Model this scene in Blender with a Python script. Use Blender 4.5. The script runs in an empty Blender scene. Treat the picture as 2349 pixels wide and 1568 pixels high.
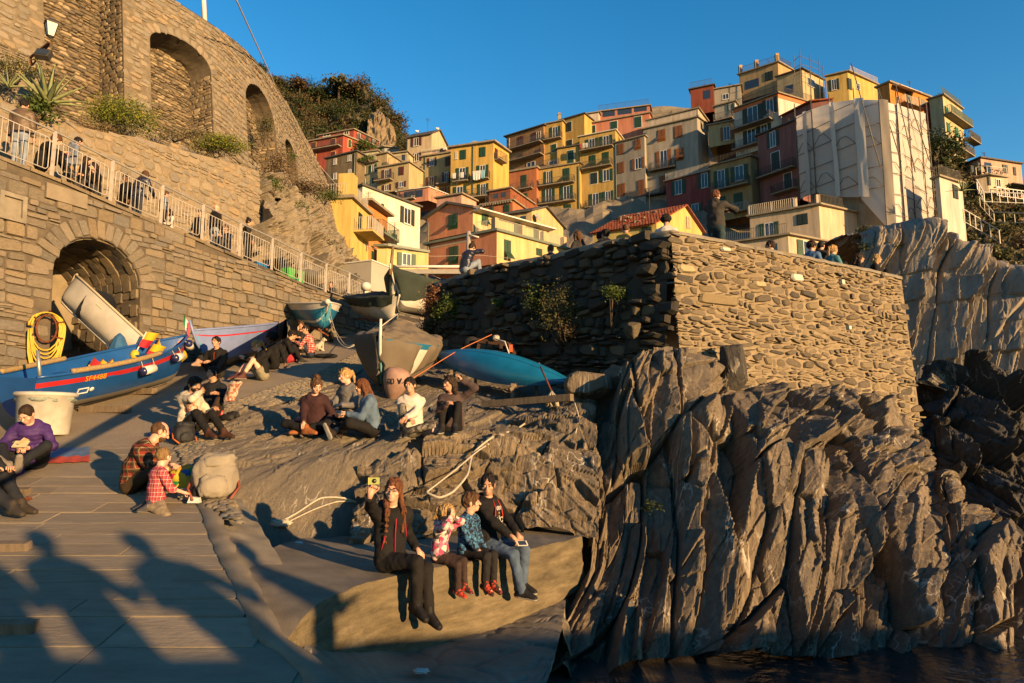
import bpy,math,random
import numpy as np
from mathutils import Vector,Matrix,Euler
R=random.Random(7)
NR=np.random.RandomState(7)
C=bpy.context.scene.collection
SC=bpy.context.scene
# ------------------------------------------------------------------ camera, light
FPX,CX,CY,PITCH=1566.0,1174.5,784.0,math.atan(204.0/1566.0)
cam_d=bpy.data.cameras.new('camera');cam=bpy.data.objects.new('camera',cam_d);C.objects.link(cam)
cam_d.sensor_width=36.0;cam_d.lens=36.0*FPX/2349.0
cam_d.clip_start=0.05;cam_d.clip_end=3000.0
cam.location=(0,0,0);cam.rotation_euler=(math.pi/2+PITCH,0,0)
SC.camera=cam
SUN_EL,SUN_AZ=math.radians(9.0),math.radians(135.0)     # azimuth clockwise from +Y (view direction): behind, to the right
SUNV=Vector((math.sin(SUN_AZ)*math.cos(SUN_EL),math.cos(SUN_AZ)*math.cos(SUN_EL),math.sin(SUN_EL)))
w=bpy.data.worlds.new('World');SC.world=w;w.use_nodes=True
nt=w.node_tree;bg=nt.nodes['Background']
sky=nt.nodes.new('ShaderNodeTexSky');sky.sky_type='NISHITA';sky.sun_disc=False
sky.sun_elevation=SUN_EL;sky.sun_rotation=SUN_AZ
sky.altitude=0;sky.air_density=1.0;sky.dust_density=0.0;sky.ozone_density=1.9
hs=nt.nodes.new('ShaderNodeHueSaturation');hs.inputs['Saturation'].default_value=1.42
nt.links.new(sky.outputs[0],hs.inputs['Color']);nt.links.new(hs.outputs[0],bg.inputs[0]);bg.inputs[1].default_value=0.092
sl=bpy.data.lights.new('sun','SUN');sl.energy=5.0;sl.angle=math.radians(0.55);sl.color=(1.0,0.62,0.27)
sun=bpy.data.objects.new('sun',sl);C.objects.link(sun)
sun.rotation_euler=(-SUNV).to_track_quat('-Z','Y').to_euler()
SC.view_settings.view_transform='Standard'
try:SC.view_settings.look='None'
except Exception:pass
SC.view_settings.exposure=1.5;SC.view_settings.gamma=1.0;SC.view_settings.use_curve_mapping=False
SC.cycles.max_bounces=5;SC.cycles.diffuse_bounces=3;SC.cycles.glossy_bounces=2;SC.cycles.transmission_bounces=3
SC.cycles.transparent_max_bounces=8;SC.cycles.use_denoising=True
# ------------------------------------------------------------------ helpers
_cp,_sp=math.cos(PITCH),math.sin(PITCH)
def ray(x,y):
 u,v=x-CX,CY-y
 return np.array([u,FPX*_cp-v*_sp,FPX*_sp+v*_cp])
def P(x,y,Y):                                  # point of the photograph (2349 px wide) at world depth Y
 r=ray(x,y);return r*(Y/r[1])
def Pz(x,y,z):                                 # point of the photograph at a world height
 r=ray(x,y);return r*(z/r[2])
def ray_plane(x,y,p0,n):
 r=ray(x,y);return r*(np.dot(p0,n)/np.dot(r,n))
def unit(v):
 v=np.asarray(v,float);return v/(np.linalg.norm(v)+1e-12)
ROOT={}
def tag(o,label=None,cat=None,group=None,kind=None):
 if label:o['label']=label
 if cat:o['category']=cat
 if group:o['group']=group
 if kind:o['kind']=kind
 return o
def empty(name,loc=(0,0,0),rot=(0,0,0),label=None,cat=None,group=None,world=False):
 o=bpy.data.objects.new(name,None);C.objects.link(o)
 o.empty_display_size=0.2
 o.location=loc;o.rotation_euler=rot
 if world:ROOT[o.name]=np.array(loc,float)
 return tag(o,label,cat,group)
def new_mesh(name,V,F,mats=(),mi=None,smooth=False):
 me=bpy.data.meshes.new(name)
 V=np.asarray(V,np.float32).reshape(-1,3)
 if isinstance(F,np.ndarray) and F.ndim == 2:
  nf,k=F.shape;loops=F.astype(np.int32).ravel();starts=np.arange(nf,dtype=np.int32)*k
  tot=np.full(nf,k,np.int32)
 else:
  tot=np.array([len(f) for f in F],np.int32);nf=len(F)
  loops=np.array([i for f in F for i in f],np.int32)
  starts=np.concatenate([[0],np.cumsum(tot)[:-1]]).astype(np.int32) if nf else np.zeros(0,np.int32)
 me.vertices.add(len(V));me.vertices.foreach_set('co',V.ravel())
 me.loops.add(len(loops));me.loops.foreach_set('vertex_index',loops)
 me.polygons.add(nf);me.polygons.foreach_set('loop_start',starts);me.polygons.foreach_set('loop_total',tot)
 for m in (mats if isinstance(mats,(list,tuple)) else [mats]):
  me.materials.append(m)
 if mi is not None:me.polygons.foreach_set('material_index',np.asarray(mi,np.int32))
 me.polygons.foreach_set('use_smooth',np.full(nf,bool(smooth)) if not isinstance(smooth,np.ndarray) else smooth)
 me.update(calc_edges=True);me.validate()
 return me
def obj(name,me,parent=None):
 o=bpy.data.objects.new(name,me);C.objects.link(o)
 if parent is not None:o.parent=parent
 return o
def offs(parent):
 p=parent
 while p is not None:
  if p.name in ROOT:return ROOT[p.name]
  p=p.parent
 return np.zeros(3)
class MB:                                        # collects faces, then makes ONE mesh object
 def __init__(s):s.V=[];s.F=[];s.M=[];s.S=[];s.n=0
 def add(s,V,F,m=0,sm=False):
  V=np.asarray(V,float).reshape(-1,3);n=s.n
  s.V.append(V);s.n += len(V)
  for f in F:
   s.F.append([int(i)+n for i in f]);s.M.append(m);s.S.append(sm)
  return s
 def box(s,c,size,ax=None,m=0):           # ax: 3 rows of unit axes
  a=np.eye(3) if ax is None else np.asarray(ax,float)
  h=np.asarray(size,float)/2;c=np.asarray(c,float)
  V=[c+a[0]*h[0]*i+a[1]*h[1]*j+a[2]*h[2]*k for i in (-1,1) for j in (-1,1) for k in (-1,1)]
  flip=np.dot(np.cross(a[0],a[1]),a[2])<0
  F=[(0,1,3,2),(4,6,7,5),(0,4,5,1),(2,3,7,6),(0,2,6,4),(1,5,7,3)]
  if flip:F=[f[::-1] for f in F]
  return s.add(V,F,m)
 def hexa(s,b,t,m=0):                      # 4 bottom + 4 top corners, any shape
  return s.add(list(b)+list(t),[(3,2,1,0),(4,5,6,7),(0,1,5,4),(1,2,6,5),(2,3,7,6),(3,0,4,7)],m)
 def tube(s,path,r,n=6,m=0,caps=True,sm=True,sq=None):
  path=[np.asarray(p,float) for p in path];k=len(path)
  rr=[r]*k if np.isscalar(r) else list(r)
  V=[];up=None
  for i,p in enumerate(path):
   d=unit(path[min(i+1,k-1)]-path[max(i-1,0)])
   if up is None:up=np.array([0,0,1.0]) if abs(d[2])<.9 else np.array([1.0,0,0])
   a=unit(np.cross(d,up));b=np.cross(a,d);up=b
   for q in range(n):
    th=2*math.pi*(q+.5)/n
    V.append(p+(a*math.cos(th)+b*math.sin(th)*(sq or 1))*rr[i])
  F=[(i*n+q,i*n+(q+1) % n,(i+1)*n+(q+1) % n,(i+1)*n+q) for i in range(k-1) for q in range(n)]
  F=[f[::-1] for f in F]
  if caps:F.append(list(range(n)));F.append(list(range((k-1)*n,k*n))[::-1])
  return s.add(V,F,m,sm)
 def bar(s,a,b,wd,m=0,n=4):
  return s.tube([a,b],wd*.7071 if n == 4 else wd,n,m,True,n>4)
 def prism(s,poly,ext,m=0):                # planar polygon (3-D points) pushed along a vector
  poly=[np.asarray(p,float) for p in poly];e=np.asarray(ext,float);n=len(poly)
  nn=sum((np.cross(poly[i],poly[(i+1) % n]) for i in range(n)),np.zeros(3))
  if np.dot(nn,e)>0:poly=poly[::-1]
  V=poly+[p+e for p in poly]
  F=[list(range(n)),list(range(n,2*n))[::-1]]+[(i,i+n,(i+1) % n+n,(i+1) % n) for i in range(n)]
  return s.add(V,F,m)
 def lathe(s,c,prof,n=12,m=0,ax=None,sm=True):
  a=np.eye(3) if ax is None else np.asarray(ax,float);c=np.asarray(c,float);k=len(prof)
  V=[c+(a[0]*math.cos(2*math.pi*q/n)+a[1]*math.sin(2*math.pi*q/n))*r+a[2]*z for r,z in prof for q in range(n)]
  F=[(i*n+q,i*n+(q+1) % n,(i+1)*n+(q+1) % n,(i+1)*n+q) for i in range(k-1) for q in range(n)]
  return s.add(V,F,m,sm)
 def ball(s,c,r,n=8,m=0,k=5):
  r=np.ones(3)*r;c=np.asarray(c,float);V=[c-[0,0,r[2]]]
  for i in range(1,k):
   ph=-math.pi/2+math.pi*i/k
   V += [c+r*[math.cos(ph)*math.cos(2*math.pi*q/n),math.cos(ph)*math.sin(2*math.pi*q/n),math.sin(ph)] for q in range(n)]
  V.append(c+[0,0,r[2]])
  F=[(0,1+(q+1) % n,1+q) for q in range(n)]
  for i in range(k-2):F += [(1+i*n+q,1+i*n+(q+1) % n,1+(i+1)*n+(q+1) % n,1+(i+1)*n+q) for q in range(n)]
  b=1+(k-2)*n
  F += [(b+q,b+(q+1) % n,len(V)-1) for q in range(n)]
  return s.add(V,F,m,True)
 def sheet(s,rows,m=0,sm=False,flip=False,closed=False):   # rows of points -> quads
  k=len(rows);n=len(rows[0]);V=[p for r in rows for p in r]
  F=[(i*n+q,i*n+(q+1) % n,(i+1)*n+(q+1) % n,(i+1)*n+q) for i in range(k-1) for q in range(n if closed else n-1)]
  if flip:F=[f[::-1] for f in F]
  return s.add(V,F,m,sm)
 def mesh(s,name,mats,off=None):
  V=np.concatenate(s.V) if s.V else np.zeros((0,3))
  if off is not None:V=V-off
  return new_mesh(name,V,s.F,mats,s.M,np.array(s.S,bool))
 def build(s,name,mats,parent=None,kind=None):
  o=obj(name,s.mesh(name,mats,offs(parent)),parent)
  if kind:o['kind']=kind
  return o
def grid_mesh(name,G,mats,smooth=True,parent=None,keep=None,mi=None,flip=False):   # G: (n, m, 3) array of points
 n,m=G.shape[:2]
 idx=np.arange(n*m).reshape(n,m)
 F=np.stack([idx[:-1,:-1],idx[1:,:-1],idx[1:,1:],idx[:-1,1:]],-1).reshape(-1,4)
 if flip:F=F[:,::-1]
 if keep is not None:F=F[keep.reshape(-1)]
 if mi is not None:
  mi=mi.reshape(-1)
  if keep is not None:mi=mi[keep.reshape(-1)]
 return obj(name,new_mesh(name,G.reshape(-1,3)-offs(parent),F,mats,mi,smooth),parent)
 # --- numpy noise
def _h(ix,iy,iz,seed=0):
 n=(ix.astype(np.int64)*374761393+iy.astype(np.int64)*668265263+iz.astype(np.int64)*1274126177+seed*974634277) & 0x7fffffff
 n=((n ^ (n >> 13))*1103515245) & 0x7fffffff
 n=((n ^ (n >> 15))*12345677) & 0x7fffffff
 return (n ^ (n >> 12)) % 100003/100003.0
def vnoise(p,seed=0):                            # value noise -1..1, p (...,3)
 p=np.asarray(p,float);i=np.floor(p).astype(np.int64);f=p-i;f=f*f*(3-2*f);r=0
 for a in (0,1):
  for b in (0,1):
   for c in (0,1):
    r=r+(f[...,0] if a else 1-f[...,0])*(f[...,1] if b else 1-f[...,1])*(f[...,2] if c else 1-f[...,2])*_h(i[...,0]+a,i[...,1]+b,i[...,2]+c,seed)
 return r*2-1
def fbm(p,o=4,seed=0,g=.5):
 p=np.asarray(p,float);s=0;a=1
 for k in range(o):s=s+a*vnoise(p,seed+k);p=p*2.03+17.3;a *= g
 return s
def facets(u,v,su,sv,seed,tilt=1.0,slant=0.0,warp=0.0,offw=1.0):
 """Blocky offset: stretched Voronoi cells, each its own tilted plane. Returns offset, distance to the cell border."""
 u=u+slant*v
 if warp:
  q=np.stack([u/su*1.3,v/sv*1.3,u*0+seed],-1)
  u=u+warp*su*vnoise(q,seed+5);v=v+warp*sv*vnoise(q,seed+6)
 a=u/su;b=v/sv;ia=np.floor(a).astype(np.int64);ib=np.floor(b).astype(np.int64)
 best=np.full(a.shape,9e9);sec=best.copy();val=np.zeros(a.shape)
 for da in (-1,0,1):
  for db in (-1,0,1):
   ca=ia+da;cb=ib+db;z0=np.zeros_like(ca)
   ca_,cb_=ca+_h(ca,cb,z0,seed),cb+_h(ca,cb,z0+1,seed)
   dx=a-ca_;dy=b-cb_
   d=dx*dx+dy*dy
   pl=offw*(_h(ca,cb,z0+2,seed)*2-1)+tilt*((_h(ca,cb,z0+3,seed)*2-1)*dx+(_h(ca,cb,z0+4,seed)*2-1)*dy)
   lt=d<best
   sec=np.where(lt,best,np.minimum(sec,d));val=np.where(lt,pl,val);best=np.where(lt,d,best)
 return val,np.sqrt(sec)-np.sqrt(best)
def interp(x,pts):
 return np.interp(x,[p[0] for p in pts],[p[1] for p in pts])
 # ------------------------------------------------------------------ materials
def _nt(name):
 m=bpy.data.materials.new(name);m.use_nodes=True
 t=m.node_tree;b=t.nodes['Principled BSDF']
 return m,t,b
def N(t,typ,**kw):
 n=t.nodes.new(typ)
 for k,v in kw.items():
  if k.startswith('i_'):n.inputs[k[2:].replace('_',' ')].default_value=v
  else:setattr(n,k,v)
 return n
def coords(t,scale=(1,1,1),src='Object',rot=(0,0,0)):
 c=N(t,'ShaderNodeTexCoord');mp=N(t,'ShaderNodeMapping')
 mp.inputs['Scale'].default_value=scale;mp.inputs['Rotation'].default_value=rot
 t.links.new(c.outputs[src],mp.inputs[0]);return mp.outputs[0]
def noise(t,vec,scale,detail=4,rough=.55,dist=0):
 n=N(t,'ShaderNodeTexNoise');n.inputs['Scale'].default_value=scale;n.inputs['Detail'].default_value=detail
 n.inputs['Roughness'].default_value=rough;n.inputs['Distortion'].default_value=dist
 t.links.new(vec,n.inputs['Vector']);return n.outputs[0]
def ramp(t,fac,stops,mode='LINEAR'):
 n=N(t,'ShaderNodeValToRGB');n.color_ramp.interpolation=mode;e=n.color_ramp.elements
 while len(e)<len(stops):e.new(.5)
 for q,(p,c) in zip(e,stops):q.position=p;q.color=(*c,1) if len(c) == 3 else c
 t.links.new(fac,n.inputs[0]);return n.outputs[0]
def mix(t,fac,a,b,mode='MIX'):
 n=N(t,'ShaderNodeMix',data_type='RGBA',blend_type=mode)
 for s,v in ((n.inputs[0],fac),(n.inputs[6],a),(n.inputs[7],b)):
  if hasattr(v,'links') or hasattr(v,'is_linked'):t.links.new(v,s)
  else:s.default_value=v if isinstance(v,(int,float)) else ((*v,1) if len(v) == 3 else v)
 return n.outputs[2]
def math_(t,op,a,b=0.0,c=None):
 n=N(t,'ShaderNodeMath',operation=op)
 for s,v in zip(n.inputs,(a,b,c)):
  if v is None:continue
  if hasattr(v,'is_linked'):t.links.new(v,s)
  else:s.default_value=v
 return n.outputs[0]
def bump(t,b,h,strength=.5,dist=.02):
 n=N(t,'ShaderNodeBump');n.inputs['Strength'].default_value=strength;n.inputs['Distance'].default_value=dist
 t.links.new(h,n.inputs['Height']);t.links.new(n.outputs[0],b.inputs['Normal'])
def g3(v):return (v,v,v)
ALB=.64
def AL_(c):return tuple(x*ALB for x in c)
def mat_plain(name,col,rough=.7,var=.12,scale=6.0,bmp=0.0,bscale=40.0,spec=.3,metal=0.0,stretch=(1,1,1),src='Object',dirt=None):
 col=AL_(col);dirt=AL_(dirt) if dirt else None
 m,t,b=_nt(name);v=coords(t,stretch,src)
 f=noise(t,v,scale,5)
 c=mix(t,1.0,col,ramp(t,f,[(.3,g3(1-var)),(.7,g3(1+var*.6))]),'MULTIPLY')
 if dirt:c=mix(t,ramp(t,noise(t,v,scale*.6,6,.65),[(.55,g3(0)),(.75,g3(.75))]),c,dirt)
 t.links.new(c,b.inputs['Base Color']);b.inputs['Roughness'].default_value=rough
 b.inputs['Specular IOR Level'].default_value=spec;b.inputs['Metallic'].default_value=metal
 if bmp:bump(t,b,noise(t,v,bscale,3),bmp,.01)
 return m
def mat_stone(name,cols,var=.25,scale=7.0,bmp=.6,stretch=(1,1,1),rough=.9,lichen=None):
 """laid stones: each loose island of the mesh takes its own tint"""
 cols=[AL_(c) for c in cols];lichen=AL_(lichen or (.42,.33,.2))
 m,t,b=_nt(name);v=coords(t,stretch)
 g=N(t,'ShaderNodeNewGeometry');oi=N(t,'ShaderNodeObjectInfo')
 rnd=math_(t,'FRACT',math_(t,'ADD',g.outputs['Random Per Island'],oi.outputs['Random']))
 n=len(cols)
 c=ramp(t,rnd,[((i+.5)/n,k) for i,k in enumerate(cols)],'LINEAR')
 off=N(t,'ShaderNodeVectorMath',operation='ADD')
 cmb=N(t,'ShaderNodeCombineXYZ');t.links.new(math_(t,'MULTIPLY',rnd,53.0),cmb.inputs[0])
 t.links.new(v,off.inputs[0]);t.links.new(cmb.outputs[0],off.inputs[1]);v2=off.outputs[0]
 f=noise(t,v2,scale,6,.65)
 c=mix(t,1.0,c,ramp(t,f,[(.25,g3(1-var)),(.75,g3(1+var*.5))]),'MULTIPLY')
 f2=noise(t,v2,scale*.45,4,.6)
 c=mix(t,ramp(t,f2,[(.55,g3(0)),(.72,g3(.55))]),c,lichen)
 t.links.new(c,b.inputs['Base Color']);b.inputs['Roughness'].default_value=rough;b.inputs['Specular IOR Level'].default_value=.15
 bump(t,b,noise(t,v2,scale*3.2,6,.7),bmp,.02)
 return m
def mat_rock(name,cols,axis_rot=(0,0,0),stretch=(1,1,1),veins=.5,scale=3.0,bmp=.8,wet=None):
 """slate: streaks along the strata, quartz veins, patches"""
 cols=[AL_(c) for c in cols]
 m,t,b=_nt(name);v=coords(t,stretch,'Object',axis_rot);v0=coords(t)
 f=noise(t,v,scale*2.2,7,.7,.3);f1=noise(t,v0,scale*.28,5,.6)
 c=ramp(t,f,[(.32,cols[0]),(.5,cols[1]),(.66,cols[2])])
 c=mix(t,ramp(t,f1,[(.42,g3(0)),(.64,g3(.8))]),c,cols[3])
 ve=N(t,'ShaderNodeTexNoise');ve.inputs['Scale'].default_value=scale*.55;ve.inputs['Detail'].default_value=5;ve.inputs['Distortion'].default_value=.6
 t.links.new(v,ve.inputs['Vector'])
 band=math_(t,'ABSOLUTE',math_(t,'SUBTRACT',ve.outputs[0],.5))
 vm=ramp(t,band,[(.0,g3(1)),(.008,g3(.9)),(.02,g3(0))])
 gate=ramp(t,noise(t,v0,scale*.5,3),[(.60-.1*veins,g3(0)),(.66,g3(1))])
 vv=math_(t,'MULTIPLY',math_(t,'MULTIPLY',vm,gate),veins)
 c=mix(t,vv,c,AL_((.62,.56,.46)))
 t.links.new(c,b.inputs['Base Color']);b.inputs['Roughness'].default_value=.82;b.inputs['Specular IOR Level'].default_value=.25
 h=math_(t,'ADD',math_(t,'MULTIPLY',noise(t,v,scale*5.5,8,.72,.4),.7),math_(t,'MULTIPLY',noise(t,v0,scale*9,6,.7),.4))
 bump(t,b,h,bmp,.045)
 return m
def mat_plaster(name,col,stain=.25,fresh=None):
 col=AL_(col)
 m,t,b=_nt(name);v=coords(t)
 vs=coords(t,(1.2,1.2,.16))
 c=mix(t,1.0,col,ramp(t,noise(t,vs,1.6,6,.65),[(.3,g3(1-stain)),(.65,g3(1.05))]),'MULTIPLY')
 c=mix(t,ramp(t,noise(t,v,.9,6,.7),[(.58,g3(0)),(.74,g3(stain*1.3))]),c,tuple(x*.72+.06 for x in col))
 t.links.new(c,b.inputs['Base Color']);b.inputs['Roughness'].default_value=.9;b.inputs['Specular IOR Level'].default_value=.1
 bump(t,b,noise(t,v,9,5,.7),.25,.05)
 return m
def mat_plaid(name,base,lines,size=.045,rot=(0,0,0)):
 """woven check: bands in two directions (object space)"""
 m,t,b=_nt(name);v=coords(t,(1/size,)*3,'Object',rot)
 sp=N(t,'ShaderNodeSeparateXYZ');t.links.new(v,sp.inputs[0])
 c=AL_(base)
 u=math_(t,'ADD',sp.outputs[0],sp.outputs[1])
 for k,(col,wid,off,amt) in enumerate(lines):
  for s in (u,sp.outputs[2]):
   fr=math_(t,'FRACT',math_(t,'ADD',s,off))
   c=mix(t,math_(t,'MULTIPLY',math_(t,'LESS_THAN',fr,wid),amt),c,AL_(col))
 t.links.new(c,b.inputs['Base Color']);b.inputs['Roughness'].default_value=.9;b.inputs['Specular IOR Level'].default_value=.1
 bump(t,b,noise(t,coords(t),300,2),.2,.002)
 return m
def mat_blotch(name,cols,scale=18.0,rough=.75):
 """printed cloth: random cells of flat colour"""
 m,t,b=_nt(name);v=coords(t)
 vo=N(t,'ShaderNodeTexVoronoi');vo.inputs['Scale'].default_value=scale
 wv=N(t,'ShaderNodeVectorMath',operation='ADD');nz=N(t,'ShaderNodeTexNoise');nz.inputs['Scale'].default_value=scale*1.2
 t.links.new(v,nz.inputs['Vector']);sc_=N(t,'ShaderNodeVectorMath',operation='SCALE');sc_.inputs['Scale'].default_value=.06
 t.links.new(nz.outputs['Color'],sc_.inputs[0]);t.links.new(v,wv.inputs[0]);t.links.new(sc_.outputs[0],wv.inputs[1])
 t.links.new(wv.outputs[0],vo.inputs['Vector'])
 sp=N(t,'ShaderNodeSeparateColor');t.links.new(vo.outputs['Color'],sp.inputs[0])
 cols=[AL_(q) for q in cols];n=len(cols);c=ramp(t,sp.outputs[0],[(i/n,k) for i,k in enumerate(cols)],'CONSTANT')
 t.links.new(c,b.inputs['Base Color']);b.inputs['Roughness'].default_value=rough;b.inputs['Specular IOR Level'].default_value=.15
 return m
def mat_leaf(name,c0,c1,c2,rough=.6):
 c0,c1,c2=[tuple(x*.85 for x in q) for q in (c0,c1,c2)]
 m,t,b=_nt(name);g=N(t,'ShaderNodeNewGeometry')
 f=noise(t,coords(t),1.3,3)
 r=math_(t,'ADD',math_(t,'MULTIPLY',g.outputs['Random Per Island'],.6),math_(t,'MULTIPLY',f,.4))
 t.links.new(ramp(t,r,[(.2,c0),(.5,c1),(.8,c2)]),b.inputs['Base Color'])
 b.inputs['Roughness'].default_value=rough;b.inputs['Specular IOR Level'].default_value=.2
 tr=N(t,'ShaderNodeBsdfTranslucent');ad=N(t,'ShaderNodeMixShader');ad.inputs[0].default_value=.18
 t.links.new(ramp(t,r,[(.2,c1),(.8,c2)]),tr.inputs[0])
 out=[n for n in t.nodes if n.type == 'OUTPUT_MATERIAL'][0]
 t.links.new(b.outputs[0],ad.inputs[1]);t.links.new(tr.outputs[0],ad.inputs[2]);t.links.new(ad.outputs[0],out.inputs[0])
 return m
M={}
def gm(name,*a,**k):                            # get-or-make a plain material
 if name not in M:M[name]=mat_plain(name,*a,**k)
 return M[name]
M['ashlar']=mat_stone('ashlar',[(.19,.16,.12),(.25,.205,.145),(.15,.135,.112),(.28,.215,.135),(.21,.185,.15),(.26,.215,.16),(.225,.17,.105),(.175,.16,.14)],var=.35,lichen=(.30,.24,.165))
M['rubble_tan']=mat_stone('rubble_tan',[(.25,.21,.16),(.30,.25,.18),(.21,.19,.155),(.36,.26,.15),(.28,.24,.19),(.26,.23,.18),(.33,.27,.19)],lichen=(.36,.3,.22))
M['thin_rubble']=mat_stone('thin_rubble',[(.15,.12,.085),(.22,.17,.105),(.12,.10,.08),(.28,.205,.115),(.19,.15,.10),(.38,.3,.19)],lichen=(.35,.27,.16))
M['sea_stone']=mat_stone('sea_stone',[(.12,.10,.08),(.20,.155,.10),(.085,.078,.07),(.26,.20,.125),(.155,.13,.098),(.22,.18,.13),(.29,.225,.13),(.175,.14,.095)],scale=9,bmp=.9,lichen=(.28,.22,.14))
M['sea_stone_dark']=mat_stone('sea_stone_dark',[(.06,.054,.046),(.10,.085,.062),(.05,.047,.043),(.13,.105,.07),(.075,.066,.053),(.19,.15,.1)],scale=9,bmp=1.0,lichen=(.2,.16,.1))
M['mortar']=mat_plain('mortar',(.27,.21,.135),.95,.3,5,.7,30)
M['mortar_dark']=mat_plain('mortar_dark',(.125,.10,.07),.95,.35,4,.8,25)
M['joint_dark']=mat_plain('joint_dark',(.06,.05,.04),.95,.35,4,.8,25)
M['concrete']=mat_plain('concrete',(.26,.225,.17),.9,.3,3.2,.6,90,dirt=(.13,.11,.08))
M['concrete_top']=mat_plain('concrete_top',(.24,.20,.145),.9,.35,2.2,.6,90,dirt=(.15,.125,.095))
M['ramp_concrete']=mat_plain('ramp_concrete',(.235,.21,.18),.9,.22,1.3,.5,45,dirt=(.16,.145,.125))
M['slab']=mat_stone('slab',[(.28,.23,.165),(.32,.26,.185),(.265,.225,.17),(.345,.28,.2)],var=.28,scale=3,bmp=.6,lichen=(.26,.21,.155))
M['pebble']=mat_stone('pebble',[(.27,.22,.15),(.22,.19,.14),(.33,.25,.14),(.25,.22,.18),(.18,.16,.13)],var=.15,bmp=.2)
M['rock_flat']=mat_rock('rock_flat',[(.13,.108,.082),(.20,.165,.12),(.28,.225,.155),(.155,.135,.11)],(0,0,math.radians(27)),(5.0,.45,2.0),.7,2.6,1.0)
M['rock_face']=mat_rock('rock_face',[(.115,.09,.062),(.215,.166,.11),(.33,.25,.165),(.14,.118,.093)],(0,math.radians(-8),0),(3.4,2.4,.36),1.0,2.0,1.0)
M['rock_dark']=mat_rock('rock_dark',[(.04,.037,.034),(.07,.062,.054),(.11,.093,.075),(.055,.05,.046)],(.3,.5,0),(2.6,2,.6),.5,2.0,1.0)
M['cliff']=mat_rock('cliff',[(.19,.16,.125),(.29,.245,.19),(.37,.31,.235),(.24,.21,.17)],(0,math.radians(-4),0),(1.5,1.5,.10),.35,.8,.9)
M['cliff_tan']=mat_rock('cliff_tan',[(.18,.15,.11),(.26,.215,.15),(.32,.26,.18),(.22,.19,.145)],(0,.3,0),(1.3,1.3,.6),.2,1.6,1.0)
M['hill']=mat_rock('hill',[(.06,.055,.03),(.10,.085,.045),(.16,.12,.07),(.08,.075,.04)],(0,0,0),(1,1,1),.1,.3,.8)
M['gravel']=mat_stone('gravel',[(.14,.125,.11),(.22,.2,.17),(.10,.095,.09),(.28,.25,.21)])
M['soil']=mat_plain('soil',(.12,.09,.055),.95,.4,5,.8,20)
# ------------------------------------------------------------------ ground, ramp, rocks, sea
GP=[(-30,-3.2),(-6,-2.3),(0,-1.95),(4.3,-1.62),(6.5,-1.2),(8.3,-.8),(11.4,0.0),(14.8,.95),(19,2.0),(24,3.3),(30,4.8),(34,5.5),(60,9.0)]
def G(Y):return np.interp(Y,[p[0] for p in GP],[p[1] for p in GP])
def onramp(x,y,dz=0.0):                         # where the ray through a pixel meets the slope
 r=ray(x,y);lo,hi=2.0,40.0
 ts=np.linspace(2.5,34,3000);z=r[2]/r[1]*ts;g=G(ts)+dz
 k=np.argmax(z <= g) if np.any(z <= g) else len(ts)-1
 k=np.where(z <= g)[0][0] if np.any(z <= g) else len(ts)-1
 return r*(ts[k]/r[1])
WA=np.array([-10.4,15.5]);WD=unit([.417,.909]);WN=np.array([WD[1],-WD[0]])    # ramp wall foot line, direction, outward normal
def wall_x(Y):return WA[0]+(Y-WA[1])*WD[0]/WD[1]
_edge=[onramp(*p) for p in ((740,1560),(669,1494),(620,1462),(585,1395),(563,1342),(528,1283),(497,1215),(472,1156),(426,1076),(409,1030),(470,975),(531,930),(615,897),(709,868),(810,815),(870,785))]
EDGE=[(p[1],p[0]) for p in _edge];EDGE.sort()
def edge_x(Y):return np.interp(Y,[p[0] for p in EDGE]+[34],[p[1] for p in EDGE]+[-2.5])
WATER=-2.75
def cr_(A,t):                                   # smooth curve through points
 n=len(A);i=int(min(max(t,0),n-1.0001));f=t-i
 p0,p1,p2,p3=[np.asarray(A[min(max(j,0),n-1)]) for j in (i-1,i,i+1,i+2)]
 c=.5*(2*p1+(p2-p0)*f+(2*p0-5*p1+4*p2-p3)*f*f+(3*p1-p0-3*p2+p3)*f ** 3)
 return c*.6+(p1*(1-f)+p2*f)*.4
def sheet_xy(name,xs,ys,zf,mat,smooth=True):
 X,Y=np.meshgrid(xs,ys,indexing='ij');Z=zf(X,Y)
 return grid_mesh(name,np.stack([X,Y,Z],-1),mat,smooth)
 # sea
m,t,b=_nt('sea_water');b.inputs['Base Color'].default_value=(.012,.017,.018,1);b.inputs['Roughness'].default_value=.16;b.inputs['IOR'].default_value=1.33
v=coords(t);bump(t,b,math_(t,'ADD',noise(t,v,1.6,5,.6),math_(t,'MULTIPLY',noise(t,v,7,3),.25)),.45,.12);M['sea']=m
xs=np.array([-600,-60,-20,-6,0,3,6,10,20,60,600.]);ys=np.array([-900,-60,-20,-6,0,4,8,12,20,60.])
sea=sheet_xy('sea',xs,ys,lambda X,Y:X*0+WATER,M['sea']);sea['kind']='structure'
# land under everything, from the harbour up the valley
def land_z(X,Y):
 base=np.where(Y<34,G(np.minimum(Y,34))-.35,5.1+(np.maximum(Y,34)-34)*.16)
 side=np.clip((-6-X)/6,0,1)*np.clip((Y-12)/10,0,1)*1.2
 drop=np.clip((X+2.6-.1*Y)/1.5,0,1)*np.clip((26-Y)/6,0,1)*6
 sea_=np.clip((X-.24*Y)/6,0,1)*np.clip((64-Y)/16,0,1)*14
 low=1.3*np.clip((X+6)/1.5,0,1)*np.clip((14-Y)/2.5,0,1)
 return base+side-drop-sea_-low
ys=np.concatenate([np.arange(-12,36,1.0),np.geomspace(36,420,40)]);xs=np.concatenate([-np.geomspace(300,16,14),np.arange(-15,16,1.0),np.geomspace(16,300,14)])
o=sheet_xy('land',xs,ys,land_z,M['soil']);o['kind']='structure'
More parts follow.
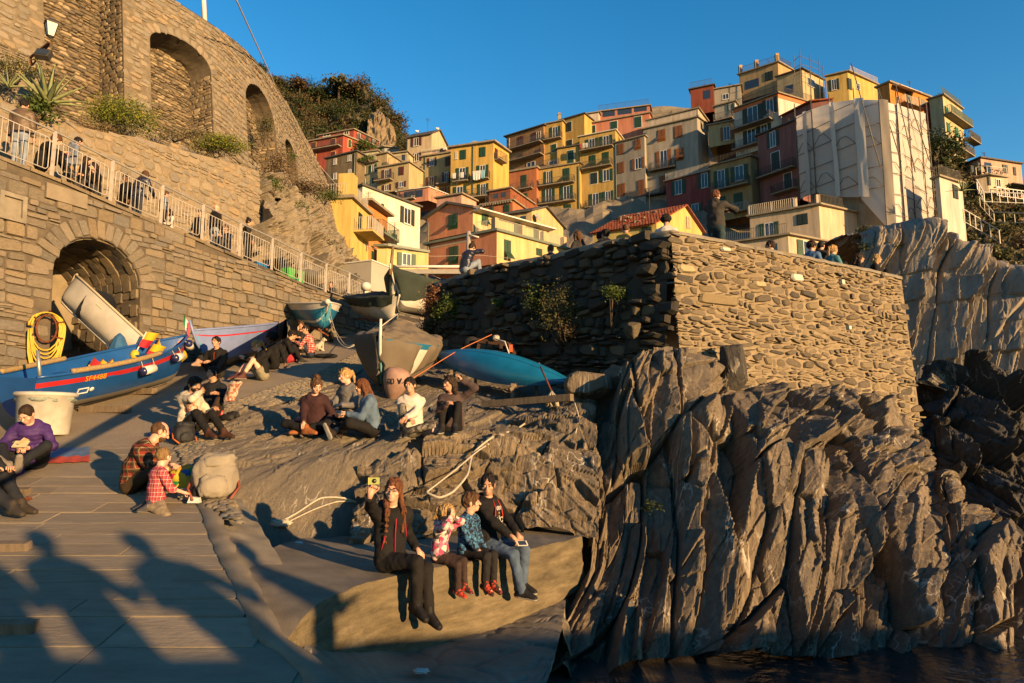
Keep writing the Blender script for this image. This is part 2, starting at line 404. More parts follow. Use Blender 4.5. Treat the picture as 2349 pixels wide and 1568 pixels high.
# ramp
ys=np.concatenate([np.arange(-6,4,.5),np.arange(4,34.1,.2)]);n=60
rows=[]
for Y in ys:
 xl=min(wall_x(Y)-.3,-13) if Y<13.2 else wall_x(Y)-.3
 xs=np.linspace(xl,edge_x(Y),n)
 rows.append(np.stack([xs,np.full(n,Y),G(Y)+.012*vnoise(np.stack([xs*1.3,np.full(n,Y)*1.3,xs*0],-1))],-1))
m,t,b=_nt('ramp_surface')
v=coords(t);f=noise(t,v,1.1,6,.6);c=ramp(t,f,[(.3,AL_((.26,.21,.15))),(.6,AL_((.33,.268,.19))),(.75,AL_((.37,.30,.21)))])
t.links.new(c,b.inputs['Base Color']);b.inputs['Roughness'].default_value=.9;b.inputs['Specular IOR Level'].default_value=.2
vo=N(t,'ShaderNodeTexVoronoi');vo.inputs['Scale'].default_value=26;t.links.new(v,vo.inputs['Vector'])
bump(t,b,math_(t,'ADD',math_(t,'MULTIPLY',vo.outputs['Distance'],.4),noise(t,v,30,5,.7)),.5,.02);M['ramp_surface']=m
ramp_o=grid_mesh('ramp',np.array(rows),M['ramp_surface'],True,None,flip=True);ramp_o['kind']='structure'
# paving slabs of the lower ramp: rows of long stones, each its own piece
_slab_tmpl=[]
for k in range(8):
 mb=MB();j=lambda:R.uniform(-.012,.012)
 b4=[(-.5,-.5,-1),(.5,-.5,-1),(.5,.5,-1),(-.5,.5,-1)]
 t4=[(x*.994+j()*.3,y*.975+j()*.5,0) for x,y,_ in b4]
 mid=[(x,y,-.35) for x,y,_ in b4]
 mb.add(b4+mid+t4,[(0,1,5,4),(1,2,6,5),(2,3,7,6),(3,0,4,7),(4,5,9,8),(5,6,10,9),(6,7,11,10),(7,4,8,11),(8,9,10,11)])
 _slab_tmpl.append(mb.mesh('paving_slab',M['slab']))
yy=3.4;cnt=0
while yy<10.6:
 d=R.uniform(.24,.34) if yy>5 else R.uniform(.4,.62);d *= 1.0
 yc=yy+d/2;x1=edge_x(yc)-R.uniform(.02,.06);x=x1
 sl_=math.atan((G(yc+.1)-G(yc-.1))/.2)
 while x>max(-12.5,-yc*.80) and cnt<296:
  L=R.uniform(.9,2.1);xc=x-L/2
  o=obj('paving_slab',R.choice(_slab_tmpl),ramp_o);cnt += 1
  o.location=(xc,yc,G(yc)+.008+R.uniform(-.003,.004));o.scale=(L-.004,d-.003,.05)
  o.rotation_euler=(sl_+R.uniform(-.006,.006),R.uniform(-.004,.004),R.uniform(-.004,.004)*1.5)
  x -= L
 yy += d
 # pebble-set kerb strip along the edge of the ramp
def pebble_mesh(k):
 mb=MB();q=7
 a=[R.uniform(.8,1.1) for _ in range(q)]
 ring=[(math.cos(2*math.pi*i/q)*.5*a[i],math.sin(2*math.pi*i/q)*.5*a[i],-.3) for i in range(q)]
 top=[(x*.72,y*.72,.32) for x,y,_ in ring]
 mb.add(ring+top+[(0,0,.45)],[(i,(i+1) % q,q+(i+1) % q,q+i) for i in range(q)]+[(q+i,q+(i+1) % q,2*q) for i in range(q)],0,True)
 return mb
_peb=[pebble_mesh(k) for k in range(6)]
lo_px=[(558,1208),(520,1130),(478,1060),(490,1010),(533,958),(594,942),(709,907),(800,868),(860,830)]
hi_px=[(472,1156),(426,1076),(409,1030),(452,985),(531,928),(615,896),(709,868),(800,822),(860,792)]
lo=[onramp(*p) for p in lo_px];hi=[onramp(*p) for p in hi_px]
def strip(u,w_):
 k=min(int(u),len(lo)-2);f=u-k
 a=hi[k]*(1-f)+hi[k+1]*f;c=lo[k]*(1-f)+lo[k+1]*f
 p=a*(1-w_)+c*w_;p=p.copy();p[2]=G(p[1])+.02
 return p
us=np.linspace(0,len(lo)-1,60)
strip_o=grid_mesh('kerb_strip',np.array([[strip(u,w_) for w_ in np.linspace(-.03,1.05,5)] for u in us]),M['mortar'],True,flip=True)
strip_o['kind']='structure'
peb_list=[]
for u in np.arange(0.02,len(lo)-1.02,.062):
 L=np.linalg.norm(strip(u,0)-strip(u,1));nn=max(3,int(L/.15))
 for k in range(nn):
  peb_list.append((strip(min(u+R.uniform(-.02,.02),len(lo)-1.001),(k+.5+R.uniform(-.25,.25))/nn),L/nn))
peb_list.sort(key=lambda q:q[0][1]);pm=[q.mesh('pebble',M['pebble']) for q in _peb]
for p,s in peb_list[:300]:
 o=obj('pebble',R.choice(pm),strip_o);o.location=p;o.scale=(s*R.uniform(.75,1.15),s*R.uniform(.7,1.1),.05);o.rotation_euler=(.25,0,R.uniform(0,6.28))
mb=MB()
for p,s in peb_list[300:]:
 tp=R.choice(_peb);V=tp.V[0]*[s*R.uniform(.75,1.1),s,.05];a=R.uniform(0,6.28)
 V=V @ np.array([[math.cos(a),math.sin(a),0],[-math.sin(a),math.cos(a),0],[0,0,1]])+p
 mb.add(V,tp.F,0,True)
if mb.n:mb.build('far_pebbles',M['pebble'],strip_o,'stuff')
# --- rock platform between ramp and sea (heightfield)
xs=np.arange(-5.6,3.2,.024);ys=np.concatenate([np.arange(7.0,13.0,.024),np.arange(13.0,18.5,.05)])
X,Y=np.meshgrid(xs,ys,indexing='ij')
sa,sb=unit([1.4,2.7]);al=X*sa+Y*sb;ac=X*sb-Y*sa          # along / across the strata
slabz=np.interp(X,[-4,-3.0,-2.0,.9,3],[-1.30,-1.45,-1.47,-1.47,-1.6])
back=np.interp(X,[-4.2,-3.1,-1.9,-.2,1.1,2.0],[7.4,8.25,9.05,9.9,9.55,9.4])    # where the rock rises from the concrete
rise=np.interp(X,[-4.2,-2.5,-1.2,-.4,1.2],[1.3,1.5,1.2,.7,.65])
k=np.clip((Y-back)/rise,0,1);k=k*k*(3-2*k)
bumpy=.05*fbm(np.stack([al*.5,ac*2.2,al*0],-1),4,3)+.13*k*vnoise(np.stack([al*.35,ac*.8,al*0+4],-1),9)
lam=fbm(np.stack([al*.7,ac*7.5,ac*0+2],-1),4,11,.6)
fv,fe=facets(ac,al,.55,1.5,21,1.2,.1,.35)
fv2,fe2=facets(ac,al,.16,.7,22,1.0,.2,.4)
steps=.05*fv+.02*fv2
Z=slabz*(1-k)+(G(Y)-.03)*k+k*(bumpy*.8+.028*lam+steps)-.035*(1-k)
hump=np.exp(-((X-1.4)/.9) ** 2-((Y-12.0)/1.4) ** 2)*.2
Z += hump*(1+.35*fv)*k
tk=np.clip((Y-12.3+.2*X)/1.2,0,1)                 # smoother gravelly ground by the boats
Z=Z*(1-tk*.75)+(G(Y)-.02+.015*lam)*tk*.75
lim=np.interp(Y,[p[0] for p in EDGE]+[34],[p[1] for p in EDGE]+[-2.5])
near_edge=np.clip((X-lim)/.55,0,1)
Z=np.where(X<lim+.02,G(Y)-.06,Z*near_edge+(G(Y)+.0-.02)*(1-near_edge))
Z=np.where(Y<back-.6,slabz-.25,Z)
kp=(Y>back-.25) & ~((X>-1.75) & (Y<back+1.0)) & (X<1.15+.25*np.clip(Y-11,0,3)) & (X>lim-.5)
kp=kp[:-1,:-1] & kp[1:,1:]
rp=grid_mesh('rock_platform',np.stack([X,Y,Z],-1),M['rock_flat'],False,None,keep=kp,flip=False)
rp['kind']='structure'
PLAT=(xs,ys,Z)
def plat_z(x,y):
 i=int(np.clip(np.searchsorted(xs_p,x),0,len(xs_p)-1));j=int(np.clip(np.searchsorted(ys_p,y),0,len(ys_p)-1))
 return float(Z_p[i,j])
xs_p,ys_p,Z_p=PLAT
def onplat(x,y):
 r=ray(x,y)
 for Yt in np.arange(7.2,18.3,.02):
  p=r*(Yt/r[1])
  if p[0]<xs_p[0] or p[0]>xs_p[-1]:continue
  if p[2] <= plat_z(p[0],p[1]):return p
 return onramp(x,y)
 # --- concrete ledge the family sits on
LZ=-1.38
fr=[Pz(640,1483,-1.52),Pz(672,1447,-1.5),Pz(705,1409,-1.43),Pz(758,1371,LZ),Pz(874,1328,LZ),Pz(1020,1299,LZ),Pz(1184,1269,LZ),Pz(1336,1230,LZ)]
fb=[Pz(660,1492,-1.57)[2],-1.63,-1.70,-1.80,-2.02,-2.12,-2.09,-1.92]
bk=[onramp(606,1440)-[0,0,.05],onramp(572,1370)-[0,0,.06],onramp(540,1300)-[0,0,.08],onramp(548,1255)-[0,0,.14],Pz(690,1236,-1.36),Pz(870,1222,LZ),Pz(1080,1196,LZ),Pz(1326,1206,LZ)]
LEDGE_FR=fr
rows=[];fbz=[]
for f in np.linspace(0,1,14):
 row=[]
 for u in np.linspace(0,7,211):
  k=min(int(u),6);q=u-k
  a_=cr_(fr,u);c_=cr_(bk,u);row.append(a_*(1-f)+c_*f)
 rows.append(row)
fbz=np.interp(np.linspace(0,7,211),range(8),fb)
rows=np.array(rows);rows[:,:,2] += .010*vnoise(rows*3)+.006*vnoise(rows*11,4)
ledge=empty('concrete_ledge',(0,0,0));ledge['kind']='structure'
grid_mesh('ledge_top',rows,M['concrete_top'],True,ledge,flip=True)
nrm=unit(np.cross(fr[7]-fr[4],[0,0,1]))
if nrm[1]>0:nrm=-nrm
LEDGE_N=nrm
fz=[]
front=rows[0]
for q in np.linspace(0,1,40):
 r_=front.copy();r_[:,2]=front[:,2]*(1-q)+(fbz-.08)*q
 hgt=front[:,2]-r_[:,2]
 st=.028*(1/(1+np.exp(-(hgt-.33)/.012)))            # the pour line: lower course stands slightly proud
 edge_r=-.018*np.exp(-hgt/.012)
 nn_=.016*vnoise(r_*[3,3,9])+.010*vnoise(r_*14,3)+.006*vnoise(r_*37,8)
 r_[:,:2] += nrm[:2]*(st+edge_r+nn_*min(1,q*5))[:,None]
 fz.append(r_)
m,t,b=_nt('ledge_concrete');v=coords(t);vs=coords(t,(1,1,5))
c=ramp(t,noise(t,vs,1.7,8,.7),[(.3,AL_((.075,.062,.04))),(.55,AL_((.185,.148,.09))),(.75,AL_((.29,.235,.15)))])
sp=noise(t,v,55,2,.5);c=mix(t,ramp(t,sp,[(.30,g3(.85)),(.40,g3(0))]),c,(.10,.085,.06))
t.links.new(c,b.inputs['Base Color']);b.inputs['Roughness'].default_value=.95;b.inputs['Specular IOR Level'].default_value=.1
bump(t,b,math_(t,'ADD',noise(t,v,60,4,.6),math_(t,'MULTIPLY',noise(t,v,14,3),.6)),.8,.02);M['ledge_concrete']=m
grid_mesh('ledge_front',np.array(fz),M['ledge_concrete'],True,ledge,flip=True)
pend=rows[:,-1].copy();pq=[]
for q in np.linspace(0,1,6):
 r_=pend.copy();r_[:,2]=pend[:,2]*(1-q)+(-2.2)*q;pq.append(r_)
grid_mesh('ledge_end',np.array(pq),M['ledge_concrete'],True,ledge,flip=False)
# lower quay in front of the ledge: rough paving and a worn edge
lb=[onramp(632,1476)-[0,0,.03],Pz(660,1490,-1.57),Pz(758,1484,-1.80),Pz(924,1484,-2.10),Pz(1061,1449,-2.12),Pz(1209,1404,-2.10),Pz(1300,1362,-2.07)]
lf=[onramp(668,1494)-[0,0,.03],onramp(700,1522)-[0,0,.04],Pz(760,1620,-1.85),Pz(900,1660,-2.1),Pz(1050,1660,-2.14),Pz(1225,1640,-2.14),Pz(1290,1440,-2.12)]
Gq=np.array([[cr_(lb,u)*(1-w_)+cr_(lf,u)*w_ for w_ in np.linspace(-.06,1,70)] for u in np.linspace(0,6,130)])
ff,fe=facets(Gq[...,0],Gq[...,1],.55,.38,5,.6,.3,.3)
Gq[...,2] += .010*ff-.022*np.clip(1-fe/.10,0,1)+.004*fbm(Gq*14,3)
lowq=grid_mesh('lower_quay',Gq,M['concrete_top'],True);lowq['kind']='structure'
edge=Gq[-1];ev=[]
for q in np.linspace(0,1,16):
 r_=edge.copy();r_[:,2] -= q*.9;fvv,_=facets(r_[:,1]*1.0,r_[:,2],.35,.3,8,1.0)
 r_[:,0] += .06*fvv*min(1,q*6)+q*.12;ev.append(r_)
grid_mesh('quay_edge',np.array(ev),M['rock_face'],False,lowq,flip=False)
# the landing stage behind the camera, where the other onlookers stand: its shadow falls across the foreground
mb=MB();mb.box((9.2,-3.6,-2.4),(14.6,4.6,3.0));mb.box((9.2,-1.2,-.56),(14.4,.3,.72))
pier=mb.build('landing_stage',M['ledge_concrete']);pier['kind']='structure'
# cement kerb along the edge of the lower ramp
rows=[]
for Y in np.arange(4.0,8.5,.07):
 x=edge_x(Y);z=G(Y);j=.012*float(vnoise(np.array([Y*7,3.,0])));rows.append([(x-.115+j,Y,z-.01),(x-.11+j,Y,z+.019),(x+.02+j,Y,z+.02),(x+.10+j*2,Y,z+.006),(x+.13+j,Y,z-.35)])
kb=grid_mesh('kerb',np.array(rows),M['concrete_top'],True,flip=False);kb['kind']='structure'
# wet slipway at the foot of the rocks
xs=np.linspace(.3,4.2,40);ys=np.linspace(6.2,8.7,40)
m,t,b=_nt('wet_concrete');b.inputs['Base Color'].default_value=(.035,.033,.03,1);v=coords(t);f=noise(t,v,1.5,5);t.links.new(ramp(t,f,[(.4,(.12,)*3),(.65,(.5,)*3)]),b.inputs['Roughness']);wv=N(t,'ShaderNodeTexWave');wv.inputs['Scale'].default_value=5;wv.inputs['Distortion'].default_value=3.0;t.links.new(v,wv.inputs['Vector']);bump(t,b,math_(t,'ADD',wv.outputs['Color'],noise(t,v,8,4)),.12,.01)
o=sheet_xy('slipway',xs,ys,lambda X,Y:WATER+.10-.12*np.clip((X-.9)/2.2,0,1.2)+.012*vnoise(np.stack([X*3,Y*3,X*0],-1)),m);o['kind']='structure'
# the broken gutter between the ramp and the ledge
rows=[]
for Y in np.arange(6.5,8.9,.06):
 x=edge_x(Y);z=G(Y);rows.append([np.array([x+q,Y,z-.03-(.30+.25*max(0,7.2-Y))*max(0,q) ]) for q in np.linspace(-.05,.62,16)])
A_=np.array(rows);A_[...,2] += .022*fbm(A_*4,3) ;gt=grid_mesh('gutter',A_,M['concrete'],True,flip=False);gt['kind']='structure'
# ------------------------------------------------------------------ cliffs and outcrops
def loft_rock(name,cols,mat,nu,nv,amp,cell,seed,slant=.05,outdir=(.1,-1,.25),close=1.4,kind='structure',flip=False,fine=.02,saw=(),tilt=2.2,warp=.05,blur=1,bdrop=.5):
 """cols: per column a list of (x, y, depth) from foot to crest; blocky relief along the face"""
 A=np.array([[P(*q) for q in c] for c in cols]);k,r=A.shape[:2]
 bk_=A[:,-1]+np.array([0,close,-bdrop*close]);A=np.concatenate([A,bk_[:,None]],1);r += 1
 us=np.linspace(0,k-1,nu);vs=np.linspace(0,r-1,nv)
 B=np.zeros((nu,r,3))
 for j in range(r):
  for i,u in enumerate(us):B[i,j]=cr_(A[:,j],u)
 Gd=np.zeros((nu,nv,3))
 for i in range(nu):
  for j,v in enumerate(vs):Gd[i,j]=cr_(B[i],v)
 mid=Gd[:,nv // 2];arc=np.concatenate([[0],np.cumsum(np.linalg.norm(np.diff(mid,axis=0),axis=1))])
 U=np.repeat(arc[:,None],nv,1);dv=np.linalg.norm(np.diff(Gd,axis=1),axis=2);Vv=np.concatenate([np.zeros((nu,1)),np.cumsum(dv,1)],1)
 du=np.gradient(Gd,axis=0);dw=np.gradient(Gd,axis=1);nn=np.cross(du,dw);nn /= np.linalg.norm(nn,axis=2,keepdims=True)+1e-9
 od=unit(outdir);s_=np.sign((nn*od).sum(-1,keepdims=True));nn=nn*s_;nn=nn*.5+od*.5
 s=np.zeros((nu,nv))
 for q,(a,(su,sv)) in enumerate(zip(amp,cell)):
  f,e=facets(U,Vv,su,sv,seed+q*7,tilt,slant*(1+.6*q),warp,.75)
  s += a*f-a*(1.1 if q == 0 else .7)*np.clip(1-e/(.055,.06,.08)[q],0,1)
 for fq,am,sd_ in saw:                        # overlapping sheets of slate: each steps back sharply at one edge
  x=(U+slant*1.5*Vv)*fq+.4*vnoise(np.stack([U*fq*.35,Vv*.3,U*0+sd_],-1),sd_)+.05*vnoise(np.stack([U*fq,Vv*2.2,U*0+sd_],-1),sd_+1)
  i_=np.floor(x).astype(np.int64);hh_=_h(i_,i_*0+sd_,i_*0,3);lenv=np.floor(Vv*.55+hh_*7).astype(np.int64);on=_h(i_,lenv,i_*0,9)
  s += am*(x-i_)*(.35+on)
 s += fine*1.0*fbm(np.stack([U*2.2,Vv*.7,U*0+seed],-1),4,seed)+fine*.8*fbm(np.stack([U*14,Vv*2.4,U*0],-1),3,seed+3)
 for _ in range(blur):                         # takes the stair-steps off slanting edges
  q=np.pad(s,1,mode='edge');s=.25*q[1:-1,1:-1]*2+.125*(q[:-2,1:-1]+q[2:,1:-1]+q[1:-1,:-2]+q[1:-1,2:])
 Gd=Gd+nn*s[...,None]
 o=grid_mesh(name,Gd,mat,False,None,flip=flip)
 o['kind']=kind
 return o,Gd
RC=[
 [(1238,1600,7.4),(1288,1440,8.4),(1348,1312,9.2),(1340,1200,9.9),(1280,1085,10.8),(1285,965,12.2)],
 [(1338,1580,8.0),(1372,1420,8.8),(1402,1280,9.5),(1402,1150,10.3),(1390,1010,11.3),(1378,915,12.6)],
 [(1450,1527,8.3),(1465,1400,8.85),(1480,1250,9.6),(1470,1090,10.4),(1452,940,11.2),(1462,815,12.2)],
 [(1570,1510,8.4),(1580,1380,8.9),(1590,1220,9.6),(1590,1060,10.4),(1580,910,11.3),(1556,800,12.4)],
 [(1700,1502,8.6),(1710,1370,9.1),(1715,1200,9.8),(1710,1060,10.8),(1700,950,12.0),(1690,880,13.2)],
 [(1830,1508,8.7),(1840,1370,9.2),(1840,1200,9.9),(1840,1060,10.9),(1835,965,12.4),(1830,892,14.2)],
 [(1960,1515,8.8),(1970,1370,9.4),(1975,1220,10.2),(1980,1090,11.4),(1985,995,13),(1978,925,15.0)],
 [(2060,1525,9.0),(2080,1380,9.6),(2090,1240,10.5),(2095,1135,11.6),(2100,1055,13),(2090,992,15.4)],
 [(2130,1530,9.1),(2150,1410,9.6),(2160,1290,10.4),(2150,1190,11.4),(2140,1130,12.6),(2130,1080,14)],
 [(2230,1535,9.2),(2240,1430,9.6),(2240,1330,10.1),(2230,1240,10.7),(2205,1165,11.4),(2190,1140,12.4)],
 [(2340,1540,9.4),(2350,1430,9.8),(2350,1330,10.3),(2345,1260,10.9),(2330,1225,11.6),(2320,1225,12.6)],
 [(2470,1545,9.6),(2470,1440,10.1),(2470,1350,10.7),(2470,1290,11.3),(2470,1270,12.2),(2470,1280,13.2)]]
rock_o,RG=loft_rock('shore_rock',RC,M['rock_face'],620,460,(.25,.10,.025),((.85,3.0),(.36,1.25),(.15,.5)),41,-.075,(.25,-1,.2),1.0,fine=.012,saw=((1.0,.24,2),(2.6,.08,5)))
FC=[
 [(800,1252,8.4),(805,1215,8.75),(812,1170,9.2),(820,1120,9.7),(826,1085,10.4)],
 [(895,1242,8.7),(905,1185,9.05),(918,1120,9.55),(930,1068,10.05),(935,1040,10.9)],
 [(985,1230,9.05),(990,1160,9.4),(998,1090,9.8),(1008,1036,10.3),(1012,1008,11.3)],
 [(1080,1218,9.4),(1084,1150,9.7),(1090,1078,10.05),(1100,1024,10.6),(1105,990,11.7)],
 [(1170,1214,9.5),(1172,1140,9.8),(1180,1062,10.2),(1195,1004,10.8),(1200,962,12.0)],
 [(1262,1216,9.4),(1262,1140,9.75),(1266,1056,10.3),(1276,985,11.0),(1280,935,12.4)],
 [(1370,1240,9.2),(1370,1160,9.7),(1368,1070,10.3),(1366,980,11.2),(1366,918,12.6)]]
loft_rock('shore_rock',FC,M['rock_face'],380,240,(.14,.055,.018),((1.0,.62),(.42,.30),(.15,.14)),91,.45,(.2,-1,.6),.8,fine=.014)
DC=[
 [(2085,1160,15.5),(2095,1090,15.8),(2110,1010,16.4),(2128,955,17.2)],
 [(2150,1180,15.0),(2155,1080,15.4),(2165,960,16.2),(2185,860,17.2)],
 [(2220,1200,14.6),(2225,1080,15.1),(2230,950,16.0),(2228,832,17.2)],
 [(2300,1250,14.2),(2300,1100,14.8),(2300,970,15.8),(2290,872,17.0)],
 [(2390,1300,14.0),(2390,1120,14.6),(2390,1000,15.6),(2385,905,16.8)],
 [(2500,1300,14.0),(2500,1120,14.6),(2500,1000,15.6),(2500,900,16.8)]]
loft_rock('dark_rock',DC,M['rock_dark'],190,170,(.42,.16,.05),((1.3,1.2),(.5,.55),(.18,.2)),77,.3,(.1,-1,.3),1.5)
CC=[
 [(1930,1010,38.5),(1935,856,39.0),(1940,740,39.7),(1945,638,40.7),(1960,545,42.1)],
 [(2030,1010,37.7),(2035,850,38.2),(2040,730,38.9),(2045,624,39.9),(2050,528,41.3)],
 [(2110,1010,36.9),(2115,848,37.4),(2122,725,38.1),(2128,618,39.1),(2130,520,40.5)],
 [(2190,1010,36.1),(2195,866,36.6),(2200,757,37.3),(2200,662,38.3),(2195,575,39.7)],
 [(2265,1010,35.3),(2270,876,35.8),(2275,774,36.5),(2275,685,37.5),(2270,604,38.9)],
 [(2350,1010,34.5),(2352,892,35.0),(2355,804,35.7),(2355,726,36.7),(2345,655,38.1)],
 [(2460,1010,33.7),(2460,920,34.2),(2460,853,34.9),(2460,794,35.9),(2460,740,37.3)]]
loft_rock('slate_cliff',CC,M['cliff'],300,260,(.22,.08,.03),((2.4,16.0),(.9,8.0),(.35,3.0)),52,-.06,(.25,-1,.1),20,bdrop=-.02,fine=.015,saw=((.33,.95,3),(1.0,.30,6)))
OC=[
 [(585,575,23.6),(590,500,24.2),(598,440,24.9),(606,398,25.8)],
 [(640,600,25.5),(645,520,26.4),(648,455,27.6),(650,425,29.5)],
 [(700,630,28),(702,560,29.2),(705,500,31),(705,478,34)],
 [(765,660,30.5),(765,600,32),(762,550,35),(758,525,40)],
 [(820,690,33),(815,650,36),(812,610,42),(808,598,49)],
 [(860,700,36),(858,680,40),(855,660,48),(856,652,57)]]
loft_rock('path_outcrop',OC,M['cliff_tan'],150,120,(.42,.2,.06),((1.5,1.9),(.6,.8),(.22,.35)),63,.3,(.8,-.6,.2),2.0)
def boulder(name,x,y,Y,r,sc,seed,mat,label,n=26):
 c=P(x,y,Y);th,ph=np.meshgrid(np.linspace(0,2*math.pi,2*n+1),np.linspace(-math.pi/2,math.pi/2,n),indexing='ij')
 D=np.stack([np.cos(ph)*np.cos(th),np.cos(ph)*np.sin(th),np.sin(ph)],-1)
 rr=np.random.RandomState(seed);q=np.full(th.shape,9.0)
 for _ in range(15):                            # cut by random planes: an angular block
  nrm_=unit(rr.normal(size=3));dd=rr.uniform(.72,1.0);dt=(D*nrm_).sum(-1);q=np.minimum(q,np.where(dt>.1,dd/np.maximum(dt,.1),9))
 q=np.minimum(q,1.25)+.03*fbm(D*4+seed,3)
 o=grid_mesh(name,D*(q*r)[...,None]*np.array(sc) ,mat,False,None,flip=True)
 o.location=c
 return tag(o,label,'boulder')
boulder('boulder',1352,886,12.4,.36,(1.05,.9,.72),5,M['rock_face'],'angular brown boulder beside the pointed end of the blue canoe')
boulder('boulder',1450,758,12.95,.17,(1.1,.9,.95),11,M['sea_stone_dark'],'round grey boulder perched at the foot of the dark wall under a plant')
boulder('boulder',1300,975,11.9,.26,(1.3,.9,.6),8,M['rock_face'],'low broken rock beside the wooden plank and coiled rope')
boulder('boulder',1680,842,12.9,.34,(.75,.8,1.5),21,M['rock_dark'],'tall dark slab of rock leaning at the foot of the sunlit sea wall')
# ------------------------------------------------------------------ stone walls
def project(p):
 p=np.asarray(p,float);X,Yy,Z=p[...,0],p[...,1],p[...,2]
 d=Yy*_cp+Z*_sp;u=Z*_cp-Yy*_sp
 return CX+FPX*X/d,CY-FPX*u/d
class Surf:
 """a wall face: fm(u, z) -> point, u in metres along it, z the height"""
 def __init__(s,fm):s.fm=fm
 def pt(s,u,z):return s.fm(u,z)
 def frame(s,u,z,e=.05):
  p=s.fm(u,z);a=s.fm(u+e,z)-s.fm(u-e,z);b=s.fm(u,z+e)-s.fm(u,z-e)
  a=unit(a);n=unit(np.cross(a,b));b=np.cross(n,a);return p,a,b,n
 def inv(s,x,y,u0,u1,z0,z1):
  for _ in range(5):
   U,Z=np.meshgrid(np.linspace(u0,u1,31),np.linspace(z0,z1,31),indexing='ij')
   Pt=np.array([[s.fm(a,b) for a,b in zip(ra,rb)] for ra,rb in zip(U,Z)])
   px,py=project(Pt);k=np.argmin((px-x) ** 2+(py-y) ** 2);i,j=divmod(k,31)
   du,dz=(u1-u0)/12,(z1-z0)/12;u0,u1,z0,z1=U[i,j]-du,U[i,j]+du,Z[i,j]-dz,Z[i,j]+dz
  return U[i,j],Z[i,j]
def stone_tmpl(kind,k):
 rr=random.Random(k*31+(7 if kind == 'rubble' else 3));mb=MB()
 if kind == 'ashlar':
  c=.16;base=[(-.5+c*.5,-.5),(.5-c*.5,-.5),(.5,-.5+c),(.5,.5-c),(.5-c*.5,.5),(-.5+c*.5,.5),(-.5,.5-c),(-.5,-.5+c)]
  base=[(x+rr.uniform(-.035,.035),y+rr.uniform(-.07,.07)) for x,y in base];ins,top=.92,1.04
 else:
  q=rr.choice((6,7,8,9));base=[]
  for i in range(q):
   th=2*math.pi*(i+rr.uniform(-.25,.25))/q;e=rr.uniform(.5,.8)
   cx_,sy_=math.cos(th),math.sin(th)
   r_=rr.uniform(.38,.58)
   base.append((r_*math.copysign(abs(cx_) ** e,cx_),r_*math.copysign(abs(sy_) ** e,sy_)))
  ins,top=rr.uniform(.74,.88),rr.uniform(1.02,1.15)
 q=len(base);tx,ty=rr.uniform(-.25,.25),rr.uniform(-.25,.25)
 V=[(x,y,-1.2) for x,y in base]+[(x,y,.35) for x,y in base]+[(x*ins,y*ins,1+tx*x+ty*y) for x,y in base]+[(0,0,top)]
 F=[(i,(i+1) % q,q+(i+1) % q,q+i) for i in range(q)]+[(q+i,q+(i+1) % q,2*q+(i+1) % q,2*q+i) for i in range(q)]+[(2*q+i,2*q+(i+1) % q,3*q) for i in range(q)]
 mb.add(V,F);return mb
ASH=[stone_tmpl('ashlar',k) for k in range(12)];RUB=[stone_tmpl('rubble',k) for k in range(14)]
_tm={}
def tmpl_mesh(T,k,mat):
 key=(id(T),k,mat.name)
 if key not in _tm:_tm[key]=T[k].mesh('stone',mat)
 return _tm[key]
def lay_stones(parent,surf,u0,u1,zlo,zhi,skip,hr,lr,mat,T,proud=(.02,.05),gap=.018,wave=0.0,fine=0.0,limit=300,extra=(),seed=1,rest='far_stones',name='stone',rot=.05):
 rr=random.Random(seed);L=[]
 zs=min(zlo(u) for u in np.linspace(u0,u1,40));ze=max(zhi(u) for u in np.linspace(u0,u1,40))
 z=zs
 while z<ze:
  h=rr.uniform(*hr)
  if rr.random()<fine:h *= .45
  u=u0-rr.uniform(0,lr[0])
  while u<u1:
   l=rr.uniform(*lr)*(.7+.5*h/hr[1]) ;uc=u+l/2
   zc=z+h/2+wave*math.sin(uc*1.7+seed)+wave*.5*math.sin(uc*4.1+z)
   if rr.random()<.10 and l<lr[1]*.8:                      # two thin stones instead of one
    parts=[(uc,zc-h*.25,l,h*.48),(uc,zc+h*.25,l,h*.48)]
   else:parts=[(uc,zc,l,h)]
   for a,b_,c_,d_ in parts:
    if zlo(a)-d_*.3<b_<zhi(a)-d_*.28 and u0 <= a <= u1 and not skip(a,b_,c_,d_):
     L.append((a,b_,c_-gap*rr.uniform(.4,1.6),d_-gap*rr.uniform(.4,1.5),rr.uniform(*proud),rr.uniform(-rot,rot),rr.randrange(len(T))))
   u += l
  z += h
 L += list(extra)
 out=[]
 for a,b_,c_,d_,pr,ro,k in L:
  p,ax,bx,n=surf.frame(a,b_)
  ca,sa_=math.cos(ro),math.sin(ro);A=ax*ca+bx*sa_;B=bx*ca-ax*sa_
  Mx=np.eye(4);Mx[:3,0]=A*c_;Mx[:3,1]=B*d_;Mx[:3,2]=n*pr;Mx[:3,3]=p
  x,y=project(p);vis=-60<x<2410 and -60<y<1630
  out.append((c_*d_/(p[1] ** 2)*(1 if vis else .001),Mx,k))
 out.sort(key=lambda q:-q[0])
 for s_,Mx,k in out[:limit]:
  o=obj(name,tmpl_mesh(T,k,mat),parent);o.matrix_world=Matrix(Mx.tolist())
 if len(out)>limit:
  VV=[];FF=[];nn=0
  for s_,Mx,k in out[limit:]:
   V=T[k].V[0] @ Mx[:3,:3].T+Mx[:3,3];VV.append(V)
   FF += [[i+nn for i in f] for f in T[k].F];nn += len(V)
  o=obj(rest,new_mesh(rest,np.concatenate(VV),FF,mat),parent);o['kind']='stuff'
 return len(out)
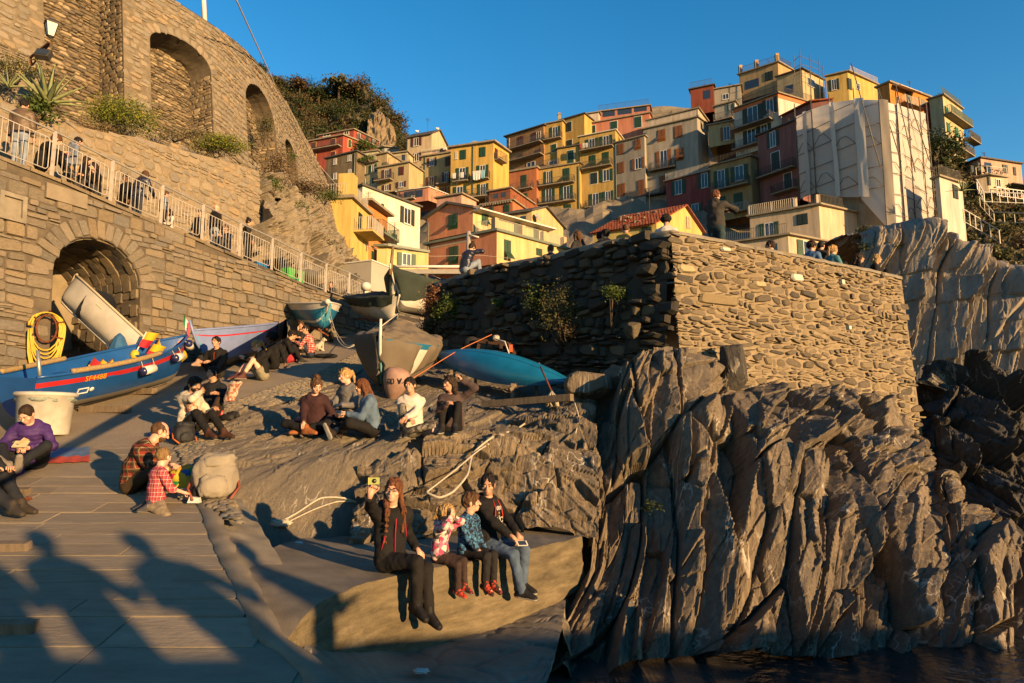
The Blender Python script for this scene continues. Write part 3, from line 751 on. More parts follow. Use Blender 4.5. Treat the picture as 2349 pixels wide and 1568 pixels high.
class Hole:
 """arched opening in (u, z): straight jambs, then an elliptical head"""
 def __init__(s,ua,ub,z0,zs,zt):s.ua,s.ub,s.z0,s.zs,s.zt=ua,ub,z0,zs,zt;s.c=(ua+ub)/2;s.r=(ub-ua)/2
 def has(s,u,z,g=0.0):
  if u<s.ua-g or u>s.ub+g or z<s.z0-g:return False
  if z <= s.zs:return True
  return ((u-s.c)/(s.r+g)) ** 2+((z-s.zs)/(s.zt-s.zs+g)) ** 2<1
 def outline(s,n=18):
  pts=[(s.ua,s.z0+(s.zs-s.z0)*k/8) for k in range(8)]
  pts += [(s.c-s.r*math.cos(math.pi*k/n),s.zs+(s.zt-s.zs)*math.sin(math.pi*k/n)) for k in range(n+1)]
  return pts+[(s.ub,s.zs+(s.z0-s.zs)*k/8) for k in range(1,9)]
def backing(name,surf,u0,u1,zlo,zhi,holes,mat,parent,nu,nz,off=0.0,gap_=.13):
 us=np.linspace(u0,u1,nu);Gd=np.zeros((nu,nz,3));keep=np.ones((nu-1,nz-1),bool);UZ=np.zeros((nu,nz,2))
 for i,u in enumerate(us):
  a,b_=zlo(u),zhi(u)
  for j in range(nz):
   z=a+(b_-a)*j/(nz-1);UZ[i,j]=(u,z);p,ax,bx,n=surf.frame(u,z);Gd[i,j]=p+n*off
 for i in range(nu-1):
  for j in range(nz-1):
   cu=(UZ[i,j]+UZ[i+1,j+1]+UZ[i+1,j]+UZ[i,j+1])/4
   if any(h.has(cu[0],cu[1],gap_) for h in holes):keep[i,j]=False
 Gd += .02*vnoise(Gd*6)[...,None]*0
 return grid_mesh(name,Gd,mat,True,parent,keep,flip=False)
def niche(parent,surf,h,depth,mat_rev,mat_back,name='niche_back',mat_front=None):
 col=[]
 for e in (0,.12,.42):                       # a collar that carries the wall face up to the exact edge of the opening
  o_=Hole(h.ua-e,h.ub+e,h.z0-.001,h.zs,h.zt+e).outline();row=[]
  for u,z in o_:p,a,b_,n=surf.frame(u,z);row.append(p+n*(.006 if e<.4 else -.01))
  col.append(row)
 grid_mesh('arch_collar',np.array(col),mat_front or mat_rev,True,parent,flip=True)
 pts=h.outline();rows=[]
 for q in np.linspace(0,1,6):
  row=[]
  for u,z in pts:
   p,a,b_,n=surf.frame(u,z);row.append(p-n*depth*q+n*(.012 if q == 0 else 0))
  rows.append(row)
 rows=np.array(rows);rows += (.035*vnoise(rows*4))[...,None]*np.linspace(0,1,6)[:,None,None]
 g=grid_mesh('niche_reveal',rows,mat_rev,False,parent,flip=True)
 us=np.linspace(h.ua-.03,h.ub+.03,24);zs=np.linspace(h.z0-.02,h.zt+.03,24)
 Gd=np.array([[surf.frame(u,z)[0]-surf.frame(u,z)[3]*depth for z in zs] for u in us])
 grid_mesh(name,Gd,mat_back,True,parent,flip=False)
def voussoirs(surf,h,depth_r,n,T,proud=(.03,.06),rr=R):
 out=[]
 for k in range(n):
  th=math.pi*(k+.5)/n;ra,rb=h.r+depth_r/2,(h.zt-h.zs)+depth_r/2
  u=h.c-ra*math.cos(th);z=h.zs+rb*math.sin(th)
  tu,tz=ra*math.sin(th),rb*math.cos(th);wdt=math.pi/n*math.hypot(tu,tz)*.9
  out.append((u,z,wdt,depth_r*rr.uniform(.85,1.15),rr.uniform(*proud),math.atan2(tz,tu),rr.randrange(len(T))))
 return out
def ring_skip(holes,dr):
 def f(u,z,l,h):
  for H in holes:
   if H.has(u,z,dr+.06 if z>H.zs-.05 else .0) or H.has(u-l*.36,z,.0) or H.has(u+l*.36,z,.0):return True
  return False
 return f
 # --- A. the wall beside the ramp, with the boat arch; the footpath runs on its top
def fmA(u,z):q=.07*(5.2-z);return np.array([WA[0]+WD[0]*u+WN[0]*q,WA[1]+WD[1]*u+WN[1]*q,z])
SA=Surf(fmA)
def s_of(x,y,off=0.0):                        # where a ray meets the vertical plane of the path edge (moved inwards by off)
 p0=np.array([WA[0]-WN[0]*off,WA[1]-WN[1]*off,0]);p=ray_plane(x,y,p0,np.array([WN[0],WN[1],0]))
 return float(np.dot(p[:2]-p0[:2],WD)),float(p[2])
POSTS=[((122,402),(134,297)),((256,462),(267,366)),((372,512),(378,420)),((466,552),(473,469)),((552,590),(557,509)),((626,620),(629,548)),((692,650),(695,579)),((750,672),(753,607)),((803,690),(805,633)),((850,712),(850,655))]
PB=[s_of(*p[0]) for p in POSTS]
_zt=[(-8,PB[0][1]+.45)]+PB+[(PB[-1][0]+6,PB[-1][1]-.1)]
def ztopA(u):return interp(u,_zt)-.06
uaA,zsA=s_of(114,618);ubA,_=s_of(318,612);ucr,zcr=s_of(212,545)
HA=Hole(uaA,ubA,1.4,zsA-.05,zcr)
wallA=empty('ramp_wall',(0,0,0),label='sunlit stone retaining wall with a boat arch beside the ramp',cat='stone wall')
loA=lambda u:float(G(WA[1]+WD[1]*u))-.35
backing('mortar_bed',SA,-6,19,loA,ztopA,[HA],M['mortar_dark'],wallA,260,60)
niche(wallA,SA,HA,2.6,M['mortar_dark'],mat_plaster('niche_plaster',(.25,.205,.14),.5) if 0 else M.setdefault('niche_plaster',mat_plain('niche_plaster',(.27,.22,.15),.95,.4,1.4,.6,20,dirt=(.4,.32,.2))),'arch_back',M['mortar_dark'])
dark_blk=lambda u,z:HA.has(u,z,.5)
lay_stones(wallA,SA,-6,17,loA,ztopA,ring_skip([HA],.42),(.14,.34),(.2,.56),M['ashlar'],ASH,(.015,.07),.022,.035,.3,295,voussoirs(SA,HA,.46,19,ASH),seed=4,rot=.07)
# vault stones inside the arch
class Vault(Surf):pass
def fmV(u,z):                                   # u: round the opening, z: depth inwards
 pts=HA.outline(24);k=min(max(u,0),.9999)*(len(pts)-1);i=int(k);f=k-i
 uu=pts[i][0]*(1-f)+pts[i+1][0]*f;zz=pts[i][1]*(1-f)+pts[i+1][1]*f
 p,a,b_,n=SA.frame(uu,zz);return p-n*z
mv=MB();arcL=2*(HA.zs-HA.z0)+math.pi*(HA.r+HA.zt-HA.zs)/2
zz=.05
while zz<2.5:
 dp=R.uniform(.2,.34);u=0.0
 while u<arcL:
  l=R.uniform(.18,.4);c=(u+l/2)/arcL
  if .3<c<.99:
   p=fmV(c,zz+dp/2);a=unit(fmV(min(c+.01,.999),zz+dp/2)-fmV(c-.01,zz+dp/2));n0=-SA.frame((HA.ua+HA.ub)/2,3)[3]
   nn=unit(np.cross(a,n0));cen=fmV(.5,zz);
   ctr=SA.frame(HA.c,HA.zs-.5)[0]+n0*zz
   if np.dot(nn,ctr-p)<0:nn=-nn
   B=np.cross(nn,a);k=R.randrange(len(ASH));Mx=np.stack([a*(l-.02),B*(dp-.02),nn*R.uniform(.02,.06)],1)
   mv.add(ASH[k].V[0] @ Mx.T+p,ASH[k].F)
  u += l
 zz += dp
mv.build('vault_stones',M['sea_stone'],wallA,'stuff')
# coping flags along the path edge
for k in range(34):
 u=-5+k*.68;z=ztopA(u+.34);p,a,b_,n=SA.frame(u+.34,z)
 q0,q1=ztopA(u),ztopA(u+.66)
 mb=MB();A0=SA.pt(u,q0);A1=SA.pt(u+.66,q1);out_=n*R.uniform(.03,.09);inn=-n*.45;up=np.array([0,0,1.])
 mb.hexa([A0+out_-up*.05,A1+out_-up*.05,A1+inn-up*.05,A0+inn-up*.05],[A0+out_+up*.03,A1+out_+up*.03,A1+inn+up*.03,A0+inn+up*.03])
 o=mb.build('coping_stone',M['sea_stone'],wallA)
 # --- footpath on top, and its railing
rows=[]
for u in np.linspace(-8,20,60):
 z=float(interp(u,_zt))-.03;rows.append([np.append(WA+WD*u-WN*q,z) for q in (.02,1.2,2.4,3.6,5.0)])
fp=grid_mesh('footpath',np.array(rows),M['ramp_concrete'],True,flip=False);fp['kind']='structure'
M['rail_white']=mat_plain('rail_white',(.50,.46,.41),.45,.15,9,0,spec=.4,dirt=(.34,.23,.14))
M['rail_grey']=mat_plain('rail_grey',(.30,.28,.25),.4,.15,9,0,spec=.4)
rail=empty('path_railing',(0,0,0),label='white metal railing of upright bars along the path edge',cat='railing')
def pathp(u,dz=0,inn=.06):return np.append(WA+WD*u-WN*inn,float(interp(u,_zt))+dz)
us_p=[PB[0][0]*2-PB[1][0]]+[p[0] for p in PB]
for u in us_p:
 mb=MB();mb.bar(pathp(u,-.08),pathp(u,1.06),.06);mb.build('rail_post',M['rail_white'],rail)
for i in range(len(us_p)-1):
 a,b_=us_p[i],us_p[i+1]
 fr_=MB();A,B=a+.1,b_-.1
 fr_.tube([pathp(A,.16),pathp(A+.0,.8),pathp(A+.05,.86),pathp(B-.05,.86),pathp(B,.8),pathp(B,.16),pathp(B-.05,.1),pathp(A+.05,.1),pathp(A,.16)],.0125,5)
 po=fr_.build('rail_panel',M['rail_white'],rail)
 nb=11
 for k in range(1,nb):
  u=A+(B-A)*k/nb;mb=MB();mb.bar(pathp(u,.1),pathp(u,.86),.0105,0,5);mb.build('bar',M['rail_white'],po)
mb=MB();mb.tube([pathp(us_p[0]-.5,1.06)]+[pathp(u,1.06) for u in us_p],.024,8);mb.build('handrail',M['rail_grey'],rail)
# --- B. terrace wall behind the path
TOFF=2.7
def fmB(u,z):q=TOFF+.10*(z-5.5);return np.array([WA[0]+WD[0]*u-WN[0]*q,WA[1]+WD[1]*u-WN[1]*q,z])
SB=Surf(fmB)
_tb=[s_of(x,y,TOFF+.15) for x,y in ((90,262),(178,285),(248,302),(322,312),(419,339),(486,357),(570,379),(607,391))]
uB1=_tb[-1][0];ztB=lambda u:float(interp(u,[(-6,_tb[0][1]+.3)]+_tb));zbB=lambda u:float(interp(u,_zt))-.1
wallB=empty('terrace_wall',(0,0,0),label='low wall of pale fitted stones behind the footpath',cat='stone wall')
backing('mortar_bed',SB,-6,uB1,zbB,ztB,[],M['mortar'],wallB,60,12)
lay_stones(wallB,SB,-6,uB1,zbB,ztB,lambda *a:False,(.14,.36),(.18,.5),M['rubble_tan'],RUB,(.015,.05),.032,.05,.2,260,seed=9,rot=.12)
mb=MB()                                        # end face and thickness
A0,A1=SB.pt(uB1,zbB(uB1)),SB.pt(uB1,ztB(uB1));nB=-np.append(WN,0)*.5
mb.add([A0,A1,A1+nB,A0+nB],[(0,1,2,3)]);mb.build('wall_end',M['mortar'],wallB)
# planted strip above it
rows=[]
for u in np.linspace(-6,uB1+.2,40):
 p=SB.pt(u,ztB(u));w_=np.append(-WN,0)
 rows.append([p-[0,0,.06],p+w_*.5+[0,0,.1],p+w_*1.2+[0,0,.3],p+w_*3+[0,0,.7]])
o=grid_mesh('planted_bank',np.array(rows),M['soil'],True,flip=False);o['kind']='structure'
# --- C. the tall curved wall with niches
CB=[(-60,330,17.9),(100,350,19.4),(262,372,21.4),(345,385,22.6),(492,400,25.2),(570,420,28.0),(640,430,31.5),(695,480,36),(745,535,42),(800,605,50),(852,655,58)]
CT=[(-60,-330,19.0),(80,-250,20.6),(250,-112,22.6),(335,-42,23.9),(476,50,26.4),(555,108,29.0),(618,178,32.4),(668,255,37),(712,338,43),(765,445,51),(850,612,58.3)]
_cb=np.array([P(*q) for q in CB]);_ct=np.array([P(*q) for q in CT])
def cr(A,t):
 n=len(A);i=int(min(max(t,0),n-1.0001));f=t-i
 p0,p1,p2,p3=A[max(i-1,0)],A[i],A[i+1],A[min(i+2,n-1)]
 return .5*(2*p1+(p2-p0)*f+(2*p0-5*p1+4*p2-p3)*f*f+(3*p1-p0-3*p2+p3)*f ** 3)
_tt=np.linspace(0,len(CB)-1,400);_pp=np.array([cr((_cb+_ct)/2,t) for t in _tt])
_ul=np.concatenate([[0],np.cumsum(np.linalg.norm(np.diff(_pp,axis=0),axis=1))])
UC=_ul[-1]
_cbt=np.array([cr(_cb,t) for t in _tt]);_ctt=np.array([cr(_ct,t) for t in _tt])
def _at(A,u):
 k=np.interp(u,_ul,np.arange(len(_ul)));i=int(min(k,len(_ul)-2));f=k-i;return A[i]*(1-f)+A[i+1]*f
def fmC(u,z):
 u=min(max(u,0),UC);b_,t_=_at(_cbt,u),_at(_ctt,u);f=(z-b_[2])/max(t_[2]-b_[2],.05)
 p=b_+(t_-b_)*f;p[2]=z;return p
SC_=Surf(fmC)
zbC=lambda u:_at(_cbt,min(max(u,0),UC))[2];ztC=lambda u:_at(_ctt,min(max(u,0),UC))[2]
ua_,ub_=0,UC
def inC(x,y):return SC_.inv(x,y,0,UC,4,22)
def holeC(l,r,crown,bottom):
 (u0,z0),(u1,z1),(uc,zc),(ux,zb)=inC(*l),inC(*r),inC(*crown),inC(*bottom)
 return Hole(u0,u1,zb,min(z0,z1) if abs(z0-z1)<.6 else (z0+z1)/2,zc)
HC=[holeC((100,30),(281,40),(200,-60),(200,300)),holeC((344,108),(483,152),(400,84),(420,330)),
 holeC((564,240),(630,285),(596,236),(600,390)),holeC((654,330),(677,352),(663,325),(668,420)),holeC((768,556),(800,588),(780,546),(790,610))]
HC[0].zt += 3;HC[0].zs += 3;HC[1].zt=HC[1].zs+HC[1].r*.55;HC[2].zt=HC[2].zs+HC[2].r*.75
wallC=empty('curved_wall',(0,0,0),label='tall curving stone bastion wall with arched niches above the path',cat='stone wall')
backing('mortar_bed',SC_,0.02,UC-.02,lambda u:zbC(u)-.5,ztC,HC,gm('mortar_mid',(.20,.16,.105),.95,.35,5,.8,26),wallC,330,64)
for i,h in enumerate(HC):
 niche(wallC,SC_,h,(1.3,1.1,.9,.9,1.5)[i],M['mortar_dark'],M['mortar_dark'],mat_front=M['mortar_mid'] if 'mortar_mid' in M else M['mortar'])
ex=[]
for h in HC[1:4]:ex += voussoirs(SC_,h,.36,int(8+h.r*5),ASH,(.01,.03))
nC=lay_stones(wallC,SC_,.05,UC-.3,zbC,ztC,ring_skip(HC,.3),(.12,.29),(.2,.52),M['rubble_tan'],RUB,(.012,.05),.034,.05,.25,280,ex,seed=12)
# rough thin stones lining the niches
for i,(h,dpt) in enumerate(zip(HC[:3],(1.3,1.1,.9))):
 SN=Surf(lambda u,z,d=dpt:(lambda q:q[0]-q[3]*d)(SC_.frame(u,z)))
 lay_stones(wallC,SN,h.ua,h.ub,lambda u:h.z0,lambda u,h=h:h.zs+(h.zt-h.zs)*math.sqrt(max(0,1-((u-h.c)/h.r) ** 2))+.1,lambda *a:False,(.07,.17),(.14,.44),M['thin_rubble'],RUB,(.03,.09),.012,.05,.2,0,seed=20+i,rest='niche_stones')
 mv=MB();pts=h.outline(16)                # the right-hand reveal
 def fr(c,d):
  p,a,b_,n=SC_.frame(h.ub,h.z0+(h.zs-h.z0)*c);return p-n*d,b_,n,a
 Ht=h.zs-h.z0;z=0
 while z<Ht-.1:
  hh=R.uniform(.1,.22);d=.04
  while d<dpt-.1:
   l=R.uniform(.2,.4);p,b_,n,a=fr((z+hh/2)/Ht,d+l/2);k=R.randrange(len(RUB))
   Mx=np.stack([-n*(l-.02),b_*(hh-.015),-a*R.uniform(.02,.06)],1);
   mv.add(RUB[k].V[0] @ Mx.T+p,RUB[k].F);d += l
  z += hh
 mv.build('reveal_stones',M['thin_rubble'],wallC,'stuff')
 # top course and the ground behind the wall
rows=[]
for u in np.linspace(.02,UC-.02,200):
 p,a,b_,n=SC_.frame(u,ztC(u)-.01);hn=unit([n[0],n[1],0]);rows.append([p+hn*.02,p-hn*.45+[0,0,.02],p-hn*.5-[0,0,.5],p-hn*9-[0,0,.5]])
grid_mesh('wall_top',np.array(rows),M['mortar'],False,wallC,flip=False)
# --- D. the sea wall terrace (breakwater head)
d0,d1=P(992,690,19.2),P(1540,640,13.0);d2=P(2070,700,16.3)
DL=unit([d1[0]-d0[0],d1[1]-d0[1],0]);DR=unit([d2[0]-d1[0],d2[1]-d1[1],0])
LL=float(np.dot(d1-d0,DL));LR=float(np.dot(d2-d1,DR));c0=np.array([d1[0],d1[1],0])
def fmDL(u,z):p=c0-DL*(LL-u);n=np.array([DL[1],-DL[0],0]);q=p+n*.10*(4.0-z);q[2]=z;return q
def fmDR(u,z):p=c0+DR*u;n=np.array([DR[1],-DR[0],0]);q=p+n*.06*(4.0-z);q[2]=z;return q
SDL,SDR=Surf(fmDL),Surf(fmDR)
def uDL(x,y):
 n=np.array([DL[1],-DL[0],0]);p=ray_plane(x,y,c0,n);return float(np.dot(p-c0,DL))+LL,p[2]
def uDR(x,y):
 n=np.array([DR[1],-DR[0],0]);p=ray_plane(x,y,c0,n);return float(np.dot(p-c0,DR)),p[2]
_tl=[uDL(*q) for q in ((992,652),(1050,632),(1106,617),(1122,611),(1200,597),(1270,586),(1286,579),(1336,566),(1391,555),(1445,545),(1514,534),(1542,531))]
_tr=[uDR(*q) for q in ((1540,531),(1600,540),(1700,560),(1800,580),(1900,600),(2000,620),(2055,634))]
ztDL=lambda u:float(interp(u,_tl));ztDR=lambda u:float(interp(u,_tr))
gapL=[uDL(1116,640)[0],uDL(1284,620)[0]];slotu=(uDL(1440,640)[0],uDL(1472,640)[0]);slotz=(uDL(1450,690)[1],uDL(1450,610)[1])
wallD=empty('sea_wall',(0,0,0),label='massive rubble sea wall whose corner splits shade from sunlight',cat='stone wall')
loDL=lambda u:float(G(fmDL(u,2)[1]))-.9;loDR=lambda u:-1.2-.1*u
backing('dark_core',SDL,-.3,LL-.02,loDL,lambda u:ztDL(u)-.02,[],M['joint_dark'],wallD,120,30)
backing('mortar_bed',SDR,.02,LR,loDR,lambda u:ztDR(u)-.01,[],M['mortar'],wallD,120,40)
def skipDL(u,z,l,h):
 if any(abs(u-g_)<.07+l*.25 for g_ in gapL) and z>1.9:return True
 return slotu[0]<u<slotu[1] and slotz[0]<z<slotz[1]
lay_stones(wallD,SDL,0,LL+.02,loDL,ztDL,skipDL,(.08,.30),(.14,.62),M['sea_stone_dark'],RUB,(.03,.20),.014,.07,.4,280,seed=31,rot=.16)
boul=[]
for x,y,s_ in ((1450,762,.42),(1335,735,.3),(1250,700,.3)):
 u,z=uDL(x,y);boul.append((u,z,s_,s_*.9,.22,0,3))
big=[]
for x,y,ww,hh in ((1570,618,.46,.16),(1735,640,.36,.12),(1640,660,.9,.0)):
 pass
lay_stones(wallD,SDR,.0,LR,loDR,ztDR,lambda u,z,l,h:False,(.05,.19),(.08,.44),M['sea_stone'],RUB,(.004,.065),.024,.07,.4,290,seed=37,rot=.22)
for (x,y,ww,hh,nm) in ((1568,620,.5,.17,'pale_stone'),(1822,640,.42,.2,'white_patch'),(1735,655,.4,.14,'pale_stone'),(1640,690,1.0,.2,'long_stone'),(1660,575,.3,.1,'white_patch'),(1925,650,.14,.16,'white_patch'),(1935,755,.12,.12,'white_patch')):
 u,z=uDR(x,y);p,a,b_,n=SDR.frame(u,z);Mx=np.eye(4);Mx[:3,0]=a*ww;Mx[:3,1]=b_*hh;Mx[:3,2]=n*.075;Mx[:3,3]=p
 mt={'pale_stone':gm('pale_stone',(.42,.34,.2),.9,.2,6,.4),'white_patch':gm('white_patch',(.62,.58,.5),.9,.2,9,.5),'long_stone':M['sea_stone']}[nm]
 o=obj('stone',tmpl_mesh(RUB if nm != 'long_stone' else ASH,2,mt),wallD);o.matrix_world=Matrix(Mx.tolist())
 # rough concrete top, stepping with the wall
rows=[];inL=-np.array([DL[1],-DL[0],0]);inR=-np.array([DR[1],-DR[0],0])
for u in np.linspace(0,LL,60):
 p=fmDL(u,ztDL(u));rows.append([p-inL*.05-[0,0,.12],p-inL*.03,p+inL*.1+[0,0,.05],p+inL*.55+[0,0,.05],p+inL*.6-[0,0,.9]])
for u in np.linspace(.02,LR,60):
 p=fmDR(u,ztDR(u));ii=inR if u>.8 else unit(inL*(1-u/.8)+inR*u/.8)
 rows.append([p-inR*.04-[0,0,.07],p-inR*.03,p+ii*.1+[0,0,.04],p+ii*.55+[0,0,.04],p+ii*.6-[0,0,.9]])
rows=np.array(rows);rows[:,:4] += (.018*vnoise(rows[:,:4]*5))[...,None]
grid_mesh('wall_top',rows,M['concrete'],True,wallD,flip=False)
p=fmDR(LR,0);mb=MB()                        # far end
q0,q1=fmDR(LR,loDR(LR)),fmDR(LR,ztDR(LR));mb.add([q0,q1,q1+inR*5,q0+inR*5],[(3,2,1,0)]);
q0,q1=fmDL(0,loDL(0)),fmDL(0,ztDL(0));mb.add([q0,q1,q1+inL*6,q0+inL*6],[(0,1,2,3)]);mb.build('wall_end',M['mortar_dark'],wallD)
# terrace floor behind the parapet
mb=MB();zf=3.0
mb.add([np.append(fmDL(0,zf)[:2],zf)+inL*.5,np.append(c0[:2],zf)+inL*.5+inR*.5,np.append(fmDR(LR,zf)[:2],zf)+inR*.3,np.append(fmDR(LR,zf)[:2],zf)+inR*9+DR*2,np.append(fmDL(0,zf)[:2],zf)+inL*9],[(0,1,2,3,4)])
o=mb.build('terrace_floor',M['ramp_concrete']);o['kind']='structure'
# ------------------------------------------------------------------ the village on the hill
def crop(x0,y0,s):return lambda x,y:(x0+s*x,y0+s*y)
V1=crop(697.4,275.2,.10936);V2=crop(917.4,293.6,.1209);V3=crop(734,415.9,.12482);V4=crop(978.6,452.6,.1406)
K4=crop(1137.6,244.6,.25747);K5=crop(1590.2,97.9,.3276)
SHUT={'g':(.018,.06,.032),'dg':(.02,.035,.028),'b':(.10,.03,.018),'o':(.22,.085,.025),'c':(.45,.33,.2),'lg':(.03,.16,.08)}
for k_,c_ in SHUT.items():M['shutter_' +k_]=mat_plain('shutter_' +k_,c_,.55,.2,3,.0,spec=.3)
M['frame_white']=mat_plain('frame_white',(.70,.68,.62),.5,.08,3)
M['trim_yellow']=mat_plain('trim_yellow',(.62,.42,.18),.8,.1,3)
m,t,b=_nt('pane_glass');b.inputs['Base Color'].default_value=(.02,.025,.03,1);b.inputs['Roughness'].default_value=.08;b.inputs['Specular IOR Level'].default_value=.8;M['pane']=m
M['iron']=mat_plain('iron',(.05,.045,.04),.6,.2,4);M['iron_pale']=mat_plain('iron_pale',(.52,.47,.40),.5,.1,4);M['iron_green']=mat_plain('iron_green',(.04,.09,.055),.5,.1,4)
M['slate_roof']=mat_plain('slate_roof',(.10,.09,.08),.8,.3,4,.5,14);M['eave_stone']=mat_plain('eave_stone',(.30,.25,.18),.9,.25,2)
M['tile_red']=mat_stone('tile_red',[(.30,.075,.035),(.24,.06,.03),(.36,.11,.05),(.27,.085,.05)],var=.2,scale=3)
M['pipe']=mat_plain('pipe',(.16,.19,.15),.5,.1,3)
M['cloth_white']=mat_plain('cloth_white',(.72,.69,.64),.9,.06,3);M['cloth_blue']=mat_plain('cloth_blue',(.25,.5,.62),.9,.1,3)
HN={}
def wall_mat(col,stain=.34):
 k=tuple(round(c,3) for c in col)
 if k not in HN:HN[k]=mat_plaster('house_plaster',col,stain)
 return HN[k]
class House:
 def __init__(s,label,cat='house',group=None,name='house'):
  s.root=empty(name,(0,0,0),label=label,cat=cat,group=group);s.blocks=[]
 def block(s,q,A,B,bottom,Yb,col,C=None,depth=7.0,roof='flat',eave=.28,stain=.34,rmat=None,apexF=None,apexR=None,plane=None,eth=.16,top=True):
  """A, B: top corners of the front (crop pixels), C: far top corner of the right-hand side"""
  bx=q(*B);Bp=P(bx[0],bx[1],Yb) if plane is None else ray_plane(bx[0],bx[1],*plane);zt=Bp[2]
  ax_=q(*A);Ap=Pz(ax_[0],ax_[1],zt)
  if plane is not None:
   Ap=ray_plane(ax_[0],ax_[1],*plane);Ap=np.array([Ap[0],Ap[1],zt])
  d=unit([Bp[0]-Ap[0],Bp[1]-Ap[1],0]);n=np.array([d[1],-d[0],0])
  if n[1]>0:n=-n
  if C is not None:cx=q(*C);Cp=Pz(cx[0],cx[1],zt)
  else:Cp=Bp-n*depth
  sd=unit(Cp-Bp);sn=np.array([sd[1],-sd[0],0])
  if np.dot(sn,d)<0:sn=-sn
  Dp=Ap+(Cp-Bp)
  zb=ray_plane(*q((A[0]+B[0])/2,bottom),Bp,n)[2]
  mb=MB();m_=wall_mat(col,stain)
  lo=lambda p:np.array([p[0],p[1],zb])
  mb.add([lo(Ap),lo(Bp),Bp,Ap],[(0,1,2,3)]);mb.add([lo(Bp),lo(Cp),Cp,Bp],[(0,1,2,3)])
  mb.add([lo(Cp),lo(Dp),Dp,Cp],[(0,1,2,3)]);mb.add([lo(Dp),lo(Ap),Ap,Dp],[(0,1,2,3)])
  rm=rmat or M['eave_stone'];up=np.array([0,0,1.])
  rf=MB()
  if apexF:                                # gable over the front, ridge running back along the side
   ap=ray_plane(*q(*apexF),Bp,n);bk_=Cp-Bp
   mb.add([Ap,Bp,ap],[(0,1,2)]);mb.add([Dp,Cp,ap+bk_],[(0,2,1)])
   o1,o2=n*.35,-sd*0
   for e,f in ((Ap,-1),(Bp,1)):
    sl=unit(e-ap);e2=e+sl*.35;h_=unit(bk_)
    rf.hexa([ap+n*.35,e2+n*.35,e2+bk_,ap+bk_] if f>0 else [e2+n*.35,ap+n*.35,ap+bk_,e2+bk_],[x_+up*eth for x_ in ([ap+n*.35,e2+n*.35,e2+bk_,ap+bk_] if f>0 else [e2+n*.35,ap+n*.35,ap+bk_,e2+bk_])])
  elif apexR:                              # gable over the right-hand side, ridge parallel to the front
   ap=ray_plane(*q(*apexR),Bp,sn);bk_=Ap-Bp
   mb.add([Bp,Cp,ap],[(0,1,2)]);mb.add([Ap,Dp,ap+bk_],[(0,2,1)])
   for e,f in ((Bp,1),(Cp,-1)):
    sl=unit(e-ap);e2=e+sl*.4
    Q=[ap+sn*.3,e2+sn*.3,e2+bk_-sn*.3,ap+bk_-sn*.3]
    if f>0:Q=Q[::-1]
    rf.hexa(Q,[x_+up*eth for x_ in Q])
    if roof == 'tile' and f>0:
     s.tiles=(ap,e2,bk_,sn)
  elif roof == 'flat' and top:
   e=eave;Q=[Ap+n*e-d*e,Bp+n*e+sn*e,Cp+sn*e-n*.1,Dp-d*e-n*.1]
   rf.hexa([x_+up*.002 for x_ in Q],[x_+up*eth for x_ in Q])
  else:
   mb.add([Ap,Bp,Cp,Dp],[(0,1,2,3)])
  mb.build('wall',m_,s.root)
  blk=dict(A=Ap,B=Bp,C=Cp,D=Dp,d=d,n=n,sd=sd,sn=sn,zb=zb,zt=zt,q=q,house=s)
  if rf.n:blk['roof']=rf.build('roof',rm,s.root)
  s.blocks.append(blk);return blk
def fp_(blk,side):
 return (blk['B'],blk['n'],blk['d']) if side == 'f' else (blk['B'],blk['sn'],blk['sd'])
def rect_on(blk,r,side):
 p0,n,d=fp_(blk,side);q=blk['q'];xc,yc=(r[0]+r[2])/2,(r[1]+r[3])/2
 L=ray_plane(*q(r[0],yc),p0,n);R_=ray_plane(*q(r[2],yc),p0,n);T=ray_plane(*q(xc,r[1]),p0,n);Bt=ray_plane(*q(xc,r[3]),p0,n)
 c=ray_plane(*q(xc,yc),p0,n);return c,n,d,abs(np.dot(R_-L,d)),abs(T[2]-Bt[2])
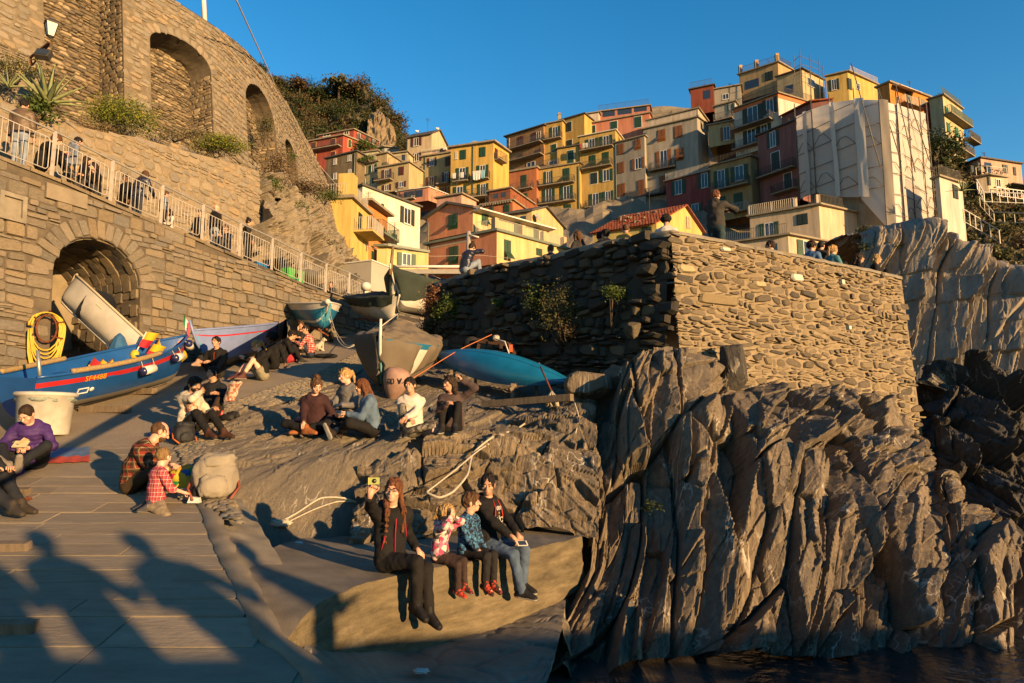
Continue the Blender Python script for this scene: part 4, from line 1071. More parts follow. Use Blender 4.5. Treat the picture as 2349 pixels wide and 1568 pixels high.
def window(blk,kind,r,sh='g',side='f',trim=None):
 c,n,d,w_,h_=rect_on(blk,r,side);up=np.array([0,0,1.]);root=blk['house'].root;ax=[d,up,n]
 ms=M['shutter_' +sh];tm_=M[trim] if trim else None
 ww=w_ if kind in ('w','sc','ss','dark') else w_*.5
 fr=MB();tk=.07 if ww>.5 else .045
 mt=[M['frame_white']]
 if kind == 'sc' or kind == 'ss':
  mt=[tm_ or ms];e=.09 if trim else .03
  fr.box(c+n*.012,(ww+2*e,h_+2*e,.024),ax)
 elif kind == 'dark':
  mt=[M['pane']];fr.box(c+n*.01,(ww,h_,.02),ax)  # flat dark panel; on loggias it stands in for the shade inside
 else:
  for sx in (-1,1):fr.box(c+d*sx*(ww/2-tk/2)+n*.03,(tk,h_,.06),ax)
  for sz in (-1,1):fr.box(c+up*sz*(h_/2-tk/2)+n*.031,(ww,tk,.062),ax)
  fr.box(c+n*.029,(tk*.8,h_-.02,.05),ax)
  fr.box(c-up*(h_/2+.04)+n*.07,(ww+.15,.06,.14),ax)
 wo=fr.build('window',mt,root)
 if kind in ('w','so'):
  pm_=MB();pm_.box(c+n*.008,(ww-.02,h_-.02,.016),ax);pm_.build('pane',M['pane'],wo)
 if kind == 'so':
  sw=w_*.25
  for sx in (-1,1):
   mb=MB();cc=c+d*sx*(ww/2+sw/2+.01)+n*.05
   mb.box(cc,(sw-.02,h_,.05),ax)
   for k in (-1,1):mb.box(cc+up*k*h_*.24+n*.03,(sw*.68,h_*.38,.03),ax)
   mb.build('shutter',ms,wo)
 if kind in ('sc','ss'):
  for sx in (-1,1):
   mb=MB();cc=c+d*sx*ww/4+n*.05;hh=h_ if kind == 'sc' else h_*.55;cu=cc+up*(h_-hh)/2
   mb.box(cu,(ww/2-.03,hh,.05),ax)
   nk=max(2,int(hh/.28))
   for k in range(nk):mb.box(cu+up*(hh*((k+.5)/nk-.5))+n*.03,(ww/2*.72,hh/nk*.7,.026),ax)
   if kind == 'ss':                     # lower flap propped outwards
    fa=unit(-up*.78+n*.62);fn=unit(np.cross(d,fa));fn=fn if np.dot(fn,n)>0 else -fn;fl=h_*.45
    hin=cu-up*hh/2+n*.02;fc=hin+fa*fl/2
    mb.box(fc,(ww/2-.03,fl,.04),[d,fa,fn])
   mb.build('shutter',ms,wo)
 return wo
def railing_mesh(mb,pts,h,sp=.16,r=.016,top=.03):
 up=np.array([0,0,1.])
 for a,b in zip(pts[:-1],pts[1:]):
  L=np.linalg.norm(b-a);k=max(1,int(L/sp));mb.bar(a+up*h,b+up*h,top);mb.bar(a+up*.08,b+up*.08,top*.7)
  for i in range(k+1):p=a+(b-a)*i/k;mb.bar(p,p+up*h,r*2 if i % 8 else r*2.6)
def balcony(blk,x0,x1,y,side='f',out=.95,rail='iron',h=.95,slab=None,th=.14,depth_only=False):
 p0,n,d=fp_(blk,side);q=blk['q'];a=ray_plane(*q(x0,y),p0,n);b=ray_plane(*q(x1,y),p0,n);z=(a[2]+b[2])/2
 a[2]=b[2]=z;root=blk['house'].root;up=np.array([0,0,1.]);s=slab or M['eave_stone']
 if np.dot(b-a,d)<0:a,b=b,a
 mb=MB();mb.box((a+b)/2+n*out/2-up*th/2,(np.linalg.norm(b-a),out,th),[unit(b-a),n,up]);bo=mb.build('balcony',s,root)
 rm=MB();railing_mesh(rm,[a,a+n*(out-.05),b+n*(out-.05),b],h);rm.build('balcony_rail',M[rail],bo)
 return a,b,n,z
def roof_rail(blk,pts,rail='iron_pale',h=1.0,sp=.18):
 """railing along the roof edge: pts given as fractions along A-B-C"""
 A,B,Cc=blk['A'],blk['B'],blk['C'];up=np.array([0,0,1.])
 f=lambda t_:(A+(B-A)*t_ if t_ <= 1 else B+(Cc-B)*(t_-1))+up*.17
 rm=MB();railing_mesh(rm,[f(t_) for t_ in pts],h,sp);rm.build('roof_rail',M[rail],blk['house'].root)
def chimney(blk,t_,back,w_=.5,h=1.0,mat=None):
 A,B=blk['A'],blk['B'];up=np.array([0,0,1.]);p=A+(B-A)*t_-blk['n']*back
 mb=MB();mb.box(p+up*(h/2-.2),(w_,w_,h+.4));mb.box(p+up*(h+.06),(w_*1.3,w_*1.3,.1));mb.box(p+up*(h+.22),(w_*.7,w_*.7,.2))
 mb.build('chimney',mat or M['eave_stone'],blk.get('roof') or blk['house'].root)
def pipe(blk,x,y0,y1,side='f',mat='pipe'):
 p0,n,d=fp_(blk,side);q=blk['q'];a=ray_plane(*q(x,y0),p0,n);b=ray_plane(*q(x,y1),p0,n);b[:2]=a[:2]
 mb=MB();mb.tube([a+n*.09,b+n*.09],.055,6);mb.build('downpipe',M[mat],blk['house'].root)
def cloth(blk,r,col,label,side='f',off=1.0,wv=3):
 c,n,d,w_,h_=rect_on(blk,r,side);up=np.array([0,0,1.]);rows=[]
 for j in np.linspace(0,1,7):
  rows.append([c+n*(off+.05*math.sin(i*6.28*wv)*j)+d*(i-.5)*w_*(1-.1*j)+up*(h_*(.5-j)-.12*h_*math.sin(i*3.14)*j) for i in np.linspace(0,1,13)])
 mb=MB();mb.sheet(rows,0,True);mb.sheet([[p+n*.012 for p in r_] for r_ in rows],0,True,True)
 o=mb.build('laundry',M[col]);tag(o,label,'laundry','washing hung on the village balconies')
def wins(blk,L,**k):
 for w_ in L:
  kw=dict(k);kw.update(w_[2] if len(w_)>2 and isinstance(w_[2],dict) else {});window(blk,w_[0],w_[1],**kw)
  # --- hillsides
def hillside(name,cols,mat,nu,nv,amp,seed,kind='structure'):
 return loft_rock(name,cols,mat,nu,nv,(amp,amp*.4),((6,5),(2.2,2)),seed,.2,(.1,-1,.4),20,kind)[0]
hillside('village_hill',[[(560,800,56),(560,560,78),(560,400,130),(560,330,150)],[(760,800,58),(760,560,82),(760,420,118),(760,350,135)],[(950,800,60),(950,540,84),(950,440,112),(950,350,130)],[(1160,800,60),(1160,540,88),(1160,440,115),(1160,365,128)],
 [(1350,800,60),(1350,520,90),(1350,400,112),(1350,290,124)],[(1600,800,62),(1600,500,88),(1600,360,108),(1600,230,118)],[(1850,800,60),(1850,500,80),(1850,360,98),(1850,220,110)],[(2040,800,60),(2040,500,76),(2040,380,92),(2040,250,102)],[(2140,800,62),(2140,480,76),(2140,400,88),(2140,330,96)]],M['cliff_tan'],90,60,.8,3)
HC_=[[(470,460,150),(480,330,165),(490,220,182),(490,120,196)],[(600,470,150),(605,340,165),(600,250,180),(598,166,195)],[(680,470,150),(685,350,165),(690,270,180),(690,212,194)],[(740,470,150),(745,360,165),(745,290,180),(742,226,194)],[(800,470,148),(800,370,162),(800,290,178),(797,205,192)],
 [(850,470,146),(850,380,160),(848,300,175),(846,222,188)],[(890,470,144),(890,390,158),(888,320,170),(884,250,182)],[(925,470,144),(925,400,156),(922,350,166),(916,315,176)],[(960,480,144),(960,430,152),(960,400,160),(955,370,168)]]
hill_o,HG=loft_rock('wooded_hill',HC_,M['hill'],90,70,(2.0,.8),((9,8),(3,3)),19,.2,(.1,-1,.4),25)
tan_o,_=loft_rock('hill_crag',[[(838,345,150),(842,310,156),(846,280,162),(850,266,170)],[(865,350,149),(866,312,155),(868,270,161),(866,252,169)],[(888,350,149),(890,318,155),(890,280,161),(884,268,169)],[(905,350,150),(908,330,155),(908,310,160),(902,290,168)]],mat_rock('crag',[(.17,.125,.07),(.26,.19,.105),(.32,.24,.135),(.20,.155,.095)],(0,.2,0),(1,1,.4),0,.3,.8),40,40,(.6,.35,.2),((3,5),(1.2,2),(.5,1)),5,.1,(.1,-1,.3),4)
RH_=[[(2105,640,60),(2110,560,66),(2125,470,72),(2140,345,80)],[(2170,640,58),(2175,570,65),(2185,480,71),(2190,372,79)],[(2230,650,56),(2235,590,63),(2240,510,70),(2245,420,78)],[(2300,670,54),(2300,610,61),(2300,540,68),(2300,470,77)],[(2400,720,52),(2400,640,58),(2400,560,66),(2400,480,76)],[(2520,740,52),(2520,660,58),(2520,580,66),(2520,500,76)]]
rh_o,RHG=loft_rock('east_slope',RH_,M['hill'],70,60,(.8,.35),((4,4),(1.5,1.5)),29,.2,(.1,-1,.4),10)
# --- left-hand cluster
h=House('large red house with yellow window trims at the foot of the wooded hill')
b_=h.block(V1,(60,478),(822,338),1240,100,(.36,.085,.06),C=(1150,462),eth=.2)
wins(b_,[('sc',(172,478,250,640)),('sc',(575,405,660,580)),('sc',(170,728,250,870)),('sc',(575,672,660,775))],sh='b',trim='trim_yellow');window(b_,'sc',(925,420,985,580),'g','r','trim_yellow')
balcony(b_,78,790,620);b2=h.block(V1,(310,345),(1045,215),520,102,(.36,.085,.06),C=(1560,460));chimney(b2,.5,3)
wins(b2,[('w',(840,245,945,320)),('w',(405,300,550,350))]);wins(b2,[('w',(1120,275,1180,425)),('sc',(1300,350,1350,510)),('so',(1410,415,1515,560))],side='r');balcony(b2,1100,1480,500,'r')
h=House('narrow grey brown house with stained bare plaster below the red house')
b_=h.block(V1,(470,822),(1105,672),1480,88,(.23,.175,.11),stain=.5,rmat=M['slate_roof'])
wins(b_,[('w',(625,815,690,940)),('w',(920,740,990,870)),('w',(620,1120,690,1250)),('w',(925,1040,990,1190))]);pipe(b_,1075,700,1450)
h=House('pale green house with potted plants on its roof terrace')
b_=h.block(V1,(1100,985),(1545,880),1480,88.6,(.36,.36,.23));b2=h.block(V1,(1112,715),(1545,660),985,93,(.55,.50,.33))
wins(b_,[('sc',(1215,995,1280,1130)),('sc',(1215,1255,1280,1380)),('sc',(1425,1210,1500,1340)),('so',(1380,945,1525,1100))],trim='frame_white');wins(b2,[('dark',(1180,780,1240,900))]);roof_rail(b_,[0,.99],'iron')
h=House('cream house with brown shutters and a shallow balcony in the lower left cluster')
b_=h.block(V1,(1545,1022),(2205,905),1500,86,(.50,.39,.22));b2=h.block(V1,(1545,745),(1748,705),1012,88,(.52,.40,.22));b3=h.block(V1,(1760,732),(2160,682),960,91,(.52,.44,.28));b4=h.block(V1,(1545,622),(1690,585),745,96,(.33,.34,.33),C=(1990,605))
wins(b_,[('so',(1640,1045,1835,1275)),('sc',(1995,990,2090,1160)),('so',(1645,1365,1830,1490)),('so',(1940,1300,2140,1420))],sh='b');balcony(b_,1545,1880,1290);wins(b3,[('w',(1880,815,1940,915)),('dark',(2050,735,2120,860))]);wins(b4,[('sc',(1585,625,1625,715))]);chimney(b4,.8,2);roof_rail(b_,[.35,.99],'iron')
h=House('tall cream tower house with rust red shutters and a lit gable side')
b_=h.block(V2,(130,185),(605,105),1150,92,(.58,.45,.29),C=(880,335),roof='gable',apexR=(740,55),rmat=M['slate_roof'])
wins(b_,[('so',(215,190,410,350)),('so',(225,485,410,640)),('so',(230,760,420,910)),('so',(230,1030,420,1140))],sh='b');pipe(b_,150,205,1120)
h=House('grey yellow house in part shade between cream tower and yellow house')
b_=h.block(V2,(412,562),(966,478),1150,88,(.46,.36,.18));b2=h.block(V2,(418,480),(1010,395),562,91,(.58,.33,.25))
wins(b_,[('so',(525,575,695,730)),('sc',(860,560,960,720)),('so',(500,930,700,1110)),('so',(800,845,960,1060))],sh='b');balcony(b_,740,960,1080);wins(b2,[('w',(695,435,760,500))]);roof_rail(b_,[0,.6],'iron_pale');pipe(b_,485,560,1110)
mb=MB();c,n,d,w_,h_=rect_on(b2,(845,390,905,440),'f');mb.box(c+n*.3,(w_,h_,.4),[d,[0,0,1],n]);o=mb.build('wall_unit',M['frame_white'],h.root)
h=House('bright yellow house with green shutters and washing on two balconies')
b_=h.block(V2,(968,390),(1772,282),1290,84,(.58,.385,.11),C=(2068,480),eave=.4,eth=.2)
wins(b_,[('w',(1050,455,1085,595)),('sc',(1142,425,1250,600)),('sc',(1512,372,1622,550)),('so',(1065,760,1305,1010)),('so',(1460,710,1680,960)),('so',(1015,1115,1262,1260)),('so',(1475,1065,1680,1310))]);pipe(b_,1395,340,1260)
balcony(b_,1040,1320,1030,out=.8);balcony(b_,1425,1705,985,out=.8);balcony(b_,1290,1690,1330);window(b_,'sc',(1800,400,1850,600),'b','r');balcony(b_,1785,1930,640,'r');chimney(b_,.44,2,.7,1.1);chimney(b_,.66,2,.4,.7)
for r_,cc,lb in (((1045,905,1112,1000),'cloth_white','small white towel on the left balcony of the yellow house'),((1195,890,1262,985),'cloth_white','white towel nearest the drainpipe of the bright yellow house'),((1425,862,1580,1020),'cloth_white','large white sheet draped over the right balcony of the yellow house'),((1580,848,1662,990),'cloth_blue','pale blue checked sheet beside the large white one')):cloth(b_,r_,cc,lb,off=.86)
h=House('low salmon house with an open loggia below the cream tower')
b_=h.block(V2,(-60,1222),(545,1135),1420,76,(.60,.27,.18),C=(950,1290),rmat=M['frame_white'],eth=.1,eave=.15)
wins(b_,[('dark',(80,1195,430,1330)),('w',(215,1290,290,1355))]);window(b_,'sc',(670,1130,730,1230),'c','r');balcony(b_,0,300,1360,out=.6)  # wide dark panel replaces the shaded recess of the open loggia
h=House('pale pink flat roofed block under the salmon loggia house')
b_=h.block(V2,(700,1345),(1170,1268),1500,72,(.62,.36,.27),C=(1450,1405));roof_rail(b_,[0,.5],'iron')
h=House('low rust brown house tucked between yellow house and main block')
b_=h.block(V2,(1690,1222),(2095,1150),1420,82,(.30,.105,.055));wins(b_,[('dark',(1780,1250,1870,1340)),('dark',(1920,1225,2010,1320))])
h=House('orange brown house with a bracketed cornice and green shutters')
b_=h.block(V2,(1570,1475),(2140,1385),1640,75,(.50,.19,.09));wins(b_,[('sc',(1980,1465,2075,1590)),('sc',(1705,1510,1775,1600))]);roof_rail(b_,[.1,.95],'iron')
for k in range(12):
 mb=MB();mb.box(b_['A']+(b_['B']-b_['A'])*(k+.5)/12+b_['n']*.16-[0,0,.12],(.16,.3,.18),[b_['d'],b_['n'],[0,0,1]]);mb.build('cornice_bracket',M['eave_stone'],b_['roof'])
 # --- the tall main block
h=House('tall tan house with stacked terraces at the left end of the main block')
b_=h.block(K4,(95,272),(425,172),600,104,(.36,.20,.10),rmat=M['slate_roof'],eave=.4);wins(b_,[('sc',(200,268,245,370)),('sc',(325,235,360,320)),('w',(362,225,400,315)),('sc',(205,425,245,490)),('sc',(358,382,400,445)),('w',(275,495,350,548))],sh='b');balcony(b_,135,425,362,out=1.3);balcony(b_,135,430,470,out=1.3);pipe(b_,122,285,570,mat='iron_pale')
h=House('orange house under the tan terraces with green shuttered doors')
b_=h.block(K4,(115,592),(362,548),960,102.2,(.48,.18,.085),eth=.3);wins(b_,[('sc',(226,612,272,728)),('sc',(230,776,280,895)),('sc',(75,870,118,940))]);balcony(b_,150,335,745);balcony(b_,150,340,905)
h=House('narrow yellow house with dark balconies right of the tan terraces')
b_=h.block(K4,(428,165),(592,132),575,103,(.50,.33,.105));wins(b_,[('so',(480,182,575,280)),('sc',(495,338,540,405)),('w',(470,482,560,540))],trim='frame_white');balcony(b_,437,592,298);balcony(b_,400,575,545);chimney(b_,.6,2,.5,2.2)
h=House('yellow house with three long balconies low in the main block')
b_=h.block(K4,(360,570),(746,506),1120,100.3,(.56,.38,.12));wins(b_,[('so',(430,578,505,692)),('ss',(600,552,655,672)),('so',(415,735,525,862)),('so',(572,708,686,830)),('sc',(458,900,512,975)),('sc',(608,874,668,1005))]);balcony(b_,385,705,700);balcony(b_,385,716,862);balcony(b_,520,720,1015);pipe(b_,738,530,1080)
h=House('tall plain yellow house with white trimmed dark windows in the main block')
b_=h.block(K4,(578,128),(787,68),575,102.3,(.52,.345,.105),rmat=M['slate_roof']);wins(b_,[('sc',(622,142,675,225)),('sc',(627,300,680,356))],sh='dg',trim='frame_white');b2=h.block(K4,(545,382),(752,348),575,101.4,(.52,.345,.11),rmat=M['slate_roof']);wins(b2,[('sc',(640,392,695,512))],trim='frame_white')
h=House('salmon pink house with three green shuttered windows high on the main block')
b_=h.block(K4,(785,165),(1368,62),300,101,(.54,.22,.145));wins(b_,[('sc',(828,174,888,246)),('sc',(1022,134,1082,206)),('sc',(1236,92,1298,188))],trim='frame_white');b2=h.block(K4,(915,52),(1368,-5),110,103.5,(.50,.21,.15));wins(b2,[('dark',(950,40,1060,90)),('dark',(1085,20,1210,70)),('dark',(1230,0,1345,45))]);b3=h.block(K4,(785,75),(915,55),165,104.5,(.62,.52,.42));roof_rail(b2,[0,.99],'iron')
h=House('yellow house in the middle of the main block with washing on its top balcony')
b_=h.block(K4,(745,275),(1062,212),1130,98.6,(.54,.365,.12),rmat=M['frame_white'],eth=.12);wins(b_,[('so',(800,288,912,372)),('so',(925,262,1038,350)),('ss',(835,436,888,540)),('ss',(952,408,1005,520)),('sc',(845,592,905,690),dict(sh='dg',trim='frame_white')),('so',(925,562,1042,668)),('so',(832,775,945,880)),('so',(950,755,1048,855)),('so',(842,948,935,1030)),('so',(960,932,1062,1010))]);balcony(b_,762,1052,385,out=1.1);balcony(b_,782,1040,548);balcony(b_,812,1062,895,out=1.1);pipe(b_,1066,290,1080)
for r_,cc,lb in (((770,358,790,396),'cloth_red','red towel drying on the top balcony of the main block'),((795,352,815,392),'cloth_white','white shirt beside the red towel on the top balcony'),((820,350,842,388),'cloth_white','white cloth right of the drying shirt on the top balcony')):
 M.setdefault('cloth_red',mat_plain('cloth_red',(.5,.12,.08),.9,.1,3));cloth(b_,r_,cc,lb,off=1.15)
h=House('lower grey house with five rust coloured shutters in the main block')
b_=h.block(K4,(1050,332),(1322,264),1010,96,(.36,.325,.27));wins(b_,[('sc',(1088,334,1140,428)),('ss',(1236,294,1290,385)),('sc',(1088,498,1142,595)),('so',(1212,460,1322,560)),('sc',(1088,690,1150,798)),('sc',(1265,655,1322,800))],sh='o')
h=House('tall grey house with orange shutters above the red tiled roof')
b_=h.block(K4,(1312,208),(1792,100),1010,93,(.38,.345,.295),C=(1885,165));wins(b_,[('ss',(1440,208,1510,312)),('sc',(1590,174,1660,280)),('so',(1428,392,1562,555)),('ss',(1600,374,1672,482)),('sc',(1458,618,1520,778))],sh='o');balcony(b_,1375,1605,565,slab=M['slate_roof']);balcony(b_,1182,1515,805,slab=M['slate_roof']);pipe(b_,1345,230,950);wins(b_,[('w',(1450,868,1510,925))]);b2=h.block(K4,(1350,130),(1800,20),215,95,(.50,.42,.34),depth=5);roof_rail(b_,[0,.97],'iron_pale')
h=House('dark red house behind the standing photographer')
b_=h.block(K4,(1515,672),(1935,568),1120,88,(.30,.085,.075));wins(b_,[('so',(1565,658,1688,785)),('so',(1800,594,1918,725)),('so',(1710,868,1842,1000))]);roof_rail(b_,[0,.97],'iron_pale')
h=House('dark rust red house below the skyline left of the roof scaffold')
b_=h.block(K5,(-20,332),(140,300),500,98,(.26,.075,.05),rmat=M['slate_roof']);wins(b_,[('dark',(70,335,120,395))]);roof_rail(b_,[0,.95],'iron')
h=House('grey house with roof plants beside the beige roof terrace')
b_=h.block(K5,(146,332),(332,300),470,97,(.36,.33,.28));wins(b_,[('w',(205,360,250,400))]);b2=h.block(K5,(150,452),(290,415),570,91.5,(.52,.48,.40));wins(b2,[('so',(240,430,285,500))]);balcony(b2,155,285,548);b3=h.block(K5,(105,585),(292,548),720,90,(.46,.36,.19));wins(b3,[('so',(190,590,280,685))],sh='o')
# --- right-hand cluster
h=House('white house with an orange band under its roof terrace')
b_=h.block(K5,(285,470),(592,360),760,84,(.60,.55,.47),C=(842,432),depth=8);wins(b_,[('so',(345,448,490,575)),('so',(485,392,590,500)),('so',(350,605,470,725)),('so',(450,575,545,645))],sh='dg');balcony(b_,288,565,585,out=1.3);roof_rail(b_,[0,1,1.95],'iron');balcony(b_,290,470,735)
mb=MB();
for a_,c_ in ((b_['A'],b_['B']),(b_['B'],b_['C'])):
 d_=unit(c_-a_);n_=b_['n'] if a_ is b_['A'] else b_['sn'];mb.box((a_+c_)/2-np.array([0,0,.28])+n_*.02,(np.linalg.norm(c_-a_),.04,.5),[d_,n_,[0,0,1]])
mb.build('painted_band',gm('band_orange',(.55,.16,.05)),h.root)
h=House('ochre house with green shutters and balconies below the white house')
b_=h.block(K5,(118,872),(402,798),1240,80,(.36,.26,.13),C=(502,835));wins(b_,[('so',(145,892,250,1030)),('so',(262,862,385,968)),('sc',(285,1055,345,1180)),('sc',(180,1080,225,1150))]);balcony(b_,150,402,1018);balcony(b_,290,400,1185,rail='iron_pale');roof_rail(b_,[0,1],'iron')
h=House('beige penthouse with tall corner posts on the skyline')
b_=h.block(K5,(320,228),(592,142),380,96,(.46,.32,.17),C=(700,200));wins(b_,[('sc',(505,205,558,265)),('dark',(362,262,460,320))],sh='dg');roof_rail(b_,[0,1,1.9],'iron')  # loggia shade put in as a dark panel on the wall
for t_ in (0.03,.45,.97):
 mb=MB();mb.box(b_['A']+(b_['B']-b_['A'])*t_-b_['n']*.3+[0,0,.8],(.5,.5,1.6));mb.build('corner_post',wall_mat((.5,.34,.17)),h.root)
h=House('cream house wrapped in roof scaffolding on the skyline')
b_=h.block(K5,(585,245),(760,190),420,93,(.50,.40,.24),C=(915,268),rmat=M['slate_roof']);wins(b_,[('dark',(640,300,700,360))]);wins(b_,[('w',(800,255,850,310))],side='r')
h=House('yellow house with a pale lit side on the skyline behind the netting')
b_=h.block(K5,(928,240),(1080,208),440,92,(.56,.39,.13),C=(1298,302));wins(b_,[('so',(950,258,1022,335))],sh='dg');wins(b_,[('sc',(1085,255,1108,330),dict(sh='dg')),('w',(1140,285,1165,330))],side='r');roof_rail(b_,[1.1,1.98],'iron_pale')
h=House('orange house with a white awning above the scaffold netting')
b_=h.block(K5,(1288,318),(1372,284),500,86,(.58,.24,.06),C=(1665,392),eth=.22);wins(b_,[('sc',(1495,358,1530,442)),('sc',(1598,405,1622,472))],side='r');balcony(b_,1440,1590,455,'r',rail='iron_pale')
c,n,d,w_,h_=rect_on(b_,(1395,310,1540,345),'r');mb=MB();mb.hexa([c-d*w_/2+n*.05,c+d*w_/2+n*.05,c+d*w_/2+n*1.2-np.array([0,0,.5]),c-d*w_/2+n*1.2-np.array([0,0,.5])],[c-d*w_/2+n*.05+np.array([0,0,.06]),c+d*w_/2+n*.05+np.array([0,0,.06]),c+d*w_/2+n*1.2-np.array([0,0,.44]),c-d*w_/2+n*1.2-np.array([0,0,.44])]);mb.build('awning',M['cloth_white'],h.root)
h=House('narrow crimson house right of the scaffold netting')
b_=h.block(K5,(1612,445),(1644,430),720,84,(.42,.06,.05),C=(1738,468));wins(b_,[('sc',(1650,448,1670,502)),('w',(1693,478,1715,520)),('so',(1690,555,1728,620))],side='r',sh='lg');balcony(b_,1648,1735,650,'r')
h=House('pale yellow cliff top house with bright green shutters at the right')
b_=h.block(K5,(1652,402),(1746,372),800,82,(.50,.43,.26),C=(1882,472));wins(b_,[('sc',(1765,458,1786,525)),('sc',(1824,492,1843,542)),('sc',(1775,568,1796,626)),('sc',(1834,598,1855,656)),('so',(1776,670,1816,745)),('sc',(1838,705,1868,760))],side='r',sh='lg');balcony(b_,1756,1900,555,'r',rail='iron_green');balcony(b_,1826,1915,780,'r');balcony(b_,1890,1960,700,'r',rail='iron');roof_rail(b_,[1.02,1.95],'iron_green')
h=House('dull purple red house left of the scaffold netting')
b_=h.block(K5,(448,658),(725,545),1150,76,(.27,.125,.115),rmat=M['slate_roof']);wins(b_,[('so',(516,622,600,735)),('sc',(548,768,605,892),dict(trim='frame_white')),('sc',(638,915,690,1042),dict(trim='frame_white'))],sh='dg');balcony(b_,470,730,915);balcony(b_,572,745,1045);b2=h.block(K5,(620,520),(830,420),600,80,(.27,.125,.115),C=(980,400),rmat=M['tile_red'])
h=House('cream corner house with terraces below the scaffold netting')
b_=h.block(K5,(395,1222),(880,1142),1420,62,(.60,.47,.33),C=(1168,1202));wins(b_,[('sc',(726,1202,800,1275),dict(sh='dg')),('so',(465,1262,600,1370))]);roof_rail(b_,[0,.7],'iron_pale');roof_rail(b_,[1.02,1.6],'iron');b2=h.block(K5,(230,1412),(664,1352),1600,60.4,(.58,.47,.34),C=(1150,1440));wins(b2,[('so',(728,1395,900,1520)),('sc',(990,1430,1022,1520))],side='r');wins(b2,[('dark',(510,1410,590,1470))]);b3=h.block(K5,(664,1262),(665,1262),1360,60.3,(.60,.48,.36),C=(916,1300),depth=1) if 0 else None
roof_rail(b2,[0,.98],'iron')
for t_ in (.0,.33,.66,.98):
 mb=MB();mb.box(b_['A']+(b_['B']-b_['A'])*t_-b_['n']*.2+[0,0,.55],(.35,.35,1.1));mb.build('terrace_post',wall_mat((.58,.47,.36)),h.root)
h=House('low yellow house with a red tiled roof and cream gable')
b_=h.block(K4,(862,1125),(1430,1040),1330,58,(.60,.47,.17),C=(1835,1108),roof='tile',apexR=(1690,892),rmat=M['tile_red'],eth=.1);wins(b_,[('sc',(1300,1078,1385,1135)),('sc',(925,1142,1000,1178))],sh='dg');window(b_,'sc',(1696,985,1730,1090),'c','r')
ap,e2,bk_,sn_=h.tiles;fall=e2-ap;L_=np.linalg.norm(bk_);F_=np.linalg.norm(fall);fn_=unit(np.cross(bk_,fall));fn_=fn_ if fn_[2]>0 else -fn_
tm=MB();bd,fd=unit(bk_),unit(fall)
tm.add([p for i in range(5) for p in ([0,-.14+.07*i,.05*math.sin(math.pi*i/4)],[.5,-.16+.08*i,.06*math.sin(math.pi*i/4)])],[(2*i,2*i+1,2*i+3,2*i+2) for i in range(4)],0,True)
tme=tm.mesh('roof_tile',M['tile_red']);nr_,nc_=12,24
for i in range(nr_):
 for j in range(nc_):
  o=obj('roof_tile',tme,b_['roof']);p=ap+fall*(i/nr_)+bk_*((j+.5)/nc_)+sn_*.28*(1-2*j/nc_)+np.array([0,0,.11])
  cx_=fd*(F_/nr_*1.15/.5);cy_=-bd*(L_/nc_/.3)*1.02;cz_=fn_
  Mx=np.eye(4);Mx[:3,0]=cx_;Mx[:3,1]=cy_;Mx[:3,2]=cz_;Mx[:3,3]=p+fn_*R.uniform(0,.02);o.matrix_world=Matrix(Mx.tolist())
stn=ASH[2].mesh('roof_stone',M['rubble_tan'])
for k in range(16):
 o=obj('roof_stone',stn,b_['roof']);o.location=ap+fall*R.uniform(.15,.85)+bk_*R.uniform(.05,.95)+fn_*.22;o.scale=(.16,.14,.08);o.rotation_euler=(.5,0,R.random()*3)
chimney(b_,.55,.8,.3,.5,M['tile_red'])
h=House('narrow white tower house standing on the cliff edge')
b_=h.block(K5,(1690,955),(1722,942),1420,60,(.60,.53,.46),C=(1882,995));wins(b_,[('sc',(1817,1002,1850,1092)),('dark',(1845,1340,1858,1370))],side='r',sh='dg');roof_rail(b_,[0,1,1.95],'iron')
h=House('pink villa with a cream bay and white railings on the east slope')
b_=h.block(K5,(1880,868),(2012,812),1160,75,(.58,.36,.27),C=(2295,855),rmat=M['slate_roof']);wins(b_,[('sc',(1943,865,1960,920)),('sc',(1990,845,2008,900)),('sc',(2165,858,2200,915)),('sc',(2240,875,2258,930)),('sc',(2200,985,2212,1025)),('sc',(2255,998,2270,1035))],side='r',sh='dg')
b2=h.block(K5,(1985,945),(2062,935),1060,73,(.62,.50,.36),C=(2200,950));wins(b2,[('sc',(2065,942,2080,1000)),('w',(2118,958,2152,1015))],side='r',sh='dg');roof_rail(b2,[0,1,2],'frame_white',sp=.5)
window(b_,'dark',(2040,842,2088,912),side='r');c,n,d,w_,h_=rect_on(b_,(2095,1040,2310,1060),'r');mb=MB();mb.box(c+n*1.2,(w_,2.6,.1),[d,n,[0,0,1]]);mb.build('porch_roof',M['slate_roof'],h.root)
c,n,d,w_,h_=rect_on(b_,(2000,1085,2330,1140),'r');mb=MB();railing_mesh(mb,[c-d*w_/2+n*2.2-np.array([0,0,.5]),c+d*w_/2+n*2.2-np.array([0,0,.5])],1.0,.6,.03,.09);mb.build('porch_rail',M['frame_white'],h.root)
